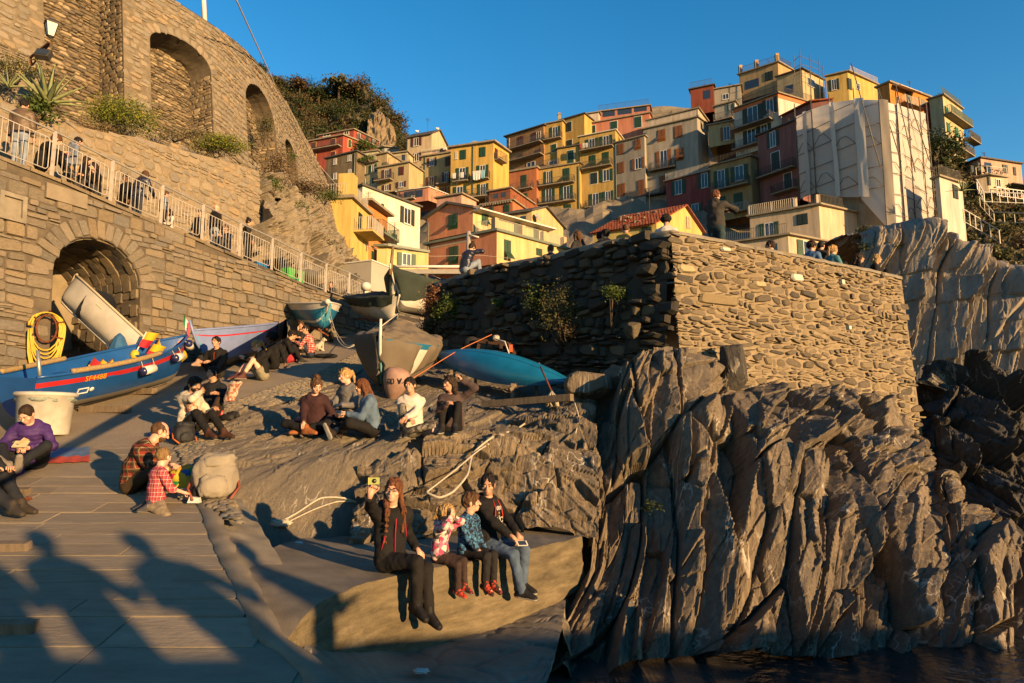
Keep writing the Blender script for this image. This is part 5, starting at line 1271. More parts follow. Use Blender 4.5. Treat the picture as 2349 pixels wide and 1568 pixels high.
# --- near left: houses seen over the path
h=House('sunlit yellow house with a roof terrace beside the curved wall')
b_=h.block(V3,(60,345),(580,322),1340,48,(.64,.47,.15),C=(905,618),eth=.24);window(b_,'sc',(703,592,762,980),'dg','r');balcony(b_,605,840,990,'r',out=1.5,rail='iron_pale',slab=wall_mat((.62,.46,.16)));roof_rail(b_,[0,.8],'iron_pale');roof_rail(b_,[1.02,1.9],'iron_pale');mb=MB();mb.box(b_['B']-b_['d']*.5-b_['n']*.5+[0,0,1.0],(1.1,1.0,1.9),[b_['d'],b_['n'],[0,0,1]]);mb.build('roof_pillar',wall_mat((.64,.47,.15)),h.root);pipe(b_,868,640,1300,'r','iron_pale')
h=House('narrow orange house with tall green shutters behind the yellow one')
b_=h.block(V3,(700,410),(872,405),1600,52,(.62,.24,.08),C=(1245,665),eth=.2,eave=.6);wins(b_,[('sc',(945,640,978,1000)),('sc',(1032,715,1078,1040)),('sc',(945,1290,975,1560))],side='r');balcony(b_,900,1220,1030,'r',out=1.2,rail='iron_green',slab=M['pipe'])
h=House('bright white house with large dark shutters left of the salmon house')
b_=h.block(V3,(612,160),(786,95),1400,56,(.74,.68,.55),C=(1842,490),rmat=M['slate_roof'],eave=.25);wins(b_,[('so',(1472,497,1732,795)),('so',(960,392,1168,560)),('sc',(1310,975,1412,1195))],side='r',sh='dg')
h=House('pale yellow lean to house below the white house')
b_=h.block(V3,(1050,1220),(1238,1222),1640,53,(.62,.52,.24),C=(1995,1325),rmat=M['pipe'],eth=.2);wins(b_,[('so',(1420,1328,1758,1560))],side='r')
h=House('salmon house with a cream side and long roof terrace')
U=h.block(V4,(8,352),(752,182),640,60,(.60,.26,.15),C=(1995,520),apexF=(355,118),rmat=M['slate_roof'],eth=.22)
wins(U,[('ss',(360,285,505,520))]);side_m=wall_mat((.66,.49,.24))
q0=ray_plane(*V4(1140,560),U['B'],U['n']);zt=q0[2];nn,sd_=U['n'],U['sd']
Lb=h.block(V4,(8,720),(1140,562),1180,60,(.60,.26,.15),C=(2300,868),plane=(U['B']+U['n']*.012,U['n']),rmat=M['pipe'],eth=.22,eave=.3)
for bb in (U,Lb):                               # the cream side walls, a skin in front of the salmon masonry
 a_,c_=bb['B']+bb['sn']*.01,bb['C']+bb['sn']*.01;mb=MB();mb.hexa([np.array([a_[0],a_[1],bb['zb']]),np.array([c_[0],c_[1],bb['zb']]),np.array([c_[0],c_[1],bb['zb']])+bb['sn']*.03,np.array([a_[0],a_[1],bb['zb']])+bb['sn']*.03][::-1],[x_-np.array([0,0,.01]) for x_ in (a_,c_,c_+bb['sn']*.03,a_+bb['sn']*.03)][::-1]);mb.build('side_wall',side_m,h.root)
wins(U,[('ss',(890,248,1005,480)),('sc',(1420,408,1530,640)),('sc',(1735,502,1830,700))],side='r');wins(Lb,[('ss',(1255,702,1372,1060)),('sc',(1780,842,1882,960))],side='r');window(Lb,'ss',(370,808,515,1090));roof_rail(Lb,[.72,1,1.97],'iron_pale',1.05,.14);pipe(Lb,40,420,1130)
for t_ in (1.0,1.36,1.66,1.96):
 mb=MB();p=Lb['B']+(Lb['C']-Lb['B'])*(t_-1)-Lb['sn']*.2;mb.box(p+np.array([0,0,.7]),(.4,.5,1.1),[Lb['sd'],Lb['sn'],[0,0,1]]);mb.build('terrace_post',wall_mat((.62,.45,.27)),h.root)
c,n,d,w_,h_=rect_on(Lb,(60,755,640,790),'f');mb=MB();mb.box(c+n*.012,(w_,h_,.03),[d,[0,0,1],n]);mb.build('painted_band',gm('band_grey',(.40,.33,.25)),h.root)
c,n,d,w_,h_=rect_on(U,(760,205,1990,215),'r');mb=MB();mb.box(U['B']+U['sd']*np.linalg.norm(U['C']-U['B'])/2+U['sn']*.55-np.array([0,0,.25]),(np.linalg.norm(U['C']-U['B']),1.1,.12),[U['sd'],U['sn'],[0,0,1]]);mb.build('rolled_awning',M['frame_white'],h.root)
h=House('cream gabled house with a satellite dish behind the long roof terrace')
b_=h.block(V4,(1270,280),(1716,222),760,68,(.60,.45,.24),C=(2228,505),roof='gable',apexR=(1935,170),rmat=M['slate_roof']);wins(b_,[('dark',(1530,310,1620,370))])
c,n,d,w_,h_=rect_on(b_,(1705,280,1795,395),'r');mb=MB();D_=unit(n+np.array([0,0,.4]));mb.lathe(c+n*.5,[(.0,-.12),(.25,-.09),(.45,0),(.44,.02),(.24,-.06),(0,-.09)],14,0,[unit(np.cross([0,0,1],D_)),unit(np.cross(D_,np.cross([0,0,1],D_))),D_]);mb.bar(c,c+n*.5,.04);o=mb.build('satellite_dish',gm('dish_grey',(.35,.34,.32)),h.root)
# aerials on the roofs
for o_ in [q for q in C.objects if q.type == 'EMPTY' and q.name.startswith('house')]:
 rf=[q for q in o_.children if q.name.startswith('roof') and not q.name.startswith('roof_rail')]
 if not rf:continue
 V_=np.array([v_.co[:] for v_ in rf[0].data.vertices]);p=V_.mean(0)+[R.uniform(-1,1),R.uniform(-.5,.5),0];p[2]=V_[:,2].max()-.1;mb=MB();hh_=R.uniform(1.2,2.4);mb.tube([p-[0,0,.6],p+[0,0,hh_]],.03,4)
 for k in range(4):mb.tube([p+[-.35+.05*k,0,hh_-.12*k],p+[.35-.05*k,.1,hh_-.12*k]],.015,4)
 mb.build('aerial',M['iron'],rf[0])
 # --- the scaffolded tower
sc_cols=[(720,520,750,1095,69),(832,470,866,1050,67),(957,428,1010,1085,65),(1127,400,1168,1085,62.8),(1300,405,1358,1300,61.2),(1421,436,1482,1262,62),(1500,460,1558,1328,63.5),(1580,482,1637,1235,65.5),(1627,500,1690,1214,67)]
M['net']=mat_plain('net',(.80,.74,.68),.9,.12,.5,.15,14,stretch=(1,1,.25));M['net_pale']=mat_plain('net_pale',(.95,.9,.85),.85,.08,.6,.15,10,stretch=(1,1,.25));M['net_grey']=mat_plain('net_grey',(.42,.38,.34),.9,.12,.6,.2,10,stretch=(1,1,.3));M['steel']=mat_plain('steel',(.16,.13,.10),.5,.3,4)
for k_ in ('net','net_pale','net_grey'):
 t_=M[k_].node_tree;b_s=t_.nodes['Principled BSDF'];tr_=t_.nodes.new('ShaderNodeBsdfTranslucent');mx_=t_.nodes.new('ShaderNodeMixShader');mx_.inputs[0].default_value=.45;t_.links.new(b_s.inputs['Base Color'].links[0].from_socket,tr_.inputs[0]);t_.links.new(b_s.outputs[0],mx_.inputs[1]);t_.links.new(tr_.outputs[0],mx_.inputs[2]);t_.links.new(mx_.outputs[0],[n for n in t_.nodes if n.type == 'OUTPUT_MATERIAL'][0].inputs[0])
sc=empty('scaffold',(0,0,0),label='tall scaffold tower wrapped in pale netting on the cliff edge',cat='scaffold')
cen=P(*K5(1300,800),70)
tops=[P(*K5(a,b),Y) for a,b,c,d,Y in sc_cols];bots=[P(*K5(c,d),Y) for a,b,c,d,Y in sc_cols]
zr=max(p[2] for p in tops);nl=11;lift=2.05
def colp(i,z):
 t_,b2_=tops[i],bots[i];f=(z-b2_[2])/(t_[2]-b2_[2]);return b2_+(t_-b2_)*f
for i in range(9):
 a,b2_=tops[i],bots[i];mb=MB();outv=unit((a-cen)*[1,1,0]);mb.tube([b2_+outv*.12-[0,0,.6],a+outv*.12+[0,0,R.uniform(.5,1.6)]],.05,5);mb.build('scaffold_pole',M['steel'],sc)
for i in range(8):
 t0,t1,b0,b1=tops[i],tops[i+1],bots[i],bots[i+1];outv=unit(np.cross(t1-t0,[0,0,1.]));outv=outv if outv[1]<0 else -outv
 rows=[];nr2=44
 for r_ in np.linspace(0,1,nr2):
  row=[]
  for c_ in np.linspace(0,1,11):
   p=(b0*(1-c_)+b1*c_)*(1-r_)+(t0*(1-c_)+t1*c_)*r_
   p=p+outv*(.10*math.sin(math.pi*c_)*(.5+.5*abs(math.sin(r_*nl*math.pi)))+.05*vnoise(np.array([c_*3+i*9,r_*26,0.])));row.append(p)
  rows.append(row)
 mb=MB();mb.sheet(rows,0,True);mb.build('net_sheet',M['net_pale' if i in (3,4) else 'net'],sc)
 zlo,zhi=max(b0[2],b1[2]),min(t0[2],t1[2]);z=zlo+.5;k=0
 while z<zhi:
  p,q_=colp(i,z)+outv*.22,colp(i+1,z)+outv*.22;mb=MB();mb.tube([p,q_],.035,4);mb.build('ledger',M['steel'],sc)
  if k % 2 == 0 and z+1.2<zhi:
   mb=MB();pts=[colp(i,z),(colp(i,z+1.1)*.62+colp(i+1,z+1.1)*.38),(colp(i,z+1.1)*.38+colp(i+1,z+1.1)*.62),colp(i+1,z)];mb.tube([x_+outv*.2 for x_ in pts],.03,4);mb.build('brace',M['steel'],sc)
  z += lift;k += 1
for i,(f,wd,mt) in enumerate(((.55,.5,'net'),(2.02,.5,'net_pale'),(3.0,1.0,'net_pale'),(4.0,.8,'net_grey'),(5.0,.45,'net'))):
 k=int(f);g_=f-k;a=tops[k]*(1-g_)+tops[min(k+1,8)]*g_;b2_=bots[k]*(1-g_)+bots[min(k+1,8)]*g_;tan_=unit(tops[min(k+1,8)]-tops[max(k-1,0)]);outv=unit((a-cen)*[1,1,0])
 rows=[[b2_+(a-b2_)*r_+tan_*wd*c_+outv*(.32+.05*math.cos(c_*7+r_*9)) for c_ in (0,.33,.66,1)] for r_ in np.linspace(0,1,20)]
 mb=MB();mb.sheet(rows,0,True);mb.build('net_strip',M[mt],sc)
for i in (3,4,5,6):                            # raking struts
 a,b2_=colp(i,bots[i][2]+13.5),colp(i+1,bots[i+1][2]+5.5);outv=unit((a-cen)*[1,1,0]);mb=MB();mb.tube([a+outv*.35,b2_+outv*1.2],.05,5);mb.build('raking_strut',M['steel'],sc)
for i in (5,6):                                  # loose net hanging below
 a,b2_=bots[i],bots[i+1];rows=[[(a*(1-c_)+b2_*c_)*(1-.25*r_)+(a+b2_)/2*.25*r_-np.array([.2*r_,0,r_*3.2])+np.array([0,-.3+.15*math.sin(c_*11),0]) for c_ in np.linspace(0,1,10)] for r_ in np.linspace(0,1,8)]
 mb=MB();mb.sheet(rows,0,True);mb.build('loose_net',M['net_pale'],sc)
h=House('stone tower house hidden under the scaffold netting',name='house')
mb=MB();ring=[p+unit((cen-p)*[1,1,0])*1.1 for p in tops];rb=[np.array([p[0],p[1],bots[0][2]-8]) for p in ring]
for i in range(8):mb.add([rb[i],rb[i+1],ring[i+1]-[0,0,.8],ring[i]-[0,0,.8]],[(0,1,2,3)])
mb.add([p-np.array([0,0,.8]) for p in ring]+[cen+np.array([0,14,12])],[list(range(10))]);mb.build('wall',wall_mat((.40,.33,.24)),h.root)
# roof scaffold frame on the skyline
rs=empty('roof_scaffold',(0,0,0),label='bare scaffold frame rising above the cream skyline house',cat='scaffold')
g4=[P(*K5(x,y),Y) for x,y,Y in ((705,300,91),(745,290,90),(815,270,91),(880,280,92),(908,300,93))];tp4=[P(*K5(x,y),Y) for x,y,Y in ((705,90,91),(745,45,90),(815,85,91),(880,120,92),(908,165,93))]
for a,b2_ in zip(g4,tp4):mb=MB();mb.tube([a-[0,0,3],b2_],.05,5);mb.build('scaffold_pole',M['steel'],rs)
for i in range(4):
 for f in (.3,.55,.8):mb=MB();mb.tube([g4[i]+(tp4[i]-g4[i])*f,g4[i+1]+(tp4[i+1]-g4[i+1])*f],.035,4);mb.build('ledger',M['steel'],rs)
 # ------------------------------------------------------------------ people: one continuous body each, clothes and hair as children
class Fld:
 """signed distance on a grid, turned into a smooth quad skin (naive surface nets)"""
 def __init__(s,lo,hi,h):
  s.h=h;s.o=np.asarray(lo,float)-2*h;s.n=np.ceil((np.asarray(hi)-s.o)/h).astype(int)+3
  s.F=np.full(s.n,.5,np.float32);s.sc=1.0
 def reg(s,lo,hi):
  a=np.clip(((np.asarray(lo)-s.o)/s.h).astype(int)-1,0,s.n-1);b=np.clip(((np.asarray(hi)-s.o)/s.h).astype(int)+3,1,s.n)
  if np.any(b <= a):return None,None
  g=np.meshgrid(*[s.o[i]+s.h*np.arange(a[i],b[i]) for i in range(3)],indexing='ij')
  return tuple(slice(a[i],b[i]) for i in range(3)),np.stack(g,-1)
 def add(s,fn,lo,hi,k=.03):
  sl,p=s.reg(lo,hi)
  if sl is None:return
  d=fn(p).astype(np.float32);f=s.F[sl]
  if k>0:
   hh=np.clip(.5+.5*(d-f)/k,0,1);s.F[sl]=d*(1-hh)+f*hh-k*hh*(1-hh)
  else:s.F[sl]=np.minimum(f,d)
 def cap(s,a,b,ra,rb,k=.03,flat=None,cut=None,cut0=None):
  """tapered capsule; flat=(axis, factor): factor > 1 widens it along that axis; cut: fraction at which it ends square"""
  ra,rb,k=ra*s.sc,rb*s.sc,k*s.sc;a,b=np.asarray(a,float),np.asarray(b,float);m=max(ra,rb)*(flat[1] if flat else 1)+.05+k
  def fn(p):
   q=p-a;ab=b-a
   if flat:
    ax,fk=flat;c=(q @ ax)[...,None]*ax;q=q-c*(1-1/fk);ab=ab-(ab @ ax)*ax*(1-1/fk)
   L=ab @ ab+1e-9;t=np.clip((q @ ab)/L,0,1);d=np.linalg.norm(q-t[...,None]*ab,axis=-1)-(ra+(rb-ra)*t)
   if cut is not None:d=np.maximum(d,(q @ ab)/math.sqrt(L)-cut*math.sqrt(L))
   if cut0 is not None:d=np.maximum(d,cut0*math.sqrt(L)-(q @ ab)/math.sqrt(L))
   return d
  s.add(fn,np.minimum(a,b)-m,np.maximum(a,b)+m,k)
 def ell(s,c,r,k=.02,ax=None):
  c=np.asarray(c,float);r=np.asarray(r,float)*s.sc;k=k*s.sc;A=np.eye(3) if ax is None else np.asarray(ax);m=r.max()+.04
  s.add(lambda p:(np.linalg.norm(((p-c) @ A.T)/r,axis=-1)-1)*r.min(),c-m,c+m,k)
 def sub(s,c,r,k=.01,ax=None):
  c=np.asarray(c,float);r=np.asarray(r,float)*s.sc;A=np.eye(3) if ax is None else np.asarray(ax);m=r.max()+.03
  sl,p=s.reg(c-m,c+m)
  if sl is None:return
  d=-(np.linalg.norm(((p-c) @ A.T)/r,axis=-1)-1)*r.min();f=s.F[sl];hh=np.clip(.5-.5*(d-f)/k,0,1);s.F[sl]=d*(1-hh)+f*hh+k*hh*(1-hh)
 def plane(s,p0,n):                          # keep the side the normal points away from
  sl,p=s.reg(s.o,s.o+s.h*s.n);s.F[sl]=np.maximum(s.F[sl],(p-np.asarray(p0)) @ np.asarray(n))
 def ruffle(s,amp,fr,seed=0):
  sl,p=s.reg(s.o,s.o+s.h*s.n);near=np.abs(s.F[sl])<.06
  q=p[near];f=s.F[sl].copy();f[near] += (amp*(vnoise(q*fr,seed)+.6*vnoise(q*fr*2.1,seed+3))).astype(np.float32);s.F[sl]=f
 def skin(s):
  F=s.F;F=np.pad(F,1,constant_values=.5);o=s.o-s.h
  S=F<0;c=np.zeros(np.array(F.shape)-1,np.int8)
  for i in (0,1):
   for j in (0,1):
    for k in (0,1):c += S[i:S.shape[0]-1+i,j:S.shape[1]-1+j,k:S.shape[2]-1+k]
  act=np.argwhere((c>0) & (c<8))
  if len(act) == 0:return np.zeros((0,3)),np.zeros((0,4),int)
  idx=np.full(c.shape,-1,np.int64);idx[tuple(act.T)]=np.arange(len(act))
  acc=np.zeros((len(act),3));cnt=np.zeros(len(act))
  for ax in range(3):
   u,v=[q for q in range(3) if q != ax]
   for du in (0,1):
    for dv in (0,1):
     p0=act.copy();p0[:,u] += du;p0[:,v] += dv;p1=p0.copy();p1[:,ax] += 1
     f0,f1=F[tuple(p0.T)],F[tuple(p1.T)];x=(f0<0) != (f1<0);t=np.where(x,f0/np.where(x,f0-f1,1),0)
     q=p0.astype(float);q[:,ax] += t;acc += q*x[:,None];cnt += x
  V=acc/cnt[:,None]*s.h+o;Q=[]
  for ax in range(3):
   u,v=(ax+1) % 3,(ax+2) % 3;sl0=[slice(None)]*3;sl1=[slice(None)]*3;sl0[ax]=slice(0,-1);sl1[ax]=slice(1,None)
   x=S[tuple(sl0)] != S[tuple(sl1)];e=np.argwhere(x);e=e[(e[:,u]>0) & (e[:,v]>0) & (e[:,u]<F.shape[u]-1) & (e[:,v]<F.shape[v]-1)]
   if not len(e):continue
   def at(a,b):w_=e.copy();w_[:,u] -= a;w_[:,v] -= b;return idx[tuple(w_.T)]
   q=np.stack([at(1,1),at(0,1),at(0,0),at(1,0)],1);fl=~S[tuple(e.T)];q[fl]=q[fl][:,::-1];Q.append(q)
  return V,np.concatenate(Q)
def ik(a,t,l1,l2,hint):
 a,t=np.asarray(a,float),np.asarray(t,float);d=t-a;L=np.linalg.norm(d);u=d/(L+1e-9);L=min(L,(l1+l2)*.995)
 x=(l1*l1-l2*l2+L*L)/(2*L);hgt=math.sqrt(max(l1*l1-x*x,0));hv=np.asarray(hint,float);hv=unit(hv-(hv @ u)*u)
 return a+u*x+hv*hgt,a+u*L
SKIN={}
def skin_mat(c):
 if c not in SKIN:
  m=mat_plain('skin',c,.5,.1,9,.08,60,spec=.35);SKIN[c]=m
 return SKIN[c]
CL={}
def cloth_mat(c,rough=.85,bmp=.25):
 if not isinstance(c,tuple):return c
 if c not in CL:CL[c]=mat_plain('fabric',c,rough,.2,7,bmp,130,spec=.15)
 return CL[c]
M['eye_dark']=mat_plain('eye_dark',(.02,.014,.01),.25,.1);M['eye_white']=mat_plain('eye_white',(.7,.66,.6),.4,.05);M['lips']=mat_plain('lips',(.38,.12,.09),.5,.1)
M['sun_lens']=mat_plain('sun_lens',(.012,.01,.01),.12,.1,spec=.6)
HAIRC={'black':(.012,.009,.008),'dark':(.032,.018,.010),'brown':(.085,.042,.019),'auburn':(.12,.045,.018),'blond':(.36,.22,.085),'sandy':(.20,.12,.05),'grey':(.12,.10,.085)}
for k_,c_ in HAIRC.items():M['hair_' +k_]=mat_plain('hair',tuple(v*1.25 for v in c_),.7,.6,40,1.0,70,spec=.18,stretch=(1,1,.15))
SK=dict(fair=(.66,.37,.25),tan=(.52,.28,.17),warm=(.58,.31,.20),dark=(.16,.075,.04),pale=(.72,.43,.31))
def person(label,at,yaw,pose,hair=('short','dark'),skin='warm',top=(.02,.02,.02),bottom=(.02,.02,.025),shoes=(.03,.025,.02),s=1.0,sleeves='long',legs='long',res=.017,shades=None,female=False,hood=False,sole=(.3,.28,.25),mouth=0,group=None,name='person',top_name='jacket',bottom_name='trousers',fat=1.0,beard=False,glasses=False,socks=None,pat=None,hem=0.0,stripe=None,scarf=None,hs=1.0):
 """at: world point under the pelvis. pose keys: hz, lean, side, twist, head=(yaw, pitch, roll), hl/hr wrist targets, el/er elbow hints, fl/fr ankle targets, kl/kr knee hints, tl/tr toe directions, curl"""
 X=np.array([1.,0,0]);Yf=np.array([0,1.,0]);Z=np.array([0,0,1.]);g=lambda k,d:pose.get(k,d)
 root=empty(name,at,(0,0,math.radians(yaw)),label=label,cat='person',group=group);root.scale=(s,s,s)
 hz=g('hz',.12);f,sd,tw=(math.radians(g(k,0)) for k in ('lean','side','twist'));tw=-tw
 pel=np.array([0,0,hz]);spd=unit([math.sin(sd),math.sin(f)*math.cos(sd),math.cos(f)*math.cos(sd)]);f2=f*.45-math.radians(4)
 spm=unit([math.sin(sd*.5),math.sin(f2),math.cos(f2)])
 mid=pel+spm*.22;chest=mid+spd*.22;nb=chest+spd*.10
 rgt=unit(np.cross(spd*-1,np.cross(spd,X))) if 0 else X*math.cos(tw)+Yf*math.sin(tw);rgt=unit(rgt-(rgt @ spd)*spd);fwd=np.cross(spd,rgt);fwd=-fwd if fwd[1]<0 and abs(tw)<1.4 else fwd
 shw=.165 if female else .19
 sh={'l':nb-spd*.075-rgt*shw,'r':nb-spd*.075+rgt*shw};hip={'l':pel-X*.088,'r':pel+X*.088}
 arm,leg,hand,foot={},{},{},{}
 for q,sg in (('l',-1),('r',1)):
  t=np.asarray(g('h' +q,(sg*.28,.12,hz+.02)),float);e,w_=ik(sh[q],t,.285,.25,g('e' +q,(sg*.6,-.8,-.5)));arm[q]=(sh[q],e,w_)
  t=np.asarray(g('f' +q,(sg*.12,.45,.08)),float);k_,a_=ik(hip[q],t,.43,.42,g('k' +q,(sg*.1,.5,1)));leg[q]=(hip[q],k_,a_)
  foot[q]=unit(g('t' +q,(sg*.15,1,-.05)))
 hy,hp,hr_=(math.radians(v) for v in g('head',(0,0,0)));hy=-hy
 Hm=Matrix.Rotation(hy+math.atan2(-fwd[0],fwd[1])*.6,3,'Z') @ Matrix.Rotation(-hp,3,'X') @ Matrix.Rotation(hr_,3,'Y');HA_=np.array(Hm).T      # rows: right, forward, up of the head
 hx,hf,hu=HA_;neck1=nb+unit(spd+hf*.25)*.072;hc=neck1+hu*.100*hs+hf*.025*hs
 tor=[(pel,mid,.118*fat,.108*fat,1.42),(mid,chest,.108*fat,.118,1.42 if not female else 1.3),(chest,nb-spd*.04,.115,.075,1.5)]
 pts=np.array([pel,mid,chest,nb,hc]+[p for q in 'lr' for p in arm[q]+leg[q]]);lo,hi=pts.min(0)-.26,pts.max(0)+.26
 sm=skin_mat(SK.get(skin,skin))
 # ---- body
 b=Fld(lo,hi,res*1.15)
 for a,c,r1,r2,w_ in tor:b.cap(a,c,r1-.012,r2-.012,.04,(rgt,w_))
 b.cap(nb-spd*.03,neck1+hu*.03,.055,.05,.03)
 for q in 'lr':
  a,e,w_=arm[q];ca=.010 if sleeves == 'long' else 0;b.cap(a,e,.040,.038-ca,.02);b.cap(e,w_,.040-ca,.026,.02)
  a,k_,n_=leg[q];cg=.010 if legs != 'short' else 0;b.cap(a,k_,.076,.054-cg,.03);b.cap(k_,k_+(n_-k_)*.45,.054-cg,.052-cg,.02);b.cap(k_+(n_-k_)*.4,n_,.052,.036,.02);b.cap(n_,n_+foot[q]*.12-Z*.03,.035,.03,.02)
 b.cap(hc,hc+hu*.02,.07,.07,.03)
 V1_,F1=b.skin()
 # ---- head, finer
 hr2=min(res*.62,.011);h=Fld(hc-.19*hs,hc+.19*hs,hr2);h.sc=hs;hh=lambda x,y,z:hc+(hx*x+hf*y+hu*z)*hs
 h.ell(hh(0,-.012,.022),(.077,.098,.098),.02,HA_);h.ell(hh(0,.028,-.038),(.058,.062,.078),.03,HA_);h.ell(hh(0,.062,-.092),(.026,.024,.020),.025,HA_)
 h.cap(hh(0,.088,.005),hh(0,.112,-.032),.010,.0155,.014);h.cap(hh(-.03,.082,.022),hh(.03,.082,.022),.012,.012,.02)
 for sg in (-1,1):h.ell(hh(sg*.08,-.008,-.012),(.012,.02,.032),.01,HA_);h.sub(hh(sg*.033,.099,.003),(.017,.012,.011),.012,HA_);h.ell(hh(sg*.045,.062,-.03),(.022,.018,.02),.02,HA_)
 h.ell(hh(0,.086,-.062),(.024,.012,.007),.01,HA_);h.ell(hh(0,.085,-.073),(.02,.012,.008),.01,HA_);h.cap(hh(0,-.02,-.08),neck1-hu*.02,.052,.054,.03)
 V2_,F2=h.skin()
 mb=MB();hair_m=M['hair_' +hair[1]]
 for sg in (-1,1):
  mb.ball(hh(sg*.033,.0862,.003),.0125*hs,8,1,5);mb.ball(hh(sg*.033,.0938,.003),.0072*hs,6,2,4);mb.tube([hh(sg*.016,.094,.009),hh(sg*.033,.0995,.012),hh(sg*.05,.091,.008)],.0052*hs,5,0);mb.tube([hh(sg*.018,.094,-.006),hh(sg*.033,.0975,-.008),hh(sg*.049,.089,-.005)],.0042*hs,5,0)
  mb.tube([hh(sg*.014,.101,.024),hh(sg*.034,.1005,.030),hh(sg*.052,.09,.024)],.0042,5,3)
 mb.ball(hh(0,.0945,-.0665),(.021+.004*(mouth>0),.006,.0065+.004*mouth),8,4,5)
 if mouth:mb.ball(hh(0,.098,-.0655),(.017,.004,.0045),8,1,5)
 # fingers
 for q,sg in (('l',-1),('r',1)):
  a,e,w_=arm[q];d=unit(w_-e);d=unit(g('d' +q,d));pn=np.asarray(g('n' +q,(0,0,-1) if abs(d[2])<.8 else (-sg,0,0)),float);pn=unit(pn-(pn @ d)*d);sx=np.cross(d,pn)
  if sx @ (rgt*sg)>0 and 'n' +q not in pose:sx=sx
  cu=g('c' +q,g('curl',40));hand[q]=(w_,d,pn,sx)
  pc=w_+d*.055;ring=[]
  mb.hexa([w_+sx*.024-pn*.014,w_-sx*.024-pn*.014,w_+d*.095-sx*.041-pn*.012,w_+d*.095+sx*.041-pn*.012],[w_+sx*.024+pn*.014,w_-sx*.024+pn*.014,w_+d*.095-sx*.041+pn*.012,w_+d*.095+sx*.041+pn*.012],0)
  mb.ball(w_+d*.05,(.034,.034,.034),8,0,5) if 0 else mb.tube([w_-d*.02,w_+d*.03,w_+d*.085],[.026,.03,.024],8,0)
  for fi,(off,L_) in enumerate(((-.031,.07),(-.011,.08),(.010,.075),(.030,.06))):
   p=w_+d*.09+sx*off;ang=0;P_=[p-d*.02,p]
   for st in range(3):
    ang += math.radians(cu)*(.7 if st == 0 else 1.0)*(1+.08*fi);p=p+(d*math.cos(ang)+pn*math.sin(ang))*L_*(.45,.32,.23)[st];P_.append(p)
   mb.tube(P_,[.0095,.0095,.009,.0082,.0065],6,0)
  ts=-sg if (sx @ rgt)*sg>0 else sg;ts=g('th' +q,ts);p=w_+d*.03+sx*ts*.026
  mb.tube([p,p+d*.03+sx*ts*.022+pn*.008,p+d*.058+sx*ts*.024+pn*.022*(1+cu/60),p+d*.074+sx*ts*.014+pn*.03*(1+cu/60)],[.014,.012,.010,.007],6,0)
 n1,n2=len(V1_),len(V2_);VV=np.concatenate([V1_,V2_]+mb.V);FF=[tuple(f_) for f_ in F1]+[tuple(f_+n1) for f_ in F2]+[tuple(np.array(f_)+n1+n2) for f_ in mb.F]
 body=obj('body',new_mesh('body',VV,FF,[sm,M['eye_white'],M['eye_dark'],hair_m,M['lips']],[0]*(len(F1)+len(F2))+mb.M,True),root)
 # ---- hair
 st=hair[0]
 if st != 'bald':
  hf_=Fld(hc-np.array([.26,.26,.60 if st in ('long','braid','wavy') else .30]),hc+.26,max(hr2,.009)*(1.2 if st in ('long','wavy','braid') else 1.0));hf_.sc=hs
  if st == 'afro':hf_.ell(hh(0,-.03,.055),(.15,.15,.135),.02,HA_);hf_.sub(hh(0,.15,-.03),(.085,.11,.12),.02,HA_)
  elif st == 'curly':hf_.ell(hh(0,-.025,.05),(.115,.125,.105),.02,HA_);hf_.sub(hh(0,.13,-.035),(.075,.09,.10),.015,HA_)
  else:
   th_={'crop':.006,'thin':.003,'short':.010}.get(st,.013);hf_.ell(hh(0,-.014,.024),(.077+th_,.100+th_,.100+th_),.01,HA_)
   if st == 'thin':hf_.sub(hh(0,.075,.10),(.07,.12,.07),.02,HA_)
   hf_.sub(hh(0,.128,-.032),(.071,.086,.110),.012,HA_);
   if st in ('crop','short','thin','mop'):hf_.sub(hh(0,.03,-.13),(.13,.12,.105),.01,HA_)
   if st == 'mop':hf_.ell(hh(0,.055,.075),(.075,.055,.045),.02,HA_)
  if st == 'bun':hf_.ell(hh(0,-.05,.135),(.05,.05,.045),.015,HA_)
  if st == 'lowbun':hf_.ell(hh(0,-.125,.02),(.045,.04,.045),.015,HA_)
  if st == 'pony':hf_.ell(hh(0,-.125,.05),(.03,.035,.03),.01,HA_);hf_.cap(hh(0,-.14,.04),hh(0,-.16,-.16),.03,.014,.02)
  if st in ('long','wavy'):
   for sg in (-1,1):
    e_=nb+rgt*sg*.09+fwd*.06-spd*.12;hf_.cap(hh(sg*.075,-.02,.0),hh(sg*.085,-.03,-.11),.035,.035,.02);hf_.cap(hh(sg*.085,-.03,-.11),e_,.036,.02,.02)
    hf_.cap(hh(sg*.04,-.085,-.02),nb+rgt*sg*.05-fwd*.115-spd*.17,.045,.024,.03)
  if st == 'braid':
   e_=nb+rgt*.10+fwd*.13-spd*.05;hf_.cap(hh(.07,-.03,-.03),e_,.036,.03,.02);
   for k in range(6):hf_.ell(e_-spd*.055*k+fwd*.012,(.03-.002*k,)*3,.01)
   e_=nb-rgt*.09+fwd*.12-spd*.03;hf_.cap(hh(-.07,-.03,-.03),e_,.032,.026,.02);hf_.cap(e_,e_-spd*.2,.026,.016,.02)
  hf_.ruffle(.016 if st in ('afro','curly') else .013 if st not in ('crop','thin') else .004,34 if st in ('afro','curly') else np.array([52,52,20.]),5)
  Vh,Fh=hf_.skin();obj('hair',new_mesh('hair',Vh,Fh,hair_m,None,True),root)
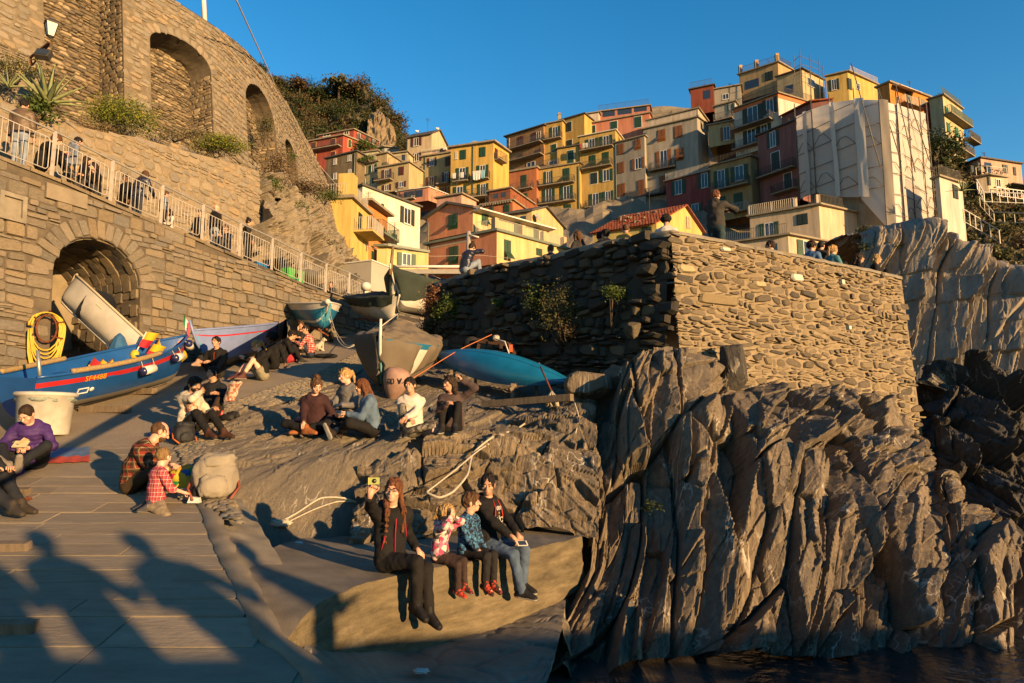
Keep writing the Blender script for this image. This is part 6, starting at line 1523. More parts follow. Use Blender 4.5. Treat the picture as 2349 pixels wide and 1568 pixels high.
 if beard:
  bf=Fld(hc-.16,hc+.14,hr2);bf.sc=hs;bf.ell(hh(0,.034,-.062),(.060,.064,.060),.02,HA_);bf.sub(hh(0,.11,.0),(.09,.09,.046),.01,HA_);Vb,Fb=bf.skin();obj('beard',new_mesh('beard',Vb,Fb,hair_m,None,True),root)
 if shades or glasses:
  mb=MB();up_=.062 if shades == 'head' else 0.0;zf_=.112 if shades == 'head' else .006;yf_=.075 if shades == 'head' else .108
  for sg in (-1,1):
   c_=hh(sg*.034,yf_,zf_)
   if glasses:
    ringp=[c_+hx*.026*math.cos(t_)+hu*.017*math.sin(t_) for t_ in np.linspace(0,6.283,11)];mb.tube(ringp,.0028,4)
   else:mb.lathe(c_,[(0,.004),(.022,.003),(.026,-.002),(.0,-.004)],10,0,[hx,hu,hf])
   mb.tube([hh(sg*.062,yf_-.004,zf_+.006),hh(sg*.083,.0,zf_*.9+.006)],.003,4)
  mb.tube([hh(-.012,yf_+.003,zf_+.004),hh(.012,yf_+.003,zf_+.004)],.003,4);mb.build('glasses' if glasses else 'sunglasses',M['sun_lens'],root)
  # ---- clothes
 t=Fld(lo,hi,res);i_=.013
 for a,c,r1,r2,w_ in tor[1:]:t.cap(a,c,r1+i_,r2+i_,.05,(rgt,w_))
 t.cap(pel+(mid-pel)*(.25-hem),mid,(.122+hem*.1)*fat+i_,.11*fat+i_,.05,(X,1.45));t.cap(nb-spd*.08,nb+(neck1-nb)*.35,.075,.062,.04,(rgt,1.15),cut=1.0)
 for q in 'lr':
  a,e,w_=arm[q];t.cap(a,e,.054+i_*.8,.044+i_,.045,cut=None if sleeves == 'long' else .55)
  if sleeves == 'long':t.cap(e,w_,.048+i_,.034+i_*.9,.03,cut=.97)
  elif sleeves == 'mid':t.cap(a,e,.06+i_*.8,.046+i_,.04);t.cap(e,w_,.048+i_,.045+i_,.03,cut=.35)
 if hood:t.cap(nb-fwd*.10-rgt*.07+spd*.01,nb-fwd*.10+rgt*.07+spd*.01,.05,.05,.03);t.cap(nb-fwd*.09+spd*.0,nb-fwd*.13-spd*.10,.06,.04,.04)
 if getattr(top,'name','').startswith('quilted'):
  sl,pq=t.reg(t.o,t.o+t.h*t.n);t.F[sl]=t.F[sl]-(.007*np.abs(np.sin((pq @ spd)*math.pi/.062))).astype(np.float32)
 t.ruffle(.010,12,int(abs(at[0]*37)) % 50)
 hole=nb+(neck1-nb)*.5;cn=unit(neck1-nb+fwd*.35*np.linalg.norm(neck1-nb));sl,pq=t.reg(hole-.13,hole+.13)
 if sl is not None:t.F[sl]=np.where(np.linalg.norm(pq-hole,axis=-1)<.125,np.maximum(t.F[sl],(pq-hole) @ cn),t.F[sl])
 Vt,Ft=t.skin();tmat=cloth_mat(top);tmats=[tmat];tmi=None
 obj(top_name,new_mesh(top_name,Vt,Ft,tmats,tmi,True),root)
 if stripe:
  mb=MB();ln=[nb+fwd*.085-spd*.02,chest+fwd*.150,mid+spd*.06+fwd*.155*fat,pel+Z*.10+fwd*.15*fat];mb.tube(ln,.006,4);mb.build('zip',cloth_mat(stripe),root)
 if scarf:
  mb=MB();mb.tube([nb+(rgt*math.cos(t_)*.085+fwd*math.sin(t_)*.085)+spd*.03 for t_ in np.linspace(0,6.283,13)],.032,8);mb.build('scarf',cloth_mat(scarf),root)
 l_=Fld(lo,hi,res);l_.cap(pel-X*.05,pel+X*.05,.115*fat,.115*fat,.04);l_.cap(pel,pel+(mid-pel)*.6,.115*fat,.108*fat,.04,(X,1.4),cut=1.0)
 for q in 'lr':
  a,k_,n_=leg[q]
  if legs == 'long':l_.cap(a,k_,.088*fat+i_*.6,.060+i_*.6,.04);l_.cap(k_,n_,.060+i_*.6,.044+i_,.03,cut=1.05)
  elif legs == 'crop':l_.cap(a,k_,.09+i_*.6,.066+i_,.04);l_.cap(k_,n_,.066+i_,.064+i_,.03,cut=.62)
  elif legs == 'tight':l_.cap(a,k_,.086,.058,.03);l_.cap(k_,k_+(n_-k_)*.45,.058,.056,.02);l_.cap(k_+(n_-k_)*.4,n_,.056,.041,.02,cut=1.0)
  else:l_.cap(a,k_,.09+i_,.085+i_,.04,cut=.5)
 l_.ruffle(.008 if legs != 'tight' else .002,14,int(abs(at[1]*53)) % 60);Vl,Fl=l_.skin();obj(bottom_name,new_mesh(bottom_name,Vl,Fl,cloth_mat(bottom),None,True),root)
 for q in 'lr':
  n_=leg[q][2];d=foot[q];upf=unit(Z-(Z @ d)*d) if abs(d[2])<.9 else unit(leg[q][1]-n_-((leg[q][1]-n_) @ d)*d)
  heel=n_-d*.05-upf*.045;toe=n_+d*.165-upf*.05;sdx=np.cross(d,upf)
  sf=Fld(np.minimum(heel,toe)-.14,np.maximum(heel,toe)+.16,max(res*.8,.010));sf.cap(heel,toe,.042,.036,.02,(sdx,1.08));sf.cap(n_-d*.012-upf*.03,n_-d*.015+upf*.055,.046,.044,.03);sf.cap(n_+upf*.015,toe-d*.05+upf*.018,.044,.036,.03)
  sf.plane(n_-upf*.075,-upf);sf.cap(n_,n_+unit(leg[q][1]-n_)*.09,.048,.05,.02);sf.plane(n_+unit(leg[q][1]-n_)*.085,unit(leg[q][1]-n_))
  Vs,Fs=sf.skin();cz=((Vs[Fs].mean(1)-n_) @ upf);obj('shoe',new_mesh('shoe',Vs,Fs,[cloth_mat(shoes,.6),cloth_mat(sole,.8)],(cz<-.055).astype(int),True),root)
  if socks:
   mb=MB();mb.tube([n_+upf*.03,n_+unit(leg[q][1]-n_)*.11],[.044,.05],10);mb.build('sock',cloth_mat(socks),root)
 return root,dict(hand=hand,hc=hc,arm=arm,leg=leg,nb=nb,hx=hx,hf=hf,hu=hu,pel=pel,fwd=fwd,spd=spd,rgt=rgt)
def to_world(root,p):
 y=root.rotation_euler[2];s=root.scale[0];p=np.asarray(p)*s
 return np.array([p[0]*math.cos(y)-p[1]*math.sin(y),p[0]*math.sin(y)+p[1]*math.cos(y),p[2]])+np.array(root.location)
 # ------------------------------------------------------------------ the people, each where the photograph shows them
def w2l(at,yaw,s,p):
 d=(np.asarray(p,float)-np.asarray(at))/s;y=math.radians(yaw);return np.array([d[0]*math.cos(y)+d[1]*math.sin(y),-d[0]*math.sin(y)+d[1]*math.cos(y),d[2]])
def text_on(s,p,right,up,size,mat,parent=None,name='lettering',off=None,ext=.002):
 cu=bpy.data.curves.new(name,'FONT');cu.body=s;cu.size=size;cu.align_x='CENTER';cu.align_y='CENTER';cu.extrude=ext;cu.materials.append(mat)
 o=bpy.data.objects.new(name,cu);C.objects.link(o);r,u=unit(right),unit(up);n=np.cross(r,u);Mx=np.eye(4);Mx[:3,0]=r;Mx[:3,1]=u;Mx[:3,2]=n;Mx[:3,3]=p
 bpy.context.view_layer.update()
 me=bpy.data.meshes.new_from_object(o.evaluated_get(bpy.context.evaluated_depsgraph_get()));o2=bpy.data.objects.new(name,me);C.objects.link(o2);bpy.data.objects.remove(o)
 me.materials.clear();me.materials.append(mat)
 if parent is not None:o2.parent=parent
 o2.matrix_local=Matrix(Mx.tolist());return o2
BLK,CHAR,NAVY=(.014,.013,.013),(.035,.033,.032),(.018,.022,.045)
M['jean_blue']=mat_plain('denim',(.075,.115,.185),.85,.35,6,.4,140);M['jean_dark']=mat_plain('denim',(.03,.04,.065),.85,.3,6,.4,140);M['jean_pale']=mat_plain('denim',(.25,.30,.38),.85,.25,6,.4,140)
M['plaid_dark']=mat_plaid('plaid',(.22,.035,.02),[((.02,.02,.015),.36,.0,.75),((.42,.34,.22),.06,.5,.7),((.05,.07,.03),.18,.65,.5)],.085)
M['plaid_red']=mat_plaid('plaid',(.52,.03,.03),[((.62,.56,.5),.12,.0,.8),((.05,.06,.16),.08,.45,.7),((.62,.56,.5),.05,.62,.7),((.25,.01,.015),.2,.75,.4)],.070)
M['plaid_small']=mat_plaid('plaid',(.40,.05,.04),[((.6,.52,.45),.22,0,.75),((.1,.03,.03),.1,.5,.6)],.06)
M['pink_print']=mat_blotch('print_cloth',[(.62,.55,.50),(.55,.06,.14),(.06,.055,.055),(.60,.42,.40),(.14,.13,.13),(.66,.16,.26),(.56,.5,.47)],16)
M['blue_print']=mat_blotch('print_cloth',[(.01,.012,.02),(.03,.10,.22),(.015,.02,.035),(.09,.24,.38),(.012,.015,.02),(.05,.15,.30)],38)
M['camo']=mat_blotch('print_cloth',[(.06,.055,.045),(.13,.12,.10),(.03,.03,.028),(.2,.18,.15)],22)
M['red_shoe']=mat_blotch('shoe_cloth',[(.4,.03,.02),(.02,.018,.018),(.5,.06,.03),(.03,.025,.02)],30)
# --- the family on the ledge
def edge_pt(x,back):
 k=np.interp(x,[640,672,705,758,874,1020,1184,1336],range(8));p=cr_(LEDGE_FR,k);return np.array([p[0],p[1],LZ])-np.append(LEDGE_N[:2],0)*back
LYAW=math.degrees(math.atan2(-LEDGE_N[0],LEDGE_N[1]))
at=edge_pt(926,.20);ya=LYAW+8;hand_p=P(842,1122,6.25)
rt,J=person('smiling woman in glasses and black zip jacket raising a camera for a family selfie',at,ya,dict(hz=.115,lean=6,side=2,twist=30,head=(42,-4,-6),hr=w2l(at,ya,.96,hand_p),er=(.8,-.2,-.6),hl=(-.24,.16,.2),fl=(-.02,.50,-.36),fr=(.10,.44,-.27),kl=(0,1,.6),kr=(0,1,.6),tl=(.1,1,-.35),tr=(.2,1,-.35),dr=(-.1,.2,1),nr=(.3,.9,0),cr=55),('braid','auburn'),'fair',BLK,(.016,.014,.013),(.012,.011,.011),.96,res=.010,female=True,glasses=True,mouth=1,sole=(.03,.028,.025),hood=True,stripe=(.42,.02,.05))
mb=MB();c_,f_,u_,r_=J['nb']-J['spd']*.26,J['fwd'],J['spd'],J['rgt']
for sx,z0 in ((-.10,.06),(.105,-.06)):mb.tube([c_+r_*sx+f_*.152+u_*(z0+.06),c_+r_*(sx*1.25)+f_*.146+u_*(z0-.08)],.006,5)
mb.build('pocket_zip',cloth_mat((.42,.02,.05)),rt)
hw=to_world(rt,J['hand']['r'][0]+J['hand']['r'][1]*.11)
mb=MB();fw=unit(np.array([0.35,-1,.1]));rr_=unit(np.cross(fw,[0,0,1]));uu_=np.cross(rr_,fw);cc=P(858,1104,6.24)
ph=empty('compact_camera',cc,(0,0,0),label='small yellow green camera in the raised hand of the selfie woman',cat='camera',world=True)
mb=MB();mb.box(cc,(.095,.03,.06),[rr_,fw,uu_]);mb.build('camera_body',gm('camera_green',(.22,.27,.03),.4,.1),ph)
mb=MB();mb.lathe(cc+fw*.015,[(.0,.012),(.014,.012),(.02,.006),(.02,0)],14,0,[rr_,uu_,fw]);mb.build('lens',M['eye_dark'],ph)
mb=MB();mb.box(cc+rr_*.0505,(.006,.034,.064),[rr_,fw,uu_]);mb.build('camera_side',gm('camera_yellow',(.6,.42,.03),.4,.1),ph)
at=edge_pt(1032,.15);ya=LYAW+14
rt,J=person('small blond girl in a pink patterned hooded coat shielding her face with both hands',at,ya,dict(hz=.12,lean=10,head=(-22,6,4),hl=(-.02,.25,.80),hr=(.10,.27,.82),el=(-1,.2,-.5),er=(1,.3,-.5),fl=(-.06,.46,-.36),fr=(.09,.42,-.40),kl=(0,1,.6),kr=(0,1,.6),tl=(0,1,-.3),tr=(0,1,-.3),dl=(.2,.2,1),dr=(-.1,.3,1),nl=(.3,-1,.1),nr=(0,-1,.2),curl=30),('pony','blond'),'fair',M['pink_print'],(.045,.028,.024),M['red_shoe'],.60,res=.010,female=True,hood=True,hs=1.32,hem=.1,socks=(.6,.5,.5))
at=edge_pt(1096,.15);ya=LYAW+6
rt,J=person('boy in a blue speckled jacket sitting close beside the father and turning his head',at,ya,dict(hz=.12,lean=2,head=(-38,-4,0),hl=(-.2,.18,.10),hr=(.12,.3,.16),fl=(-.05,.44,-.34),fr=(.12,.42,-.33),kl=(0,1,.6),kr=(0,1,.6),tl=(0,1,-.45),tr=(.1,1,-.45)),('mop','brown'),'fair',M['blue_print'],(.02,.018,.018),M['red_shoe'],.70,res=.010,hs=1.24,hem=.12,socks=(.10,.30,.55),sole=(.02,.02,.02))
at=edge_pt(1160,.24);ya=LYAW+6
rt,J=person('dark haired father in an open black jacket and blue jeans holding a white phone',at,ya,dict(hz=.115,lean=-2,head=(58,8,0),hl=(-.02,.44,.19),hr=(.10,.46,.18),el=(-.7,-.2,-.5),er=(.8,-.2,-.4),fl=(-.12,.40,-.36),fr=(.12,.54,-.37),kl=(0,1,.6),kr=(.1,1,.6),tl=(-.1,1,-.1),tr=(-.2,1,-.1),curl=50),('short','black'),'tan',BLK,M['jean_blue'],(.016,.015,.015),.93,res=.010,hood=True,sole=(.4,.38,.35))
mb=MB();nb,f_,u_,r_=J['nb'],J['fwd'],J['spd'],J['rgt'];c_=nb-u_*.2
sh_rows=[[nb-u_*(.01+.32*j)+r_*(i*(.035+.05*j))+f_*((.10+.052*min(1,j*3))-.015*i*i) for i in np.linspace(-1,1,7)] for j in np.linspace(0,1,9)]
mb.sheet(sh_rows,0,True);mb.build('shirt',cloth_mat((.02,.02,.024)),rt)
for sx in (-1,1):
 mb=MB();mb.tube([nb-u_*(.02+.31*j)+r_*sx*(.045+.055*j)+f_*(.105+.052*min(1,j*3)) for j in (0,.3,.6,1)],.007,5);mb.build('zip',cloth_mat((.5,.04,.02)),rt)
text_on('100',nb-u_*.12+f_*.159,r_,u_,.07,M['frame_white'],rt);text_on('OVE',nb-u_*.26+f_*.159,r_,u_,.09,M['frame_white'],rt)
for q in (.175,.215):mb=MB();mb.prism([nb-u_*q+f_*.158+(r_*math.sin(k*2*math.pi/10)+u_*math.cos(k*2*math.pi/10))*(.016 if k % 2 == 0 else .007) for k in range(10)],f_*.003);mb.build('star',gm('star_yellow',(.6,.35,.04)),rt)
pp=to_world(rt,np.array([.05,.50,.16]));ph=empty('mobile_phone',pp,(0,0,0),label='white mobile phone lying in the hands of the father',cat='phone',world=True)
fw=unit(np.array([.35,-.55,.75]));rr_=unit(np.array([.8,.5,-.1])-fw*np.dot(fw,[.8,.5,-.1]));uu_=np.cross(fw,rr_)
mb=MB();mb.box(pp,(.13,.065,.01),[rr_,uu_,fw]);mb.build('phone_case',M['frame_white'],ph);mb=MB();mb.box(pp+fw*.0055,(.10,.056,.004),[rr_,uu_,fw]);mb.build('screen',M['pane'],ph)
# --- on the lower ramp
GR='people sitting on the ramp'
UP=dict(hz=.115,lean=18,fl=(-.12,.48,.08),fr=(.14,.50,.08),hl=(-.14,.38,.46),hr=(.12,.40,.46),kl=(-.1,.3,1),kr=(.1,.3,1))
CR=dict(hz=.115,lean=16,fl=(.16,.30,.08),fr=(-.12,.40,.08),kl=(-1,.5,.25),kr=(1,.5,.25),hl=(-.12,.34,.28),hr=(.1,.36,.28),tl=(1,.35,0),tr=(-1,.35,0))
def pz(base,**k):d=dict(base);d.update(k);return d
M['purple_puff']=mat_plain('quilted_purple',(.06,.025,.14),.65,.2,6,.3,40,spec=.2)
rt,J=person('woman in a purple quilted jacket reading a small book by the white tub',onramp(72,1078),196,pz(UP,lean=26,head=(8,38,0),fl=(-.06,.62,.09),fr=(.05,.66,.08),kl=(-.5,.3,.6),kr=(.5,.3,.6),tl=(-.2,.5,.8),tr=(.2,.5,.8),hl=(-.07,.34,.30),hr=(.07,.36,.30),el=(-1,-.2,-.4),er=(1,-.2,-.4)),('crop','dark'),'fair',M['purple_puff'],(.018,.02,.025),(.24,.21,.18),1.0,res=.012,female=True,sole=(.26,.23,.2),group=GR)
bp=to_world(rt,np.array([0,.43,.35]));mb=MB();mb.box(bp,(.17,.12,.012),[unit([1,.15,0]),unit([-.1,.6,.5]),unit(np.cross(unit([1,.15,0]),unit([-.1,.6,.5])))]);mb.box(bp+[.03,.0,.03],(.10,.12,.008),[unit([.6,.2,.7]),unit([-.1,.8,-.2]),[0,0,1]]);o=mb.build('book',gm('paper',(.62,.5,.3),.9));tag(o,'open paperback book in the hands of the purple jacket woman','book')
rt,J=person('person at the picture edge in dark trousers and muddy walking boots',onramp(-75,1178),-105,pz(UP,fl=(-.12,.62,.08),fr=(.06,.72,.08)),('short','brown'),'fair',(.02,.02,.025),(.02,.022,.028),(.05,.04,.03),1.0,res=.014,sole=(.03,.03,.03),group=GR)
rt,J=person('man in a dark red checked shirt bending towards the boy',onramp(300,1132),-78,pz(CR,lean=30,side=10,head=(-24,22,0),fl=(.02,.36,.10),fr=(-.05,.20,.08),kl=(-1,.3,.6),kr=(1,.4,.6),hl=(.16,.46,.34),hr=(.10,.50,.30)),('thin','brown'),'fair',M['plaid_dark'],(.05,.032,.018),(.03,.022,.016),1.0,res=.012,sleeves='mid',beard=True,group=GR,top_name='shirt')
rt,J=person('little boy in a bright red checked shirt kneeling with his back turned',onramp(356,1168),-44,pz(CR,hz=.13,lean=6,head=(-34,6,0),fl=(-.12,-.12,.06),fr=(.10,-.14,.06),kl=(-.6,1,.1),kr=(.6,1,.1),tl=(-.2,-1,-.05),tr=(.2,-1,-.05),hr=(.22,.36,.26),hl=(-.1,.38,.25)),('crop','sandy'),'pale',M['plaid_red'],(.26,.20,.13),(.05,.05,.06),.68,res=.010,sleeves='mid',hs=1.26,hem=.12,sole=(.16,.15,.14),group=GR,top_name='shirt')
rt,J=person('bearded man in a cream hooded jumper eating from a paper bag',onramp(432,1000),-110,pz(UP,lean=4,head=(14,10,0),hr=(.04,.24,.70),hl=(-.16,.34,.42),er=(1,.1,-.6),fl=(-.06,.66,.04),fr=(.22,.62,.04),kl=(-.1,.3,1),kr=(.2,.4,.7),nr=(-.3,-.8,0)),('mop','black'),'tan',(.60,.52,.40),BLK,(.06,.025,.015),1.0,res=.013,beard=True,group=GR,top_name='hooded_jumper',hood=True,sole=(.03,.03,.03))
rt,J=person('woman all in black holding a snack bag in the crook of her arm',onramp(486,962),176,pz(UP,lean=2,head=(18,0,0),hr=(.20,.28,.66),hl=(-.24,.30,.44),er=(1,-.2,-.6),fl=(-.24,.56,-.02),fr=(.10,.30,.08),kl=(-.4,.4,.8),kr=(.7,.5,.4)),('pony','black'),'tan',(.015,.016,.02),(.045,.028,.02),BLK,.98,legs='tight',res=.013,female=True,group=GR,top_name='pullover')
rt,J=person('young man in a black fleece with a red zip and one bare foot',onramp(496,868),178,pz(UP,lean=8,head=(6,0,0),fl=(-.10,.30,.08),fr=(.22,.46,.30),kl=(-.4,.5,.8),kr=(.6,.2,.8),hl=(-.02,.40,.34),hr=(.20,.36,.34)),('short','black'),'warm',BLK,CHAR,(.5,.27,.18),1.02,res=.014,stripe=(.5,.05,.02),group=GR)
rt,J=person('curly blond person in a grey hoodie drinking beside the lilac boat',onramp(494,836),172,pz(UP,lean=2,head=(0,8,0),hr=(.04,.24,.62),hl=(-.2,.3,.36),fl=(-.2,.5,.08)),('curly','sandy'),'tan',(.12,.115,.11),BLK,CHAR,1.0,res=.015,group=GR,hood=True)
rt,J=person('young woman in khaki shorts and brown boots with her knees drawn up',onramp(602,874),128,pz(UP,lean=12,side=0,head=(18,26,0),fl=(-.06,.46,.08),fr=(.20,.52,.08),hl=(.04,.40,.50),hr=(.12,.36,.46)),('pony','blond'),'pale',BLK,(.28,.25,.17),(.09,.03,.025),1.0,res=.013,female=True,legs='short',shades='on',socks=(.12,.08,.07),group=GR,bottom_name='shorts',top_name='pullover')
rt,J=person('man with a round afro and sunglasses leaning back on the lilac boat',onramp(625,848),160,pz(UP,lean=-14,side=12,head=(20,16,0),fl=(-.1,.5,.08),fr=(.2,.4,.08),hr=(.12,.22,.58),hl=(-.4,.0,.1)),('afro','black'),'dark',BLK,BLK,CHAR,1.0,res=.015,shades='on',group=GR)
rt,J=person('dark haired person in a black jacket and white shirt leaning forward',onramp(646,834),-72,pz(UP,lean=24,head=(-10,14,0),hl=(-.2,.36,.3),hr=(.1,.42,.4)),('mop','black'),'warm',BLK,BLK,CHAR,1.0,res=.015,group=GR,stripe=(.62,.58,.52))
rt,J=person('man in a small red checked shirt and dark jeans seen from behind',onramp(712,822),100,pz(UP,lean=16,head=(-40,8,0),fl=(-.08,.5,.08),fr=(.12,.46,.08),hl=(-.1,.42,.44),hr=(.12,.40,.40)),('short','black'),'tan',M['plaid_small'],M['jean_dark'],(.02,.02,.024),1.0,res=.014,group=GR,top_name='shirt',sole=(.5,.48,.45))
rt,J=person('girl with a bottle and her hand at her chin under the blue boat',onramp(690,810),176,pz(UP,lean=10,head=(-20,4,0),hr=(.02,.24,.66),hl=(-.12,.34,.40)),('long','brown'),'warm',BLK,CHAR,CHAR,.98,res=.015,female=True,group=GR)
# --- on the rock platform
GP_='young women sitting on the flat rock'
rt,J=person('woman in a dark maroon jumper with a wine bottle in her lap',onplat(722,998),178,pz(CR,lean=14,head=(-38,24,0),fl=(.10,.34,.08),fr=(-.02,.46,.08),hr=(.05,.42,.20),hl=(-.26,.26,.2)),('bun','brown'),'fair',(.05,.022,.024),BLK,(.30,.10,.03),1.0,res=.013,female=True,group=GP_,top_name='jumper',sole=(.2,.1,.05))
rt,J=person('blond woman in a grey fleece with bare legs stretched out',onplat(798,972),150,pz(UP,lean=4,head=(22,14,0),fl=(.10,.76,-.04),fr=(.26,.72,-.06),kl=(0,.2,.5),kr=(0,.2,.5),tl=(.2,.4,1),tr=(.2,.4,1),hr=(.10,.34,.36),hl=(-.1,.3,.3)),('pony','blond'),'pale',(.17,.16,.155),(.03,.03,.035),(.5,.45,.42),1.02,res=.013,female=True,legs='short',shades='head',group=GP_,bottom_name='shorts',mouth=1,top_name='fleece',sole=(.45,.10,.14))
M['denim_jacket']=mat_plain('denim',(.11,.17,.25),.85,.35,6,.4,140)
rt,J=person('woman with long wavy hair in a denim jacket looking at her phone',onplat(852,1004),112,pz(CR,lean=14,head=(10,18,0),fl=(.14,.48,.08),fr=(.02,.62,.06),kl=(-.8,.5,.4),kr=(.7,.5,.4),tl=(.3,.6,.6),tr=(.1,.4,.9),hl=(-.02,.40,.36),hr=(.08,.40,.35)),('wavy','auburn'),'warm',M['denim_jacket'],BLK,(.03,.022,.02),1.0,res=.013,female=True,legs='crop',shades='head',group=GP_)
pp=to_world(rt,np.array([.03,.50,.36]));mb=MB();mb.box(pp,(.07,.14,.01),[unit([.8,.5,0]),unit([-.4,.8,.2]),[0,0,1]]);o=mb.build('mobile_phone',M['pane']);tag(o,'dark phone in the hands of the denim jacket woman','phone')
rt,J=person('smiling woman in a white top and patterned leggings hugging one knee',onplat(942,1004),186,pz(UP,lean=10,head=(16,0,6),fl=(.08,.40,.08),fr=(.10,.36,.08),kl=(-1,.6,.3),kr=(.1,.4,1),hl=(.06,.42,.30),hr=(.0,.40,.28)),('lowbun','black'),'warm',(.66,.58,.50),M['camo'],(.02,.02,.022),1.0,res=.013,female=True,mouth=1,legs='tight',group=GP_,top_name='top')
rt,J=person('woman in a dusky brown shirt holding back her hair beside the canoe',onplat(1036,996),180,pz(UP,lean=14,head=(44,2,0),fl=(-.08,.42,.08),fr=(.12,.40,.08),hl=(-.16,.14,.86),hr=(.04,.44,.46),el=(-1,.2,-.3),dl=(.6,-.2,.8),nl=(.6,.2,-.4)),('long','dark'),'warm',(.085,.058,.055),BLK,(.02,.02,.022),1.0,res=.013,female=True,legs='tight',shades='head',mouth=1,group=GP_,top_name='shirt',sole=(.5,.48,.46))
# --- on the footpath
def path_pt(x,off,dz=0):u=s_of(x,480,off)[0];return np.append(WA+WD*u-WN*off,float(interp(u,_zt))+dz)
ST=dict(hz=.93,lean=3,fl=(-.1,.02,.08),fr=(.1,-.02,.08),kl=(0,1,.1),kr=(0,1,.1),hl=(-.24,.06,.86),hr=(.24,.08,.86))
GF='people on the footpath behind the railing'
M['brown_puff']=mat_plain('quilted_brown',(.13,.085,.05),.5,.2,6,.6,16,spec=.35,stretch=(.3,.3,3));M['navy_puff']=mat_plain('quilted_navy',(.02,.022,.04),.4,.2,6,.7,16,spec=.45,stretch=(.3,.3,3));M['coat_blue']=mat_plain('fabric',(.16,.19,.25),.9,.2,6,.2)
person('man in a brown quilted jacket walking up the path with his back turned',path_pt(30,.75),5,pz(ST,head=(-10,10,0)),('short','black'),'warm',M['brown_puff'],M['jean_pale'],CHAR,1.04,res=.018,group=GF)
person('brown haired woman in black with a tan bag sitting by the railing',path_pt(84,.8,.3),-60,pz(UP,lean=22,head=(-20,24,0)),('bun','brown'),'fair',BLK,BLK,CHAR,1.1,res=.02,female=True,group=GF)
rt,J=person('person in a blue hooded coat with a checked shoulder bag',path_pt(152,.9),-40,pz(ST,lean=14,head=(-14,8,0)),('short','black'),'fair',M['coat_blue'],(.26,.17,.08),CHAR,.92,res=.018,hood=True,hem=.3,group=GF)
pp=to_world(rt,np.array([-.08,-.17,1.12]));o=MB();o.box(pp,(.26,.12,.24),[unit([.9,.4,0]),unit([-.4,.9,0]),[0,0,1]]);o=o.build('shoulder_bag',mat_plaid('plaid',(.42,.28,.12),[((.03,.025,.02),.12,0,.8),((.5,.45,.35),.2,.4,.6)],.08));tag(o,'tan checked shoulder bag on the back of the blue coat','bag')
person('long haired person in black behind the blue hooded coat',path_pt(184,1.5),-50,pz(ST,lean=8),('long','dark'),'fair',BLK,BLK,CHAR,.88,res=.02,female=True,group=GF)
person('woman in sunglasses and flowered dark dress sitting against the railing',path_pt(214,.55,.12),150,pz(UP,lean=6),('long','dark'),'fair',BLK,(.05,.045,.05),CHAR,.96,res=.02,female=True,shades='on',group=GF)
person('man in dark clothes standing half hidden behind the black padded jacket',path_pt(286,1.3),160,pz(ST),('crop','black'),'dark',BLK,BLK,CHAR,.84,res=.02,group=GF)
person('woman in a black padded jacket leaning over the railing gap',path_pt(312,.8),-10,pz(ST,lean=34,hl=(-.14,.5,1.0),hr=(.16,.5,1.0)),('long','brown'),'fair',M['navy_puff'],M['jean_dark'],CHAR,.94,res=.018,female=True,group=GF)
person('child in a pale blue coat beside a railing post',path_pt(374,.6),-30,pz(ST,lean=4,hl=(-.12,.25,1.2)),('mop','brown'),'fair',M['coat_blue'],NAVY,CHAR,.66,res=.016,hs=1.2,group=GF)
person('woman in a white top and sunglasses sitting on the ground by the railing',path_pt(392,.5),150,pz(CR,lean=6),('long','dark'),'fair',(.6,.55,.5),BLK,CHAR,.74,res=.02,female=True,shades='on',group=GF)
person('man in sunglasses and black jacket standing beside the bald man',path_pt(459,1.0),175,pz(ST,lean=2),('short','black'),'tan',BLK,BLK,CHAR,.74,res=.02,shades='on',group=GF)
person('bald man in a black jacket and jeans seen from behind',path_pt(494,.9),-25,pz(ST,head=(-12,4,0)),('bald','black'),'fair',BLK,M['jean_pale'],CHAR,.96,res=.018,group=GF,scarf=(.14,.14,.15))
person('young man in sunglasses sitting low in navy clothes against the railing',path_pt(522,.5,.1),165,pz(UP,lean=2),('short','brown'),'fair',NAVY,M['jean_dark'],CHAR,.96,res=.02,shades='on',group=GF)
person('dark haired woman with a bun walking down the path in a leather jacket',path_pt(568,.7),-70,pz(ST,lean=6,hr=(.26,.2,.9),fl=(-.1,.18,.08)),('bun','black'),'warm',(.03,.028,.022),BLK,CHAR,.92,res=.019,female=True,group=GF)
person('small seated figure in dark clothes near the lower end of the railing',path_pt(772,.9),150,pz(UP),('short','brown'),'fair',BLK,NAVY,CHAR,.9,res=.024,group=GF)
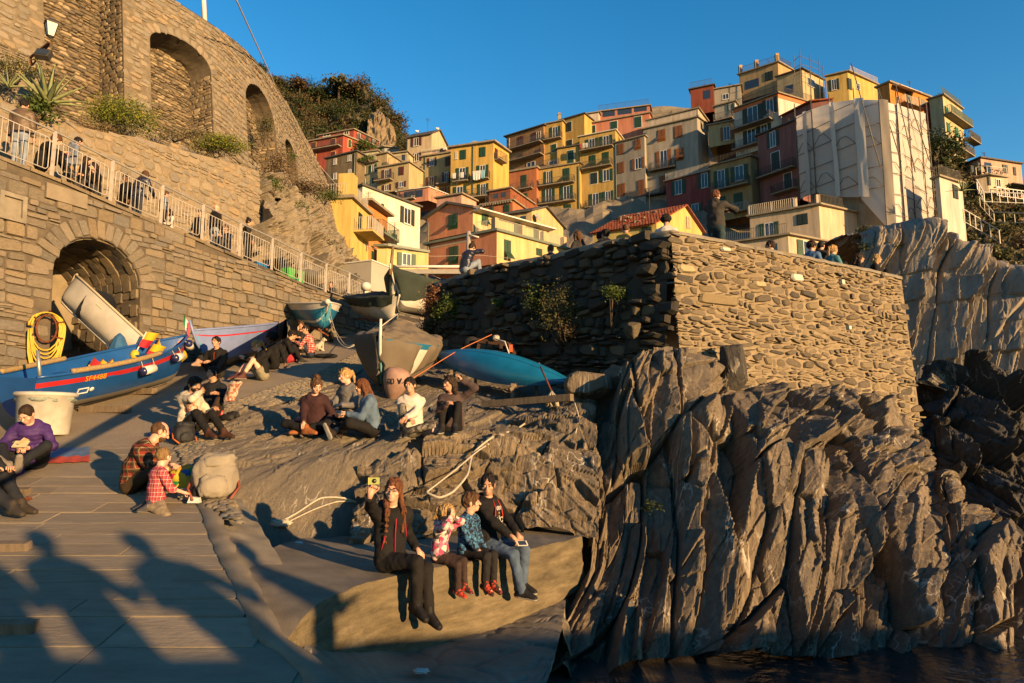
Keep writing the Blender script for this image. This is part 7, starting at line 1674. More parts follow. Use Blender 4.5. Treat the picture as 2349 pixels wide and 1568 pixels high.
# --- on and behind the sea wall
def head_at(x,y,Y,hgt):return P(x,y,Y)-np.array([0,0,hgt])
GW='people along the sea wall'
at=P(1066,628,fmDL(uDL(1066,628)[0],3.4)[1]+.28)
rt,J=person('woman with a dark bun in a navy padded jacket perched on the wall',at,-52,pz(UP,lean=22,head=(-6,26,0),fl=(-.1,.46,-.05),fr=(.12,.46,-.05),hl=(.0,.26,.60),hr=(.10,.30,.66),er=(1,-.3,-.4)),('bun','dark'),'fair',M['navy_puff'],M['jean_pale'],CHAR,1.0,res=.016,female=True,group=GW)
WB=dict(lean=4,hz=.115)
for x,y,Y,ya,hair,top,fem,lab in ((1266,581,17.2,20,('crop','auburn'),CHAR,False,'head with short reddish hair just above the wall step'),(1330,551,16.6,40,('long','brown'),CHAR,True,'woman with long brown hair half hidden behind the wall'),(1376,552,16.2,-10,('short','black'),BLK,False,'low dark head just showing behind the wall between two others'),(1394,547,16.0,30,('mop','black'),BLK,False,'black haired head just left of the mustard jacket'),(1438,534,15.6,10,('thin','brown'),(.40,.25,.06),False,'balding man in a mustard jacket behind the wall'),(1527,516,14.6,-20,('curly','black'),(.6,.56,.52),False,'person with black curls and a white top at the wall corner'),
 (1776,574,16.0,60,('short','dark'),CHAR,False,'top of a dark head against the shaded terrace house'),(1857,576,16.4,-60,('curly','dark'),(.10,.19,.33),False,'man with dark curls in a blue shirt by the green shutters'),(1881,574,17.0,-40,('crop','black'),CHAR,False,'short haired man between the blue shirt and blond ponytail'),(1905,584,16.6,-70,('pony','blond'),(.09,.24,.27),True,'woman with a blond ponytail in a teal top'),(1962,604,17.0,-100,('wavy','dark'),BLK,True,'woman in sunglasses with thick dark hair near the wall end'),(2002,606,17.4,-110,('long','blond'),BLK,True,'blond woman in black nearest the far end of the wall')):
 person(lab,head_at(x,y-9,Y,.80),ya,pz(UP,lean=8,hl=(-.2,.25,.25),hr=(.2,.25,.25)),hair,'warm',top,BLK,CHAR,1.0,res=.02,female=fem,group=GW,shades='on' if 'sunglasses' in lab else None)
person('tall man in a dark grey hoodie photographing from behind the wall',head_at(1640,452,14.3,1.66) ,-42,pz(ST,lean=4,head=(-14,6,0),hl=(.05,.42,1.40),hr=(.16,.40,1.38),el=(-1,-.2,-.6),er=(1,0,-.5)),('short','auburn'),'fair',(.055,.05,.046),(.03,.05,.06),CHAR,1.04,res=.016,hood=True,beard=True,group=GW,top_name='hooded_jumper')
# --- onlookers on the landing stage, out of the frame: only their shadows reach the picture
for i,(x,y,ya,s_) in enumerate(((2.55,-1.75,20,1.0),(3.15,-1.6,-10,1.02),(3.95,-1.7,5,1.06),(4.85,-1.65,15,1.04),(6.0,-1.7,-20,1.0))):
 person(('onlooker at the outer end of the landing stage parapet','onlooker second from the end of the landing stage parapet','tall onlooker in the middle of the landing stage group','onlooker standing apart to the right of the tall one','onlooker furthest along the landing stage')[i],(x,y,-.9),ya,pz(ST,hl=(-.2,.3,1.1),hr=(.2,.3,1.15)),('short','dark'),'fair',CHAR,BLK,CHAR,s_,res=.028,group='onlookers on the landing stage')
 # ------------------------------------------------------------------ boats and gear
PAINT=lambda n,c,r=.35,d=None:gm(n,c,r,.15,3,.12,30,spec=.45,dirt=d)
M['boat_blue']=PAINT('boat_blue',(.012,.085,.30),.35);M['boat_red']=PAINT('boat_red',(.50,.025,.025));M['boat_white']=PAINT('boat_white',(.66,.62,.54),.4);M['boat_cream']=PAINT('boat_cream',(.62,.52,.34),.5)
M['boat_lilac']=PAINT('boat_lilac',(.20,.26,.50),.5);M['boat_cyan']=PAINT('boat_cyan',(.10,.36,.52),.4);M['boat_teal']=PAINT('boat_teal',(.02,.17,.32),.35);M['antifoul']=PAINT('antifoul',(.17,.155,.13),.8);M['boat_green']=PAINT('boat_green',(.06,.16,.16),.5)
M['wood']=mat_plain('wood',(.24,.14,.07),.7,.35,4,.5,40,stretch=(6,1,1));M['wood_grey']=mat_plain('wood_grey',(.20,.15,.10),.85,.4,4,.7,40,stretch=(5,1,1));M['rope']=mat_plain('rope',(.55,.49,.38),.95,.25,30,.8,160);M['rope_orange']=mat_plain('rope_orange',(.60,.19,.07),.9,.15,30,.6,160)
M['hose_tan']=mat_plain('hose_tan',(.36,.25,.11),.8,.25,20,.9,60);M['hose_yellow']=mat_plain('hose_yellow',(.62,.42,.05),.5,.12,6);M['rust']=mat_plain('rust',(.17,.05,.02),.9,.4,12,.6,60);M['rubber']=mat_plain('rubber',(.02,.02,.02),.8,.2,8);M['fender_blue']=PAINT('fender_blue',(.015,.02,.09),.3)
M['tarp_grey']=mat_plain('tarp_grey',(.155,.125,.09),.8,.2,1.5,.25,14);M['tarp_green']=mat_plain('tarp_green',(.028,.04,.030),.85,.3,2,.5,60)
class Boat:
 def __init__(s,name,label,stern,bow,up,beam,depth,bands,transom=.6,rise=.3,cat='boat',liner='boat_cream',nt=26,nv=12,bowrake=.10,decked=None,thwarts=(.35,.6),gun='boat_blue',stem=.12,bilge=.62,group='boats on the ramp',side_in=None):
  stern,bow=np.asarray(stern,float),np.asarray(bow,float);s.L=np.linalg.norm(bow-stern);s.f=unit(bow-stern);u=np.asarray(up,float);s.u=unit(u-(u @ s.f)*s.f);s.r=np.cross(s.f,s.u);s.o=stern
  s.root=empty(name,stern,(0,0,0),label=label,cat=cat,group=group,world=True);s.B,s.D,s.tr,s.rise,s.bilge,s.rake=beam,depth,transom,rise,bilge,bowrake
  ts=np.linspace(0,1,nt);vs=np.linspace(0,1,nv)
  rows=[[s.pt(t,-v) for v in vs[::-1]]+[s.pt(t,v) for v in vs[1:]] for t in ts]
  mi=[]
  for i in range(nt-1):
   for j in range(2*nv-2):
    v=abs((j+.5)-(nv-1))/(nv-1);k=[q for q in range(len(bands)) if v <= bands[q][0]][0];mi.append(k)
  names=[b_[1] for b_ in bands];G_=np.array(rows)
  s.hull=grid_mesh('hull',G_,[M[n] for n in names],True,s.root,mi=np.array(mi),flip=False)
  tb=MB();tb.add([p for p in rows[0]],[list(range(len(rows[0])))[::-1]]);tb.build('transom',M[bands[-1][1]],s.root)
  if decked is None:
   inn=[[s.pt(t*.97+.012,v*.93,.93) if abs(v)>.3 else s.pt(t*.97+.012,math.copysign(.3,v) if v else .3,.9)*1 for v in np.linspace(-1,1,15)] for t in np.linspace(0,1,20)]
   for r_ in inn:
    zf=s.o+0
   grid_mesh('lining',np.array([[s.inner(t,v) for v in np.linspace(-1,1,15)] for t in np.linspace(.01,.985,22)]),[M[liner],M[side_in or liner]],True,s.root,mi=np.tile((np.abs(np.arange(14)-6.5)>3.6).astype(int),(21,1)),flip=True)
   for q in thwarts:
    mb=MB();a,b_=s.pt(q,-1,.9)-s.u*s.D*.22,s.pt(q,1,.9)-s.u*s.D*.22;mb.box((a+b_)/2,(np.linalg.norm(b_-a),.22,.03),[s.r,s.f,s.u]);mb.build('thwart',M['boat_blue' if gun == 'boat_blue' else liner],s.root)
  for sg in (-1,1) if not decked else ():
   mb=MB();mb.tube([s.pt(t,sg)+s.u*.012 for t in np.linspace(0,.995,24)],.028,6);mb.build('gunwale',M[gun],s.root)
  mb=MB();mb.tube([s.pt(1,0)-s.f*.02,s.pt(1,.5)+s.f*.0,s.pt(1,1),s.pt(1,1)+s.u*(stem+.06)+s.f*.02],[.03,.035,.035,.028],6);mb.build('stem_post',M[gun],s.root)
  kb=MB();kb.tube([s.pt(t,0)-s.u*.02 for t in np.linspace(0,1,14)],.03,4);kb.build('keel',M[bands[0][1]],s.root)
 def half(s,t):
  a=s.tr+(1-s.tr)*math.sin(min(t/.45,1)*math.pi/2);return s.B/2*a*(1-max(0,(t-.42)/.58) ** 2.3)
 def pt(s,t,v,sc=1.0):
  av=abs(v);b_=s.half(t)*sc;sh=s.D*(.82+.10*(1-t) ** 2+s.rise*t ** 2.2);zk=s.D*.55*max(0,(t-.80)/.20) ** 2.2+s.D*.06*(1-t) ** 3
  y=b_*min(av/.999,1) ** s.bilge;z=zk+(sh-zk)*av ** 1.5
  fw_=s.L*t-s.rake*s.L*max(0,(t-.8)/.2) ** 2*(1-av)
  return s.o+s.f*fw_+s.r*math.copysign(y,v)+s.u*z
 def inner(s,t,v):
  p=s.pt(t,v,.95);q=s.o+s.f*s.L*t+s.u*s.D*.22;h=(p-s.o) @ s.u
  return p+s.u*max(0,s.D*.26-h)-s.u*.015
 def side(s,t,v):p=s.pt(t,v);e=s.pt(t+.01,v)-p;w_=s.pt(t,v+.02*(1 if v>0 else -1))-p;n=unit(np.cross(e,w_));n=n if n @ (s.r*(1 if v>0 else -1))>0 else -n;return p,unit(e),unit(w_),n
def fender(boat,t,v,L=.42,r=.085,tilt=0.0,label=''):
 p,e,w_,n=boat.side(t,v);c=p+n*(r+.01)-w_*.02;e=unit(e*math.cos(tilt)-np.array([0,0,1])*math.sin(tilt));a=[np.cross(w_,e),w_,e]
 a=[unit(np.cross(e,n)),n,e];root=empty('boat_fender',c,label=label,cat='fender',group='white fenders along the blue boat',world=True)
 mb=MB();mb.lathe(c,[(.0,-L*.36),(r,-L*.36),(r,L*.40),(r*.7,L*.47),(0,L*.5)],12,0,a);mb.build('fender_body',M['boat_white'],root)
 mb=MB();mb.lathe(c,[(0,-L*.5),(r*.55,-L*.47),(r*1.0,-L*.40),(r*1.01,-L*.33),(.0,-L*.33)],12,0,a);mb.build('fender_cap',M['fender_blue'],root)
 mb=MB();g_=boat.pt(t,math.copysign(1,v));
 for q in (-.4,.38):mb.tube([c+e*L*q,(c+e*L*q+boat.pt(t+q*L/boat.L,math.copysign(1,v)))/2+n*.03,boat.pt(t+q*L/boat.L,math.copysign(1,v))+boat.u*.02],.008,5)
 mb.build('lanyard',M['rope'],root)
 # 1. the big blue boat
S1=onramp(38,985)+[0,0,.14];E1=onramp(424,872)+[0.05,0.1,.10]
b1=Boat('rowing_boat','large blue wooden boat with a red stripe and marker flags aboard',S1,E1,(.055,-.01,1),1.45,.80,[(.36,'antifoul'),(.80,'boat_blue'),(.94,'boat_red'),(1.01,'boat_blue')],transom=.62,rise=.34,thwarts=(.32,.55,.75),gun='boat_blue',side_in='boat_blue')
SD=1 if b1.pt(.5,1)[1]<b1.pt(.5,-1)[1] else -1
p,e,w_,n=b1.side(.24,SD*.86);text_on('SF4488',p+n*.008-b1.o,e if e[0]>0 else -e,w_ if w_[2]>0 else -w_,.15,gm('letter_yellow',(.6,.36,.03)),b1.root)
for t,v,tl,lb in ((.50,.86,0,'white fender with a blue end hanging at the middle of the blue boat'),(.74,.88,.1,'white fender with a blue end between the middle one and the bow'),(.92,.92,.5,'tilted white fender with a blue end nearest the bow of the blue boat')):fender(b1,t,SD*v,tilt=tl,label=lb)
for sg,t0,t1 in ((SD,.13,.60),(-SD,.05,.40)):
 mb=MB();mb.tube([b1.pt(t,sg)+b1.u*.045 for t in np.linspace(t0,t1,70)],[.050 if k % 2 else .044 for k in range(70)],8);mb.build('gunwale_guard',M['hose_tan'],b1.root)
mb=MB();mb.tube([b1.pt(.05,SD*.4)+b1.u*.25,b1.pt(.05,SD*.4)+b1.u*.95],.03,8);mb.build('mooring_post',gm('galvanised',(.4,.42,.4),.35,.15,8,metal=.6),b1.root)
p,e,w_,n=b1.side(.20,SD*.62);mb=MB()
for a_,b_ in ((-1,-1),(1,-1),(1,1),(-1,1)):pass
cs=[p+n*.008+e*x*.10+w_*y*.05 for x,y in ((-1,-1),(1,-1),(1,1),(-1,1))]
for i in range(4):mb.bar(cs[i],cs[(i+1) % 4],.018)
mb.build('painted_frame',M['frame_white'],b1.root);mb=MB();mb.lathe(p+e*.18+n*.008,[(.0,.01),(.04,.012),(.045,0)],12,0,[e,w_,n]);mb.build('drain_cap',M['frame_white'],b1.root)
def flag(base,tip,cols,label,w=.24,h=.16,ball=None,out=(1,.2,0),stick='rust'):
 base,tip=np.asarray(base,float),np.asarray(tip,float);root=empty('marker_flag',base,label=label,cat='flag',group='fishing marker flags in the blue boat',world=True)
 mb=MB();mb.tube([base,tip],.016,6);mb.build('flag_pole',M[stick],root);up=unit(tip-base);o_=unit(out)
 for k,cname in enumerate(cols):
  rows=[[tip-up*(h*(k+j)/len(cols))*1.9+o_*i*w*(1-.35*(k+j)/len(cols))+np.array([0,0,-.25*i*w])+np.cross(o_,up)*.03*math.sin(i*7+k) for i in np.linspace(0,1,6)] for j in (0,.5,1)]
  mb=MB();mb.sheet(rows,0,True);mb.build('flag_cloth',M[cname],root)
 if ball:mb=MB();mb.ball(base+up*np.linalg.norm(tip-base)*ball,(.09,.09,.11),12,0,8);mb.build('float',M['flag_yellow'],root)
M['flag_yellow']=gm('flag_yellow',(.68,.45,.02),.6);M['flag_red']=gm('flag_red',(.55,.02,.03),.6);M['flag_green']=gm('flag_green',(.02,.22,.08),.6);M['flag_white']=gm('flag_white',(.66,.64,.6),.6)
bp_=lambda x,y,k=.5:P(x,y,(b1.o+b1.f*b1.L*k)[1])
for a_,b_,k,cc,lb,ball,out in (((300,836),(336,776),.72,('flag_yellow','flag_red'),'tall white marker pole with a yellow over red flag and a yellow float',.25,(.8,0,.1)),((320,842),(352,803),.76,('flag_yellow','flag_red'),'short marker flag in yellow and red right of the tall pole',None,(1,0,0)),((345,828),(366,790),.80,('flag_yellow',),'drooping plain yellow marker flag near the middle of the boat',None,(.3,0,-.9)),((395,830),(420,806),.9,('flag_yellow','flag_red'),'large yellow and red flag hanging over the bow side',None,(.35,-.2,-.5)),
 ((186,870),(218,834),.45,('flag_red','flag_yellow'),'bundled red flag at the stern end of the flag pile',None,(.7,0,-.5)),((200,872),(236,838),.48,('flag_yellow','flag_yellow'),'double yellow flag lying over the pile of markers',None,(.8,0,-.4)),((215,872),(258,838),.52,('flag_yellow','flag_red'),'flattened yellow and red flag on the right of the pile',None,(.6,0,-.6))):
 flag(bp_(a_[0],a_[1]-4,k),bp_(b_[0],b_[1]-14,k),cc,lb,.30,.18,ball,out,'rust' if 'white' not in lb else 'frame_white')
mb=MB();mb.tube([bp_(362,852,.82),bp_(404,832,.88),bp_(430,818,.93)],[.05,.045,.02],8);o=mb.build('furled_umbrella',M['flag_green']);tag(o,'furled green umbrella lying across the bow of the blue boat','umbrella')
it=b1.pt(1,1)+b1.u*.12;root=empty('italian_flag',it,label='small green white and red flag at the bow of the blue boat',cat='flag',world=True)
mb=MB();mb.tube([it,it+[-.04,0,.42]],.008,5);mb.build('flag_pole',M['wood'],root)
for k,cn in enumerate(('flag_green','flag_white','flag_red')):mb=MB();mb.sheet([[it+np.array([-.04+.07*(k+i)*.7-.05,-.02*math.sin(i*3+k),.40-j*.26-.10*(k+i)]) for i in (0,.5,1)] for j in (0,.5,1)],0,True);mb.build('flag_cloth',M[cn],root)
for x,y,L_,a_ in ((240,947,1.0,.2),(322,905,.7,.3)):
 p=onramp(x,y);mb=MB();mb.box(p+[0,0,.06],(L_,.14,.12),[unit([1,-a_,0]),unit([a_,1,0]),[0,0,1]]);o=mb.build('timber_chock',M['wood_grey']);tag(o,'weathered timber chock under the ' +('middle' if x<300 else 'bow')+' of the blue boat','timber')
 # 2. white dinghy propped up in the arch
b2_=Boat('dinghy','white dinghy propped on its stern inside the wall arch',P(300,842,14.9),P(116,668,15.9),(.80,.30,.50),1.15,.62,[(1.01,'boat_white')],transom=.7,rise=.2,liner='boat_cream',gun='boat_cream',thwarts=(.45,),stem=0)
cl=b2_.pt(.5,-.2)+b2_.u*.25;mb=MB();q_=[[b2_.pt(.34+.28*i,-1+2*j)+b2_.u*(.10+.10*math.sin(i*4)-.3*j*(1-j)) for j in np.linspace(0,.75,8)] for i in np.linspace(0,1,8)];mb.sheet(q_,0,True);o=mb.build('draped_coat',M['tarp_green'] if 0 else gm('coat_black',(.016,.017,.022),.7,.3,5,.5,20));tag(o,'black cloth draped over the white dinghy in the arch','cloth')
c0_=P(272,805,14.6);mb=MB();mb.lathe(c0_,[(.02,.38),(.10,.30),(.20,.05),(.26,-.22),(.22,-.26),(0,-.25)],9,0,None,False);o=mb.build('folded_parasol',gm('parasol_blue',(.03,.12,.26),.7,.25,5,.5,20));tag(o,'blue folded parasol leaning against the white dinghy','parasol')
# 3. lilac boat
b3=Boat('rowing_boat','lilac blue boat with a thin red line and cyan inside',onramp(650,806)+[-.25,.3,.10],onramp(472,862)+[-.1,.0,.12],(-.2,-.25,1),1.5,.86,[(.3,'antifoul'),(.84,'boat_lilac'),(.87,'boat_red'),(1.01,'boat_lilac')],transom=.55,rise=.30,liner='boat_cyan',gun='boat_lilac',thwarts=(.3,.55),stem=.2,bowrake=.03,nv=34)
for t,sg,cn,lb,nm in ((.22,-1,'coat_pink','pinkish brown jacket hanging over the side of the lilac boat','jacket'),(.06,-1,'coat_black','black jacket hung over the stern of the lilac boat','jacket')):
 M['coat_pink']=gm('coat_pink',(.33,.21,.17),.9,.2,6,.4,30);M['coat_black']=gm('coat_black',(.016,.017,.022),.7)
 s3=1 if b3.pt(.5,1)[1]<b3.pt(.5,-1)[1] else -1;rows=[]
 for j in np.linspace(0,1,8):
  row=[]
  for i in np.linspace(-.5,.5,9):
   p,e,w_,n=b3.side(t+i*.17*(1-.2*j),s3*(1-.5*j));row.append(p+n*(.05+.03*math.sin(i*14))+b3.u*(.06*(1-j)))
  rows.append(row)
 mb=MB();mb.sheet(rows,0,True);o=mb.build('draped_jacket',M[cn]);tag(o,lb,nm)
 # 4. blue boat with a white top on a trailer
b4=Boat('motor_boat','blue boat with a white upper strake on a launching trolley',P(690,744,24.0),P(752,757,20.6),(.0,-.1,1),1.65,.80,[(.40,'boat_teal'),(.44,'boat_white'),(.78,'boat_teal'),(1.01,'boat_white')],transom=.8,rise=.22,gun='boat_white',liner='boat_cyan',stem=.0,bowrake=.12)
def trolley(b,label,tt=(.35,.7)):
 root=empty('launching_trolley',b.o,label=label,cat='trolley',group='trolleys under the boats',world=True);low=min(b.pt(t,0)[2] for t in tt);gz=lambda p:max(float(G(p[1])),p[2]-.9)
 for sg in (-1,1):
  a,c_=b.pt(.15,0)+b.r*sg*.3-b.u*.06,b.pt(.85,0)+b.r*sg*.12-b.u*.04;mb=MB();mb.bar(a,c_,.06);mb.build('rail',M['rust'],root)
  p=b.pt(.55,0)+b.r*sg*.55;p[2]=gz(p)+.17;mb=MB();mb.lathe(p,[(.05,-.05),(.16,-.05),(.17,0),(.16,.05),(.05,.05)],14,0,[b.f,b.u,b.r]);mb.build('wheel',M['rubber'],root);mb=MB();mb.bar(p,b.pt(.55,0)-b.u*.03,.05);mb.build('axle',M['rust'],root)
trolley(b4,'two wheeled launching trolley under the blue and white boat')
mb=MB();p=b4.pt(.02,0)+b4.u*.75;mb.box(p,(.3,.35,.35),[b4.r,b4.f,b4.u]);mb.box(p-b4.u*.4,(.12,.14,.5),[b4.r,b4.f,b4.u]);o=mb.build('outboard_motor',gm('motor_grey',(.35,.36,.36),.4));tag(o,'pale outboard motor on the stern of the blue and white boat','motor')
mb=MB();mb.ball(b4.pt(.97,1)+[.1,-.05,.02],.09,10);o=mb.build('buoy',M['boat_white']);tag(o,'round white buoy hanging at the bow of the blue and white boat','buoy')
# 5. white boat with a dark cover, 6. big hull under a green tarpaulin
b5=Boat('motor_boat','white boat with dark green cover and a white outboard motor',P(830,726,24.6),P(915,742,21.8),(-.05,-.1,1),1.5,.78,[(1.01,'boat_white')],transom=.8,rise=.3,gun='boat_white',decked=True,stem=0)
def tarp(b,mat,label,t0=.0,t1=1.0,hi=.35,drop=.25,seed=3,peak=None,hang=None,name='boat_cover',rside=1.0,wr=.02):
 rows=[]
 for t in np.linspace(t0,t1,60):
  row=[];hgt=hi*math.sin(math.pi*min(1,max(0,(t+.12)/1.2))) if peak is None else float(np.interp(t,[q[0] for q in peak],[q[1] for q in peak]))
  for v in np.linspace(-1,1,45):
   av=abs(v)
   if av<.72:q=av/.72;p=b.pt(min(t,.99),math.copysign(1,v) if v else 1);c_=(b.pt(min(t,.99),1)+b.pt(min(t,.99),-1))/2;p=c_+(p-c_)*q*1.03+b.u*(hgt*(1-q) ** 1.0+.03)
   else:
    q=(av-.72)/.28;dr=drop if hang is None else float(np.interp(t,[z[0] for z in hang],[z[1] for z in hang]))*(rside if v>0 else 1);p0,e,w_,n=b.side(min(t,.985),math.copysign(1-dr*q,v) if dr*q<.98 else math.copysign(.05,v));p=p0+n*(.03+.05*q*(.5+.5*math.sin(t*37+seed)))+b.u*.02
   row.append(p+b.u*wr*(vnoise(np.array([t*9,v*5,seed]))+.6*vnoise(np.array([t*21,v*9,seed+3.])))+b.r*wr*(vnoise(np.array([t*14,v*6,seed+9.]))+.5*vnoise(np.array([t*33,v*4,seed+5.]))))
  rows.append(row)
 o=grid_mesh(name,np.array(rows),mat,True,None,flip=False);tag(o,label,'boat cover','covers over the beached boats');return o
tarp(b5,M['tarp_green'],'dark cover stretched over the white boat with the outboard',0,.95,.22,.28)
mb=MB();p=b5.pt(.12,0)+b5.u*1.05;mb.ball(p,(.2,.3,.18),10);mb.box(p-b5.u*.35,(.14,.16,.5),[b5.r,b5.f,b5.u]);o=mb.build('outboard_motor',M['boat_white']);tag(o,'white outboard motor above the dark covered white boat','motor')
trolley(b5,'rusty trolley under the white boat with the outboard')
b6=Boat('fishing_boat','big white boat hull shrouded in a dark green tarpaulin',P(1010,735,24.5),P(893,712,21.4),(0,-.1,1),2.1,1.15,[(.28,'antifoul'),(.66,'boat_white'),(.69,'boat_blue'),(1.01,'boat_white')],transom=.8,rise=.34,gun='boat_white',decked=True,stem=.1,bowrake=.16)
tarp(b6,M['tarp_green'],'dark green tarpaulin over the big white hull',.0,1.0,.2,.5,11,peak=[(0,.1),(.6,.2),(1,.15)],hang=[(0,.15),(.5,.3),(.8,.55),(1,.75)])
mb=MB();a=b6.pt(1,1);mb.tube([a-b6.u*.2,a+b6.u*.75-b6.f*.12],[.06,.045],6);mb.build('bow_post',M['wood'],b6.root)
# 7. boat under a grey cover, bow towards the sea
b7=Boat('rowing_boat','white and green boat under a draped grey cover with a pale stem post',P(938,862,15.9),P(866,890,13.8),(.08,-.12,1),1.85,.95,[(.34,'boat_green'),(.9,'boat_white'),(1.01,'boat_teal')],transom=.72,rise=.25,gun='boat_white',decked=True,stem=.32,bowrake=.05)
tarp(b7,M['tarp_grey'],'grey canvas cover draped over the boat beside the pebble strip',.02,1.0,.4,.6,5,peak=[(0,.2),(.4,.50),(.7,.30),(1,.04)],hang=[(0,.25),(.3,.5),(.6,.75),(1,.9)],rside=.55 if b7.r[0]>0 else 1.6,wr=.06)
mb=MB();mb.tube([b7.pt(1,1)+b7.u*.22,(b7.pt(.5,1)+b7.pt(.5,-1))/2+b7.u*.62,b7.pt(.1,1)+b7.u*.2],.012,5);o=mb.build('lashing_rope',M['rope']);tag(o,'pale rope stretched along the grey boat cover','rope')
mb=MB();bb=onplat(906,915)+[0,0,.28];tb=unit([.25,-.15,.95]);ax_=[unit(np.cross([0,1,0],tb)),None,tb];ax_[1]=np.cross(tb,ax_[0]);root=empty('mooring_buoy',bb,label='faded pink buoy stencilled with a number below the grey covered boat',cat='buoy',world=True)
mb.lathe(bb,[(.03,-.34),(.08,-.30),(.20,-.12),(.27,.05),(.27,.22),(.20,.32),(.06,.36),(0,.36)],18,0,ax_);mb.build('buoy_body',gm('buoy_pink',(.36,.22,.17),.7,.25,6,.2,30),root)
for k in range(2):mb=MB();mb.tube([bb-tb*.36+ax_[0]*(.05+.04*math.cos(t_))*(1 if k else -1)+tb*.04*math.sin(t_) for t_ in np.linspace(0,6.28,9)],.012,5);mb.build('eyelet',M['rope'],root)
text_on('A 05',np.array([.03,-.278,.06]),[-1,0,-.05],[0,.12,-1],.16,M['rubber'],root,ext=.012)
# 8. upturned canoe
cA,cB=P(995,808,15.2),P(1309,872,12.9);cf=unit(cB-cA);cL=np.linalg.norm(cB-cA);cu=unit(np.array([0,-.62,.62])-cf*(np.array([0,-.62,.62]) @ cf));cr2=np.cross(cf,cu);rows=[]
for t in np.linspace(0,1,40):
 q=math.sin(math.pi*t) ** .72;row=[]
 for th in np.linspace(-1.65,1.65,25):row.append(cA+cf*cL*t+cr2*math.sin(th)*.40*q*(1 if abs(th)<1.3 else .97)+cu*(math.cos(th)*.40*q ** 1.2-.02)-np.array([0,0,.10*q]))
 rows.append(row)
root=empty('canoe',cA,label='glossy blue canoe turned keel up below the dark wall',cat='canoe',world=True);M['canoe_blue']=mat_plain('canoe_blue',(.010,.17,.34),.28,.2,2.5,.05,30,spec=.5)
grid_mesh('hull',np.array(rows),M['canoe_blue'],True,root,flip=False);mb=MB();mb.tube([r_[12] for r_ in rows],.012,4);mb.build('keel_line',M['canoe_blue'],root)
mb=MB();mb.sheet([[r_[0],r_[-1]] for r_ in rows],0);mb.build('cockpit_underside',M['rubber'],root)
for k,t in enumerate((.25,.7)):
 p=cA+cf*cL*t;mb=MB();g0=G(p[1]);
 for sg in (-.4,.4):mb.bar(p+cr2*sg-[0,0,.05],[p[0]+cr2[0]*sg,p[1]+cr2[1]*sg,g0-.1],.06)
 mb.bar(p+cr2*.5-[0,0,.12],p-cr2*.5-[0,0,.12],.06);o=mb.build('trestle',M['wood_grey']);tag(o,'wooden trestle carrying the ' +('left' if k == 0 else 'right')+' half of the blue canoe','trestle')
 # ------------------------------------------------------------------ things lying about, ropes, lamp, wires
def rope(pts,r,label,mat='rope',smooth=6,name='rope',cat='rope'):
 n=(len(pts)-1)*smooth;path=[cr_(pts,k/smooth) for k in range(n+1)]
 mb=MB();mb.tube(path,r,6);o=mb.build(name,M[mat]);return tag(o,label,cat)
def lump(c,r,seed,mat,label=None,cat=None,name='bag',amp=.14,fr=3.0,n=18,rot=0.0,parent=None,flat=.0):
 th,ph=np.meshgrid(np.linspace(0,2*math.pi,2*n+1),np.linspace(-math.pi/2,math.pi/2,n),indexing='ij');D=np.stack([np.cos(ph)*np.cos(th),np.cos(ph)*np.sin(th),np.sin(ph)],-1)
 D2=np.sign(D)*np.abs(D) ** .8;q=1+amp*vnoise(D*fr+seed)+amp*.5*vnoise(D*fr*2.7+seed);V=D2*q[...,None]*np.array(r);V[...,2]=np.maximum(V[...,2],-r[2]*(1-flat));a=rot
 V=V @ np.array([[math.cos(a),math.sin(a),0],[-math.sin(a),math.cos(a),0],[0,0,1]])
 o=grid_mesh(name,V+np.asarray(c),mat,True,parent,flip=True)
 if label:tag(o,label,cat)
 return o
pg=lambda x,y,dz=0:onramp(x,y)+[0,0,dz];pq=lambda x,y,dz=0:onplat(x,y)+np.array([0,0,dz])
# white tub with a net inside
p=pg(98,1000);tub=empty('fish_tub',p,label='round white plastic tub full of net beside the blue boat',cat='tub',world=True)
mb=MB();mb.lathe(p,[(0,.01),(.34,.01),(.36,.03),(.40,.62),(.44,.63),(.45,.66),(.43,.69),(.40,.68),(.36,.55)],26);mb.build('tub_wall',gm('tub_white',(.58,.55,.48),.6,.2,5,.1,30,dirt=(.4,.36,.28)),tub)
lump(p+[0,0,.57],(.36,.36,.09),3,gm('net_teal',(.30,.34,.29),.95,.35,30,1.0,90),name='fishing_net',parent=tub,amp=.3,fr=5)
# yellow hose on its iron hanger
_hu,_hz=s_of(82,762);hc0=SA.frame(_hu,_hz)[0]+np.append(WN,0)*.05;a_,n_=np.append(WD,0),np.append(WN,0);up=np.array([0,0,1.]);root=empty('hose_rack',hc0,label='rusty iron hanger fixed to the wall left of the arch',cat='hose hanger',world=True)
mb=MB();mb.tube([hc0+a_*.22*math.cos(t)+up*(.30*math.sin(t)+.05)+n_*.12 for t in np.linspace(0,6.283,19)],.022,5);mb.build('hoop',M['rust'],root)
for t in (.5,1.57,2.6,3.6,5.8):mb=MB();mb.bar(hc0+a_*.22*math.cos(t)+up*(.30*math.sin(t)+.05),hc0+a_*.36*math.cos(t)+up*(.40*math.sin(t)+.05)+n_*.2,.03);mb.build('hook',M['rust'],root)
mb=MB()
for k in range(9):
 sag=.20+.09*k;w0=.30+.012*k;mb.tube([hc0+n_*(.10+.012*(k % 5))+a_*(w0+R.uniform(-.02,.02))*math.cos(t)+up*(.05+(.36 if math.sin(t)>0 else sag+.28)*math.sin(t)) for t in np.linspace(-math.pi*.98,math.pi*.98,30)],.017,6)
o=mb.build('garden_hose',M['hose_yellow']);tag(o,'thick coil of yellow hose hung on the wall left of the arch','hose')
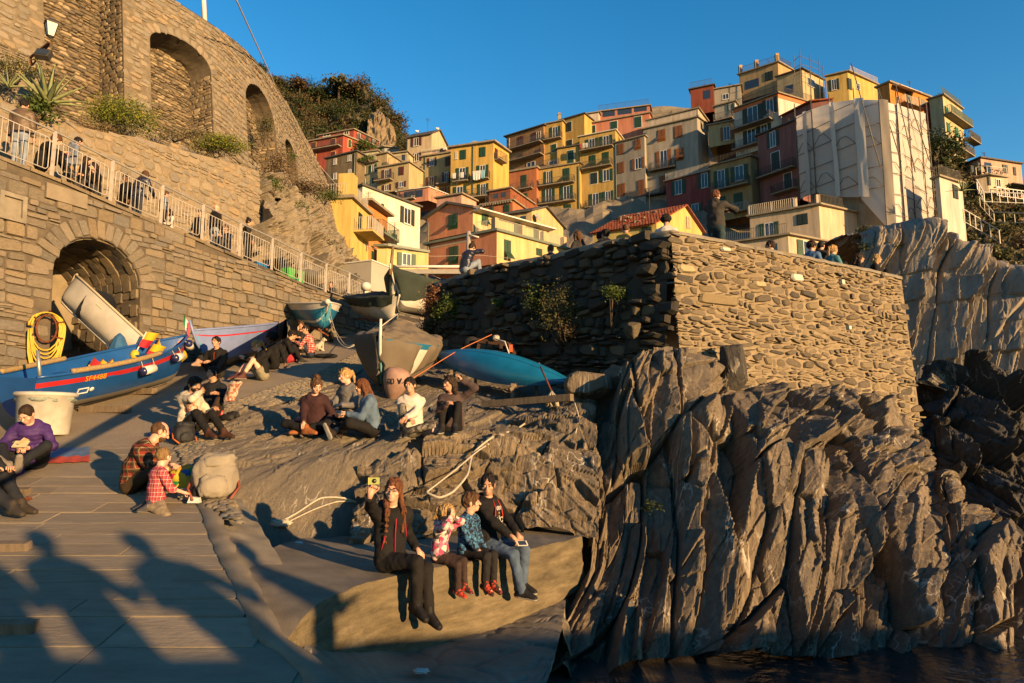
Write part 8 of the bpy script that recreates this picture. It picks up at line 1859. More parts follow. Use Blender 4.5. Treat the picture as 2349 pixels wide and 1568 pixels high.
# framed recess and dark slab in the ramp wall
for x,y,w_,h_,mt,lb in ((22,478,.55,.62,'concrete','pale stone frame'),(150,452,.95,.36,'slab','dark slab')):
 u,z=s_of(x,y);p,a,b_,n=SA.frame(u,z);mb=MB();mb.box(p+n*.05,(w_,h_,.1),[a,b_,n]);
 if mt == 'concrete':mb=MB();[mb.box(p+n*.06+a*i*w_*.42+b_*j*h_*.42,(w_*(.16 if i else 1.0),h_*(.16 if j else .69),.12),[a,b_,n]) for i,j in ((-1,0),(1,0),(0,-1),(0,1))];mb.box(p+n*.03,(w_*.7,h_*.7,.05),[a,b_,n])
 mb.build('stone_panel',M[mt],wallA)
 # blanket and bags on the left
rows=[]
for i in np.linspace(0,1,26):
 rows.append([pg(-20+225*i,1040+34*j-10*i,.02+.03*abs(math.sin(i*21+j*4))*(1-abs(j-.5))) for j in np.linspace(0,1,9)])
G_=np.array(rows);mi=np.tile((np.arange(8)>4).astype(int),(25,1));o=grid_mesh('blanket',G_,[gm('cloth_denim_blue',(.10,.17,.30),.9,.3,4,.3,20),gm('cloth_coral',(.52,.07,.045),.9,.2,4,.3,20)],True,mi=mi,flip=False);tag(o,'coral and blue blanket spread under the purple jacket woman','blanket')
lump(pg(16,1092,.08),(.2,.14,.10),8,mat_blotch('bag_cloth',[(.06,.025,.16),(.4,.03,.2),(.05,.05,.12)],6),'crumpled purple and magenta bag at the left picture edge','bag')
def pack(c,s,mat,strap,label,rot=0.0,seed=1,name='backpack'):
 root=empty(name,c,(0,0,0),label=label,cat='backpack',world=True);c=np.asarray(c);X_=np.array([math.cos(rot),math.sin(rot),0]);Y_=np.array([-math.sin(rot),math.cos(rot),0])
 lump(c+[0,0,.22*s],(.22*s,.17*s,.24*s),seed,mat,name='pack_body',parent=root,rot=rot,amp=.12);lump(c+[0,0,.40*s]+X_*.02,(.19*s,.16*s,.09*s),seed+4,mat,name='pack_lid',parent=root,rot=rot);lump(c+[0,0,.15*s]-Y_*.15*s,(.14*s,.07*s,.12*s),seed+7,mat,name='front_pocket',parent=root,rot=rot)
 for sg in (-1,1):mb=MB();mb.tube([c+X_*sg*.09*s+Y_*.12*s+up*.42*s,c+X_*sg*.20*s+Y_*.1*s+up*.30*s,c+X_*sg*.25*s-Y_*.06*s+up*.12*s,c+X_*sg*.18*s-Y_*.2*s+up*.02],.016*s,5);mb.build('strap',strap,root)
 return root
pack(pg(490,1146),1.12,gm('canvas_grey',(.30,.26,.20),.9,.2,5,.4,60),gm('leather_red',(.25,.06,.03),.6),'large grey canvas rucksack with red brown straps beside the boy',.3,2)
pack(pg(470,1120),.8,gm('canvas_olive',(.17,.17,.15),.9,.2,5,.4,60),gm('leather_red',(.25,.06,.03),.6),'smaller grey green bag slumped behind the large rucksack',1.0,9)
mt=M['rainbow']=mat_blotch('rainbow',[(.55,.05,.03),(.62,.30,.03),(.60,.48,.05),(.05,.3,.08),(.03,.12,.40),(.55,.04,.08)],7);lump(pg(428,1128,.16),(.20,.14,.15),5,mt,'rainbow striped jacket bundled next to the rucksack','jacket','rainbow_jacket',.2,4)
lump(pg(432,1148,.07),(.12,.08,.07),15,gm('plastic_clear',(.34,.32,.30),.15,.3,30,.5,40,spec=.7),'crinkled clear plastic bag in front of the rainbow jacket','plastic bag','plastic_bag',.3,6)
mb=MB();p=pg(446,1160,.03);mb.hexa([p+[-.07,-.04,0],p+[.07,-.05,0],p+[.06,.05,0],p+[-.06,.05,0]],[p+[-.05,-.03,.07],p+[.06,-.04,.06],p+[.05,.04,.06],p+[-.05,.04,.07]]);o=mb.build('food_carton',M['frame_white']);tag(o,'small white food carton on the paving by the boy','carton')
lump(pg(460,1152,.10),(.11,.09,.11),22,gm('cloth_black',(.012,.012,.014),.9),'black bundle squeezed between plastic bag and rucksack','bundle','cloth_bundle')
pack(pg(420,1020),.72,gm('nylon_black',(.02,.02,.022),.7,.2,5,.3,50),gm('strap_orange',(.5,.12,.03),.7),'black rucksack with orange trim by the cream jumper man',.9,12)
lump(pg(395,1004,.07),(.34,.16,.07),31,gm('cloth_royal',(.04,.09,.34),.85,.2,5,.3,20),'royal blue jacket spread behind the black rucksack','jacket','blue_jacket',.25,3)
lump(pg(655,832,.12),(.26,.16,.16),33,gm('nylon_red',(.36,.015,.03),.7,.2,5,.3,40),'red shoulder bag between the seated group and the lilac boat','bag','red_bag')
lump(pg(748,822,.06),(.30,.12,.07),35,gm('cloth_black',(.012,.012,.014),.9),'dark jacket dropped on the ramp behind the checked shirt man','jacket','dropped_jacket')
lump(pg(560,868,.05),(.32,.15,.05),37,gm('bag_white',(.55,.54,.52),.6,.2,8),'white carrier bag lying by the black fleece man','bag','carrier_bag')
lump(pq(985,1002,.10),(.17,.11,.12),41,gm('satin_pink',(.52,.34,.29),.45,.2,5,.5,18,spec=.4),'shiny pale pink drawstring bag in front of the white top woman','bag','drawstring_bag',.2,4)
rope([pq(1008,990,.14),pq(1030,985,.05),pq(1034,1004,.02),pq(1010,1014,.02),pq(985,1016,.02)],.006,'thin white cord trailing from the pink drawstring bag',name='cord',cat='cord')
def dog(c,yaw,s,mat,label,dark):
 root=empty('dog',c,(0,0,math.radians(yaw)),label=label,cat='dog');root.scale=(s,s,s);f=Fld((-.25,-.35,0),(.25,.4,.75),.014)
 f.ell((0,-.12,.17),(.12,.15,.16),.05);f.cap((0,-.08,.22),(0,.10,.42),.12,.10,.06);f.cap((0,.10,.42),(0,.15,.54),.08,.07,.04);f.ell((0,.18,.60),(.075,.085,.075),.03);f.cap((0,.22,.58),(0,.31,.55),.045,.033,.03)
 for sg in (-1,1):f.cap((sg*.07,.12,.34),(sg*.07,.15,.05),.05,.038,.03);f.cap((sg*.07,.15,.04),(sg*.07,.20,.03),.036,.03,.02);f.cap((sg*.12,-.10,.14),(sg*.13,.06,.10),.07,.05,.03);f.cap((sg*.13,.06,.1),(sg*.12,.10,.03),.045,.034,.02);f.cap((sg*.07,.17,.64),(sg*.105,.16,.50),.03,.042,.015)
 f.cap((0,-.26,.08),(.10,-.34,.05),.03,.025,.02);f.ruffle(.012,38,2);V,F_=f.skin();mb=MB();mb.ball((0,.335,.565),.02,8);
 for sg in (-1,1):mb.ball((sg*.035,.25,.625),.011,6)
 VV=np.concatenate([V]+mb.V);FF=[tuple(q) for q in F_]+[tuple(np.array(q)+len(V)) for q in mb.F];obj('body',new_mesh('body',VV,FF,[mat,dark],[0]*len(F_)+[1]*len(mb.F),True),root)
 mb=MB();mb.tube([(.075*math.cos(t),.125+.075*math.sin(t),.46-.03*math.sin(t)) for t in np.linspace(0,6.283,13)],.011,5);mb.build('collar',M['boat_red'],root)
dog(pg(458,966),100,.82,mat_plain('fur_brown',(.20,.09,.035),.95,.4,30,1.0,60),'curly brown dog between the cream jumper man and the woman in black',M['eye_dark']);dog(pg(733,806),-60,.62,mat_plain('fur_cream',(.55,.47,.36),.95,.3,30,1.0,60),'small fluffy cream dog behind the checked shirt man',M['eye_dark'])
for (x,y,Y,lb,r_) in ((437,935,10.9,'transparent snack bag held by the cream jumper man',.4),(532,898,11.6,'shiny red brown snack bag on the arm of the woman in black',-.35)):
 c=P(x,y,Y);rows=[[c+np.array([math.sin(r_)*(j-.5)*.34+.09*i,-.05*(1-i*i),(.5-j)*.34])+.012*R.uniform(-1,1) for i in np.linspace(-1,1,7)] for j in np.linspace(0,1,9)];mb=MB();mb.sheet(rows,0,True);mb.sheet([[p+np.array([0,.05,0]) for p in r2] for r2 in rows],0,True,True);o=mb.build('snack_bag',M.setdefault('foil',mat_blotch('foil',[(.35,.16,.10),(.5,.36,.25),(.28,.09,.06),(.55,.45,.36)],26,.35)));tag(o,lb,'snack bag')
p=pq(508,958);mb=MB();mb.lathe(p,[(0,0),(.028,0),(.033,.01),(.033,.11),(.026,.12),(0,.12)],14);o=mb.build('drink_can',M['boat_red']);tag(o,'red drink can on the pebble strip by the black shoes','can')
for dx,lb in ((0,'left black trainer of the pair left by the red can'),(14,'right black trainer of the pair left by the red can')):
 lump(pq(520+dx,966-dx*.4,.06),(.14,.055,.06),50+dx,gm('shoe_black',(.02,.018,.018),.7),lb,'shoe','shoe_pair',.15,3,rot=-.4)
p=pq(728,975,.16);mb=MB();ax=unit([.15,-.1,1]);e1=unit(np.cross(ax,[0,1,0]));mb.lathe(p,[(0,-.13),(.036,-.13),(.038,.02),(.016,.08),(.014,.16),(0,.16)],12,0,[e1,np.cross(ax,e1),ax]);o=mb.build('wine_bottle',gm('bottle_glass',(.012,.025,.012),.12,.1,spec=.6));tag(o,'dark wine bottle in the lap of the maroon jumper woman','bottle')
p=P(787,952,10.9);mb=MB();mb.lathe(p,[(0,-.05),(.027,-.05),(.036,.05),(.033,.05),(.02,-.03)],12);o=mb.build('paper_cup',M['frame_white']);tag(o,'white paper cup in the hand of the grey fleece woman','cup')
# ropes over the rock
rope([pq(1228,960,.05),pq(1185,992,.05),pq(1130,1012,.06),pq(1085,1050,.06),P(1072,1090,9.55),P(1040,1128,9.2),P(1008,1142,9.05),P(978,1130,9.1)],.016,'thick white rope hanging down the rock behind the family')
rope([P(978,1130,9.1),P(1040,1082,9.7),pq(1100,1040,.05),pq(1160,1005,.05)],.012,'thinner white rope crossing the rock above the thick one')
rope([pq(640,1205,.03),pq(680,1185,.04),pq(735,1152,.05),pq(790,1152,.05),pq(850,1176,.05),P(880,1186,8.9)],.014,'frayed white rope lying across the low rock beside the ledge');rope([pq(655,1208,.04),pq(720,1178,.05),pq(775,1158,.04),pq(840,1162,.05)],.010,'second strand of white rope next to the frayed one')
lump(pq(640,1208,.04),(.14,.07,.045),61,M['rope'],'knotted end of the white rope at the lower rock','rope','rope_knot',.3,7)
rope([P(1318,925,11.5),P(1328,960,11.2),P(1320,995,10.8)],.012,'short white rope end dangling over the brown rock')
rope([P(934,876,13.5),P(975,851,13.9),P(1050,805,14.6),P(1128,768,15.2)],.009,'taut orange rope running from the boat to the wall','rope_orange');rope([P(760,745,20.3),P(790,790,18.5),P(815,790,18),P(870,742,21)],.010,'slack pale mooring line looping below the boats');rope([P(752,700,20.5),P(775,780,18.2),P(800,798,17.6),P(850,775,18.5)],.010,'second pale mooring line from the blue and white boat')
# rusty winch, plank and mop by the canoe
p=P(1120,792,15.4);root=empty('winch',p,label='rusty winch frame against the dark wall behind the canoe',cat='winch',world=True)
mb=MB();mb.lathe(P(1083,790,15.5),[(.0,-.07),(.17,-.07),(.18,0),(.17,.07),(0,.07)],14,0,[np.array([1,0,0.]),up,np.array([0,-1.,0])]);mb.build('drum',M['rubber'],root);mb=MB();mb.bar(P(1095,782,15.3),P(1165,790,15.1),.10);mb.bar(P(1165,790,15.1),P(1178,815,14.9),.10);mb.bar(P(1100,785,15.3),P(1090,830,15.3),.07);mb.bar(P(1150,790,15.1),P(1148,835,15.1),.07);mb.build('frame',gm('rust_dark',(.06,.03,.018),.9,.4,10,.5),root);mb=MB();mb.tube([P(1135,778,15.0),P(1158,784,14.8),P(1168,812,14.7)],.014,6);mb.build('lever',M['frame_white'],root);mb=MB();mb.box(P(1172,800,14.8),(.08,.1,.16));mb.build('gear_cover',gm('winch_orange',(.5,.10,.03)),root)
lump(P(1138,776,15.1),(.07,.05,.06),71,M['rope'],'bundle of pale rope on the winch where the orange rope ends','rope','rope_bundle',.35,8)
mb=MB();a,b_=onplat(1108,938)+[0,0,.08],P(1312,912,11.7);mb.bar(a,b_,.12);o=mb.build('timber_beam',M['wood_grey']);tag(o,'long brown timber beam lying across the gravel towards the rocks','timber')
mp=empty('mop',P(1262,910,12.2),label='rusty pole with a white rope mop head standing by the canoe tip',cat='mop',world=True);mb=MB();mb.tube([P(1240,842,12.6),P(1266,900,12.2)],.016,6);mb.build('mop_pole',M['rust'],mp);mb=MB()
for k in range(16):a=P(1266,898,12.2);mb.tube([a,a+np.array([.10*math.cos(k),.08*math.sin(k),-.12]),a+np.array([.12*math.cos(k*1.1),.09*math.sin(k),-.27])],.012,5)
mb.build('mop_head',M['rope'],mp)
# timbers and iron at the left edge
for x,y,L_,lb in ((18,1138,.5,'pale timber sleeper at the left edge by the iron cleat'),(14,1266,.42,'squared timber sleeper at the left edge in the middle'),(22,1456,.36,'dark timber sleeper at the left edge nearest the bottom')):
 p=pg(x,y,.05);mb=MB();mb.box(p,(L_,.09,.08),[unit([1,.06,0]),unit([-.06,1,.2]),unit(np.cross([1,.06,0],[-.06,1,.2]))]);o=mb.build('timber_sleeper',M['wood_grey']);tag(o,lb,'timber')
p=pg(45,1158,.04);mb=MB();
for k in range(5):mb.bar(p,p+[.13*math.cos(k*1.3),.10*math.sin(k*1.3),.03],.03)
o=mb.build('iron_cleat',M['rust']);tag(o,'rusty iron cleat set in the paving by the left sleeper','cleat')
for x,y,s_,lb in ((685,1247,.05,'scrap of white paper on the concrete near the rope'),(965,1540,.06,'folded white paper scrap on the shaded lower paving'),(505,1034,.05,'crumpled tissue on the pebble strip by the boots')):
 lump(pg(x,y,.02) if x == 505 else Pz(x,y,-1.36 if x == 685 else -2.08),(s_,s_*.6,.02),int(x),M['frame_white'],lb,'paper','paper_scrap',.4,8)
 # path furniture: bins and crates behind the railing
def boxy(x,y,off,size,mat,label,name,cat,extra=None):
 p=path_pt(x,off);root=empty(name,p,label=label,cat=cat,world=True);ax=[np.append(WD,0),np.append(WN,0),up];mb=MB();mb.box(p+up*size[2]/2,size,ax);mb.build('casing',mat,root);mb=MB();mb.box(p+up*(size[2]+.02),(size[0]*1.06,size[1]*1.06,.05),ax);mb.build('lid',extra or mat,root);mb=MB();mb.lathe(p+ax[1]*(size[1]/2+.005)+up*size[2]*.6,[(0,.01),(size[2]*.15,.01),(size[2]*.15,0)],10,0,[ax[0],up,ax[1]]);mb.build('opening',M['rubber'],root)
boxy(676,630,.55,(.75,.4,.55),gm('bin_green',(.05,.42,.06),.5),'bright green recycling bin behind the railing','recycling_bin','bin',gm('bin_grey',(.06,.06,.065)));boxy(602,605,.45,(.5,.3,.18),gm('crate_blue',(.03,.2,.5),.5),'low blue plastic crate behind the railing','plastic_crate','crate');boxy(712,640,.6,(.5,.5,.7),gm('bin_grey',(.06,.06,.065)),'dark grey waste bin beside the green recycling bin','waste_bin','bin')
# pale cabin and the long roof beam at the head of the ramp
cb=empty('service_cabin',P(812,660,34),label='plain pale grey cabin at the lower end of the path',cat='cabin',world=True);A_,B_=P(776,612,34),P(852,608,33.2);mb=MB();dd=unit((B_-A_)*[1,1,0]);nn_=np.array([dd[1],-dd[0],0]);L_=np.linalg.norm(B_-A_);mb.box((A_+B_)/2-nn_*1.0-up*.6,(L_,2.0,1.5),[dd,nn_,up]);mb.build('cabin_wall',gm('panel_grey',(.42,.39,.33),.7,.1,1),cb);mb=MB();mb.box((A_+B_)/2-nn_*1.0+up*.18,(L_+.1,2.1,.06),[dd,nn_,up]);mb.build('cabin_roof',M['frame_white'],cb);mb=MB();mb.box((A_+B_)/2-nn_*1.0-up*3.3,(L_-.2,1.8,4.0),[dd,nn_,up]);mb.build('cabin_base',M['mortar_dark'],cb)
bm=empty('roof_beam',P(960,620,36),label='long pale horizontal gutter beam in front of the salmon house',cat='beam',world=True);mb=MB();a,b_=P(852,612,36),P(1085,612,36);mb.tube([a,b_],.07,8);mb.build('gutter_pipe',M['frame_white'],bm);mb=MB();mb.box((a+b_)/2+[0,.2,-.25],(np.linalg.norm(b_-a),.25,.25));mb.build('beam',gm('beam_grey',(.33,.31,.28)),bm)
for f in (.05,.97):mb=MB();q=a+(b_-a)*f;mb.bar(q+[0,.2,-.3],q+[0,.2,-4.5],.14);mb.build('beam_post',gm('beam_grey',(.33,.31,.28)),bm)
pl=empty('lamp_pole',P(1075,605,40),label='grey pole with a short cross arm behind the woman on the wall',cat='pole',world=True);mb=MB();mb.tube([P(1075,640,40),P(1075,532,40)],[.17,.15],8);mb.build('pole',gm('pole_grey',(.36,.33,.29)),pl);mb=MB();mb.tube([P(1070,538,40),P(1098,545,39.5)],.05,6);mb.build('cross_arm',M['frame_white'],pl)
pl=empty('flag_pole',P(467,45,27),label='white pole standing on top of the curved wall',cat='pole',world=True);mb=MB();mb.tube([P(470,60,27),P(465,-40,27)],.10,8);mb.build('pole',M['frame_white'],pl)
def wire(pts,label,r=.02,sag=0.0):a=[P(*q) for q in pts];rope(a,r,label,'iron_pale',8,'overhead_wire','wire')
wire(((538,-8,24),(600,128,30),(660,258,38),(718,362,46),(812,470,56)),'twisted overhead cable running from the sky to the yellow house',.03);wire(((880,560,40),(985,588,46),(1100,586,52),(1290,606,52)),'thin cable crossing in front of the salmon house',.012);wire(((800,545,42),(900,590,44),(1010,640,40)),'thin cable sloping down past the orange house',.012)
# street lantern and floodlight on their bracket
lc=P(117,68,17.6);lr=empty('street_lantern',P(85,115,18.4),label='old wall lantern on an iron bracket at the upper left',cat='street lamp',world=True)
mb=MB();mb.lathe(lc,[(.10,-.20),(.19,.16),(.19,.17),(.10,-.19)],4,0,None,False);mb.build('lantern_glass',gm('lantern_glass',(.52,.45,.38),.35,.1,4),lr);mb=MB();mb.lathe(lc,[(.22,.16),(.23,.19),(.08,.27),(.05,.30),(.05,.34),(.0,.36)],4,0,None,False);mb.lathe(lc,[(.0,-.28),(.03,-.26),(.11,-.20),(.0,-.2)],4,0,None,False);mb.build('lantern_cap',M['iron'],lr)
for k in range(4):t=math.pi/2*k;mb=MB();mb.bar(lc+[.11*math.cos(t),.11*math.sin(t),-.20],lc+[.20*math.cos(t),.20*math.sin(t),.17],.018);mb.build('lantern_rib',M['iron'],lr)
mb=MB();mb.bar(P(114,98,17.6),P(70,132,18.8),.05);mb.bar(P(70,132,18.8),P(72,150,18.8),.05);mb.bar(P(112,104,17.7),P(74,150,18.7),.035);mb.build('bracket',M['rust'],lr);fl=P(100,126,17.7);mb=MB();mb.box(fl,(.34,.16,.26),[unit([.9,.3,0]),unit([-.2,.8,-.45]),unit([.1,.4,.9])]);mb.build('floodlight',M['iron'],lr)
mb=MB();mb.box(fl+np.array([.0,-.085,.04]),(.28,.02,.2),[unit([.9,.3,0]),unit([-.2,.8,-.45]),unit([.1,.4,.9])]);mb.build('floodlight_glass',M['pane'],lr)
# seagulls on the tower roof
for x,y,lb in ((1003,299,'white gull perched on the ridge of the cream tower house'),(956,305,'white gull on the lower eave of the cream tower house')):
 p=P(x,y,94);f=Fld((-.5,-.6,-.1),(.5,.7,.6),.05);f.ell((0,0,.2),(.16,.34,.15),.05);f.cap((0,.22,.3),(0,.3,.42),.09,.09,.05);f.cap((0,.38,.42),(0,.5,.4),.03,.015,.02);V,F_=f.skin();o=obj('gull',new_mesh('gull',V,F_,M['frame_white'],None,True));o.location=p;o.rotation_euler=(0,0,-.6);tag(o,lb,'gull')
 # stairs and rails on the east slope
sr=empty('stair_railing',P(2250,560,60),label='dark railing descending beside the steps on the east slope',cat='railing',world=True);mb=MB();a,b_,c_=P(*K5(1900,1262),57),P(*K5(2020,1330),58),P(*K5(2150,1410),57);railing_mesh(mb,[a,b_,c_],1.2,.7,.03,.07);mb.build('rail',M['iron_pale'],sr)
sr=empty('stair_railing',P(2300,540,62),label='white stair railing zigzagging down from the pink villa',cat='railing',world=True);mb=MB();railing_mesh(mb,[P(*K5(1990,1030),69),P(*K5(2040,1120),68),P(*K5(2315,1130),67)],1.1,.6,.03,.09);mb.build('rail',M['frame_white'],sr);mb=MB();railing_mesh(mb,[P(*K5(2010,1150),64),P(*K5(2110,1260),62),P(*K5(2330,1270),60)],1.0,.8,.02,.06);mb.build('lower_rail',M['iron_pale'],sr)
# ------------------------------------------------------------------ plants
M['leaf_dark']=mat_leaf('leaf_dark',(.012,.022,.008),(.028,.044,.014),(.055,.065,.02));M['leaf_mid']=mat_leaf('leaf_mid',(.03,.055,.012),(.06,.095,.02),(.11,.13,.03));M['leaf_euph']=mat_leaf('leaf_euph',(.06,.09,.015),(.11,.14,.02),(.17,.19,.03));M['blossom']=mat_leaf('blossom',(.30,.25,.02),(.42,.34,.03),(.5,.42,.05))
M['leaf_olive']=mat_leaf('leaf_olive',(.045,.05,.02),(.075,.075,.03),(.12,.105,.045));M['leaf_dry']=mat_leaf('leaf_dry',(.085,.055,.03),(.14,.095,.05),(.20,.145,.08));M['leaf_brown']=mat_leaf('leaf_brown',(.05,.035,.018),(.085,.055,.026),(.12,.08,.038));M['agave']=mat_plain('agave',(.23,.26,.11),.55,.3,5,.2,20,spec=.3);M['leaf_red']=mat_leaf('leaf_red',(.10,.04,.02),(.16,.07,.035),(.2,.1,.05));M['bark']=mat_plain('bark',(.09,.065,.045),.95,.3,6,.8,30)
def leaf_cloud(P0,size,rs,aspect=2.2,droop=.0,upb=.0):
 """leaf-sized bent quads at the given points"""
 n=len(P0);a=rs.normal(size=(n,3));a[:,2]=a[:,2]*.6+upb;a /= np.linalg.norm(a,axis=1,keepdims=True);b=rs.normal(size=(n,3));b -= (b*a).sum(1,keepdims=True)*a;b /= np.linalg.norm(b,axis=1,keepdims=True);s=(size*rs.uniform(.6,1.4,(n,1)));a *= s*aspect;b *= s*.5
 V=np.stack([P0,P0+a*.5+b,P0+a+np.array([0,0,-droop])*s,P0+a*.5-b],1).reshape(-1,3);F=np.arange(4*n).reshape(n,4);return V,F
def clump_pts(c,r,n,rs,k=9,shell=.55):
 """points in several sub-clumps so that gaps stay between them"""
 cc=rs.normal(size=(k,3));cc /= np.linalg.norm(cc,axis=1,keepdims=True);cc *= rs.uniform(shell,.95,(k,1));cc[:,2]=np.abs(cc[:,2])*.9-.1;w=rs.randint(0,k,n);d=rs.normal(size=(n,3))*.26
 return np.asarray(c)+(cc[w]+d)*np.asarray(r)
def bush(name,c,r,n,size,mat,label,cat='bush',seed=1,flower=None,group=None,k=12,stems=7,base=None,aspect=2.2):
 rs=np.random.RandomState(seed);c=np.asarray(c,float);root=empty(name,c-[0,0,r[2]],label=label,cat=cat,group=group,world=True);pts=clump_pts(c,r,n,rs,k);V,F=leaf_cloud(pts,size,rs,aspect);o=obj('foliage',new_mesh('foliage',V-offs(root),F,mat),root)
 if flower is not None:i=rs.choice(n,int(n*.30));q=pts[i]+np.array([0,-.01,.02])+(pts[i]-c)*.07;V,F=leaf_cloud(q,size*.8,rs,1.2);obj('blossom',new_mesh('blossom',V-offs(root),F,flower),root)
 if stems:
  mb=MB();b0=c-np.array([0,0,r[2]*.95]) if base is None else np.asarray(base)
  for j in range(stems):e=pts[rs.randint(n)];mb.tube([b0,(b0+e)/2+rs.normal(size=3)*.06*r[0],e],[.02*r[0]+.006,.012*r[0]+.004,.004],5)
  mb.build('stem',M['bark'],root)
 return root
def blades(name,c,n,L,mat,label,seed=1,w_=.012,spread=.5,cat='grass',kind=None,area=(.4,.2,0)):
 rs=np.random.RandomState(seed);c=np.asarray(c,float);mb=MB();VV=[]
 for k in range(n):
  b0=c+rs.uniform(-1,1,3)*np.array(area);d=unit(np.array([rs.normal()*spread,rs.normal()*spread,1]));s_=unit(np.cross(d,rs.normal(size=3)))*w_;l=L*rs.uniform(.5,1.2);m_=b0+d*l*.55;t=b0+d*l+np.array([d[0],d[1],-.4])*l*.3;VV += [b0-s_,b0+s_,m_+s_*.8,m_-s_*.8,m_-s_*.8,m_+s_*.8,t+s_*.2,t-s_*.2]
 o=obj(name,new_mesh(name,np.array(VV),np.arange(len(VV)).reshape(-1,4),mat));tag(o,label,cat,kind=kind);return o
def agave(c,s,n,label,seed=2,mat='agave'):
 rs=np.random.RandomState(seed);root=empty('agave',c,label=label,cat='agave',world=True);c=np.asarray(c)
 for k in range(n):
  az=k*2.4+rs.uniform(-.2,.2);el=math.radians(12+66*(k/n));L=s*rs.uniform(.75,1.05);d=np.array([math.cos(az)*math.cos(el),math.sin(az)*math.cos(el),math.sin(el)]);sd=unit(np.cross(d,[0,0,1]));rows=[];nn_=np.cross(sd,d)
  for t in np.linspace(0,1,9):
   wd=s*.085*(1.05-t) ** .7*(.65+1.2*t*(1-t));p=c+d*L*t-np.array([0,0,.16])*L*t*t*(1.2-el);rows.append([p-sd*wd+nn_*wd*.35,p-nn_*.012,p+sd*wd+nn_*wd*.35,p-nn_*.02*(1-t)-nn_*.015])
  mb=MB();mb.sheet(rows,0,True,False,True);mb.build('leaf',M[mat],root)
 return root
bush('bush',P(276,276,20.7),(1.0,.65,.66),6000,.030,M['leaf_euph'],'large rounded green bush with yellow flowers left of the first niche',seed=3,flower=M['blossom'],k=40)
bush('bush',P(505,336,23.6),(.88,.5,.42),4200,.030,M['leaf_euph'],'low green bush with yellow flowers under the second niche',seed=5,flower=M['blossom'],k=30)
bush('bush',P(400,312,22.6),(1.1,.3,.24),900,.03,M['leaf_olive'],'thin dull green growth along the bank between the two flowering bushes',seed=6,k=16,stems=5)
bush('bush',P(225,300,20.2),(.5,.3,.22),500,.03,M['leaf_dry'],'dry grass tuft spilling over the wall left of the large bush',seed=61,k=8,stems=4)
bush('bush',P(642,392,27.5),(.75,.6,.95),1900,.04,M['leaf_dry'],'tall dry brown shrub at the end of the terrace wall',seed=7,k=16);bush('bush',P(628,432,26.0),(.45,.4,.40),900,.035,M['leaf_mid'],'fresh green tuft at the broken end of the terrace wall',seed=8,k=9)
bush('bush',P(700,436,31.5),(1.3,.6,.50),1500,.045,M['leaf_brown'],'greyish dry shrub high on the path outcrop',seed=9,k=18);bush('bush',P(745,452,34),(.75,.5,.48),1100,.045,M['leaf_mid'],'green bush at the right edge of the outcrop near the yellow house',seed=10,k=10);bush('bush',P(690,505,29),(.35,.4,.85),700,.04,M['leaf_mid'],'green strip of weeds growing down a crack in the outcrop',seed=11,k=10);bush('bush',P(752,580,33),(.6,.4,.9),900,.045,M['leaf_olive'],'straggly olive shrub above the lower railing',seed=12,k=12);bush('bush',P(604,300,30.0),(.45,.4,.75),800,.04,M['leaf_olive'],'wiry shrub rooted in the second niche',seed=13,k=9);bush('bush',P(664,362,35.5),(.3,.3,.6),500,.04,M['leaf_mid'],'green weeds filling the small third niche',seed=14,k=7)
agave(P(108,240,17.3),1.2,21,'large pale green agave above the path railing',3);agave(P(20,200,17.6),.55,13,'smaller dark agave at the left picture edge',8)
bush('bush',P(40,168,17.9),(.75,.5,.42),1600,.03,M['leaf_olive'],'olive shrub with yellow flecks below the street lantern',seed=15,flower=M['blossom'],k=14);bush('bush',P(92,255,17.3),(.35,.4,.45),700,.05,M['leaf_mid'],'broad leaved green plant beside the agave',seed=16,k=9)
# hanging plants on the dark face of the sea wall
def wallp(x,y,o_=.2):u,z=uDL(x,y);p,a,b_,n=SDL.frame(u,z);return p+n*o_
bush('wall_plant',wallp(1022,722),(.38,.28,.7),1100,.03,M['leaf_red'],'tall reddish dry weed at the far end of the dark wall','plant',21,k=9,aspect=2.6);bush('wall_plant',wallp(1052,728),(.34,.28,.55),1100,.032,M['leaf_mid'],'bright green weed beside the reddish one on the dark wall','plant',22,k=8);bush('wall_plant',wallp(1010,770),(.45,.3,.45),1300,.03,M['leaf_dark'],'dark green growth at the foot of the wall by the grey boat','plant',23,k=8)
bush('wall_plant',wallp(1254,712,.22),(.36,.25,.55),1600,.026,M['leaf_mid'],'green tuft hanging from the middle of the dark wall','plant',24,k=9);bush('wall_plant',wallp(1316,735,.24),(.5,.3,.72),2300,.026,M['leaf_olive'],'largest hanging plant on the dark wall with brown trailing stems','plant',25,k=14);bush('wall_plant',wallp(1335,775,.22),(.35,.22,.30),500,.024,M['leaf_brown'],'brown withered tangle below the largest hanging plant','plant',26,k=8)
w0=wallp(1436,686,.25);bush('wall_plant',w0,(.24,.2,.22),1000,.022,M['leaf_mid'],'round green plant with a long dangling root near the wall corner','plant',27,k=9,stems=12,base=wallp(1426,770,.12));bush('wall_plant',wallp(1165,705),(.18,.15,.16),250,.028,M['leaf_mid'],'small green sprig in a joint of the dark wall','plant',28,k=5,stems=3);bush('wall_plant',wallp(1018,786,.5),(.25,.2,.14),260,.03,M['leaf_olive'],'silvery weed on the ground behind the grey covered boat','plant',29,k=6,stems=5)
bush('rock_plant',P(1497,1166,9.2),(.12,.1,.10),260,.018,M['leaf_dark'],'small dark green cushion plant in a crack of the big rock','plant',30,k=6,stems=0)
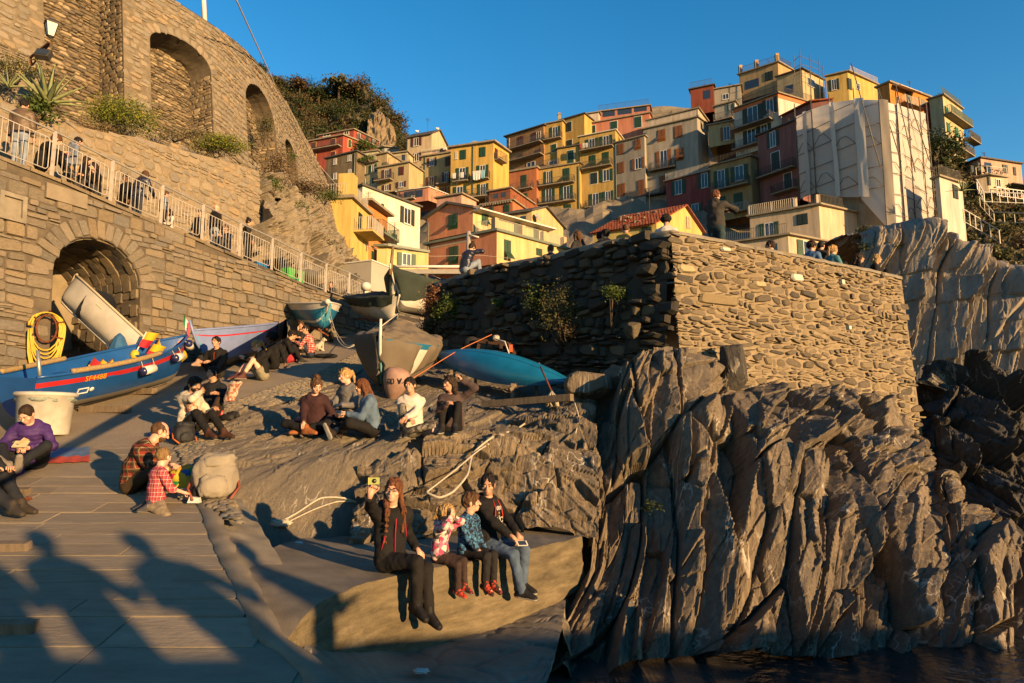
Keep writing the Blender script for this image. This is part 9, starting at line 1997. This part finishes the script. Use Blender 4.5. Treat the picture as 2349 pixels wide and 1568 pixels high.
# vegetation masses
def scatter(G3,n,size,nl,mats,name,seed,label=None,h=.5,keep=None):
 rs=np.random.RandomState(seed);a,b=G3.shape[:2];per=[[] for _ in mats]
 for _ in range(n):
  i,j=rs.randint(2,a-2),rs.randint(1,b-2);p=G3[i,j]
  if keep is not None and not keep(p):continue
  s=size*rs.uniform(.6,1.5);per[rs.randint(len(mats))].append((clump_pts(p+[0,-s*.15,s*h*.5],(s,s,s*h*1.5),nl,rs,6,.4),s))
 for m_,L in zip(mats,per):
  if not L:continue
  V,F=leaf_cloud(np.concatenate([q[0] for q in L]),size*.20,rs,1.6) if size<2 else leaf_cloud(np.concatenate([q[0] for q in L]),size*.11,rs,1.6);o=obj(name,new_mesh(name,V,F,m_));o['kind']='stuff'
scatter(HG,800,2.6,230,[M['leaf_dark'],M['leaf_olive'],M['leaf_brown'],M['leaf_dark']],'hill_scrub',4)
scatter(RHG,320,1.15,90,[M['leaf_olive'],M['leaf_dark'],M['leaf_dry']],'slope_scrub',5)
def tree(x,y,Y,w_,h_,label,seed,mat):
 c=P(x,y,Y);rs=np.random.RandomState(seed);root=empty('hill_tree',c-[0,0,h_],label=label,cat='tree',group='trees on the skyline of the hill',world=True);pts=clump_pts(c,(w_,w_,h_*.7),900,rs,14,.45);V,F=leaf_cloud(pts,w_*.13,rs,1.7);obj('crown',new_mesh('crown',V-offs(root),F,mat),root);mb=MB();b0=c-np.array([0,0,h_*1.6]);mb.tube([b0,c-[0,0,h_*.5],c+[0,0,h_*.3]],[w_*.10,w_*.07,w_*.02],6)
 for k in range(5):mb.tube([c-[0,0,h_*.3],pts[rs.randint(900)]],[w_*.04,w_*.01],5)
 mb.build('trunk',M['bark'],root)
for i,(x,y,w_,h_,lb) in enumerate(((600,160,1.6,2.2,'small dark pine furthest left on the hill skyline'),(640,190,2.6,2.2,'low bushy tree on the hill left of the pine clump'),(688,196,2.8,2.6,'rounded dark pine at the left dip of the hill'),(732,216,2.6,2.2,'olive tree in the saddle of the hill'),(778,198,4.2,3.0,'largest tree crown on top of the hill'),(820,208,3.6,2.6,'dense tree on the right shoulder of the hill top'),(896,275,3.0,2.6,'tree leaning over the tan crag'),(922,320,2.4,2.4,'lowest skyline tree next to the cream tower'))):tree(x,y,186-10*(x>880),w_,h_,lb,40+i,M[('leaf_dark','leaf_olive','leaf_brown')[i % 3]])
rs_=np.random.RandomState(3)
for k in range(26):
 pass
brush=np.array([[P(K5(1150+370*i,0)[0],K5(0,1335+150*j)[1],45-6*j) for j in np.linspace(0,1,12)] for i in np.linspace(0,1,24)]);scatter(brush,200,.42,80,[M['leaf_dry'],M['leaf_olive'],M['leaf_dark']],'cliff_scrub',9,h=.5)
for x,y,s_,lb in ((1440,1395,1.4,'grey green agave clinging to the cliff below the netting'),(1500,1420,1.0,'smaller agave right of the large one below the netting'),(1885,1040,1.3,'agave cluster on the slope by the white tower house')):q=K5(x,y);agave(P(q[0],q[1],42 if x<1800 else 57),s_,15,lb,int(x))
bush('bush',P(*K5(1740,750),76),(2.6,1.5,2.2),1500,.16,M['leaf_dark'],'dark green shrub on the cliff under the crimson house',seed=71,k=18);bush('bush',P(*V1(1270,590),94),(2.0,1.2,.9),1200,.12,M['leaf_mid'],'green creeper bush on the terrace of the red house',seed=72,k=14)
for x,y,lb in ((1200,860,'potted shrub at the left of the pale green terrace'),(1290,840,'leafy potted plant in the middle of the pale green terrace'),(1390,820,'tall potted plant at the right of the pale green terrace')):bush('potted_plant',P(*V1(x,y),88.2),(.55,.4,.45),350,.08,M['leaf_mid'],lb,'plant',int(x),k=7,stems=3)
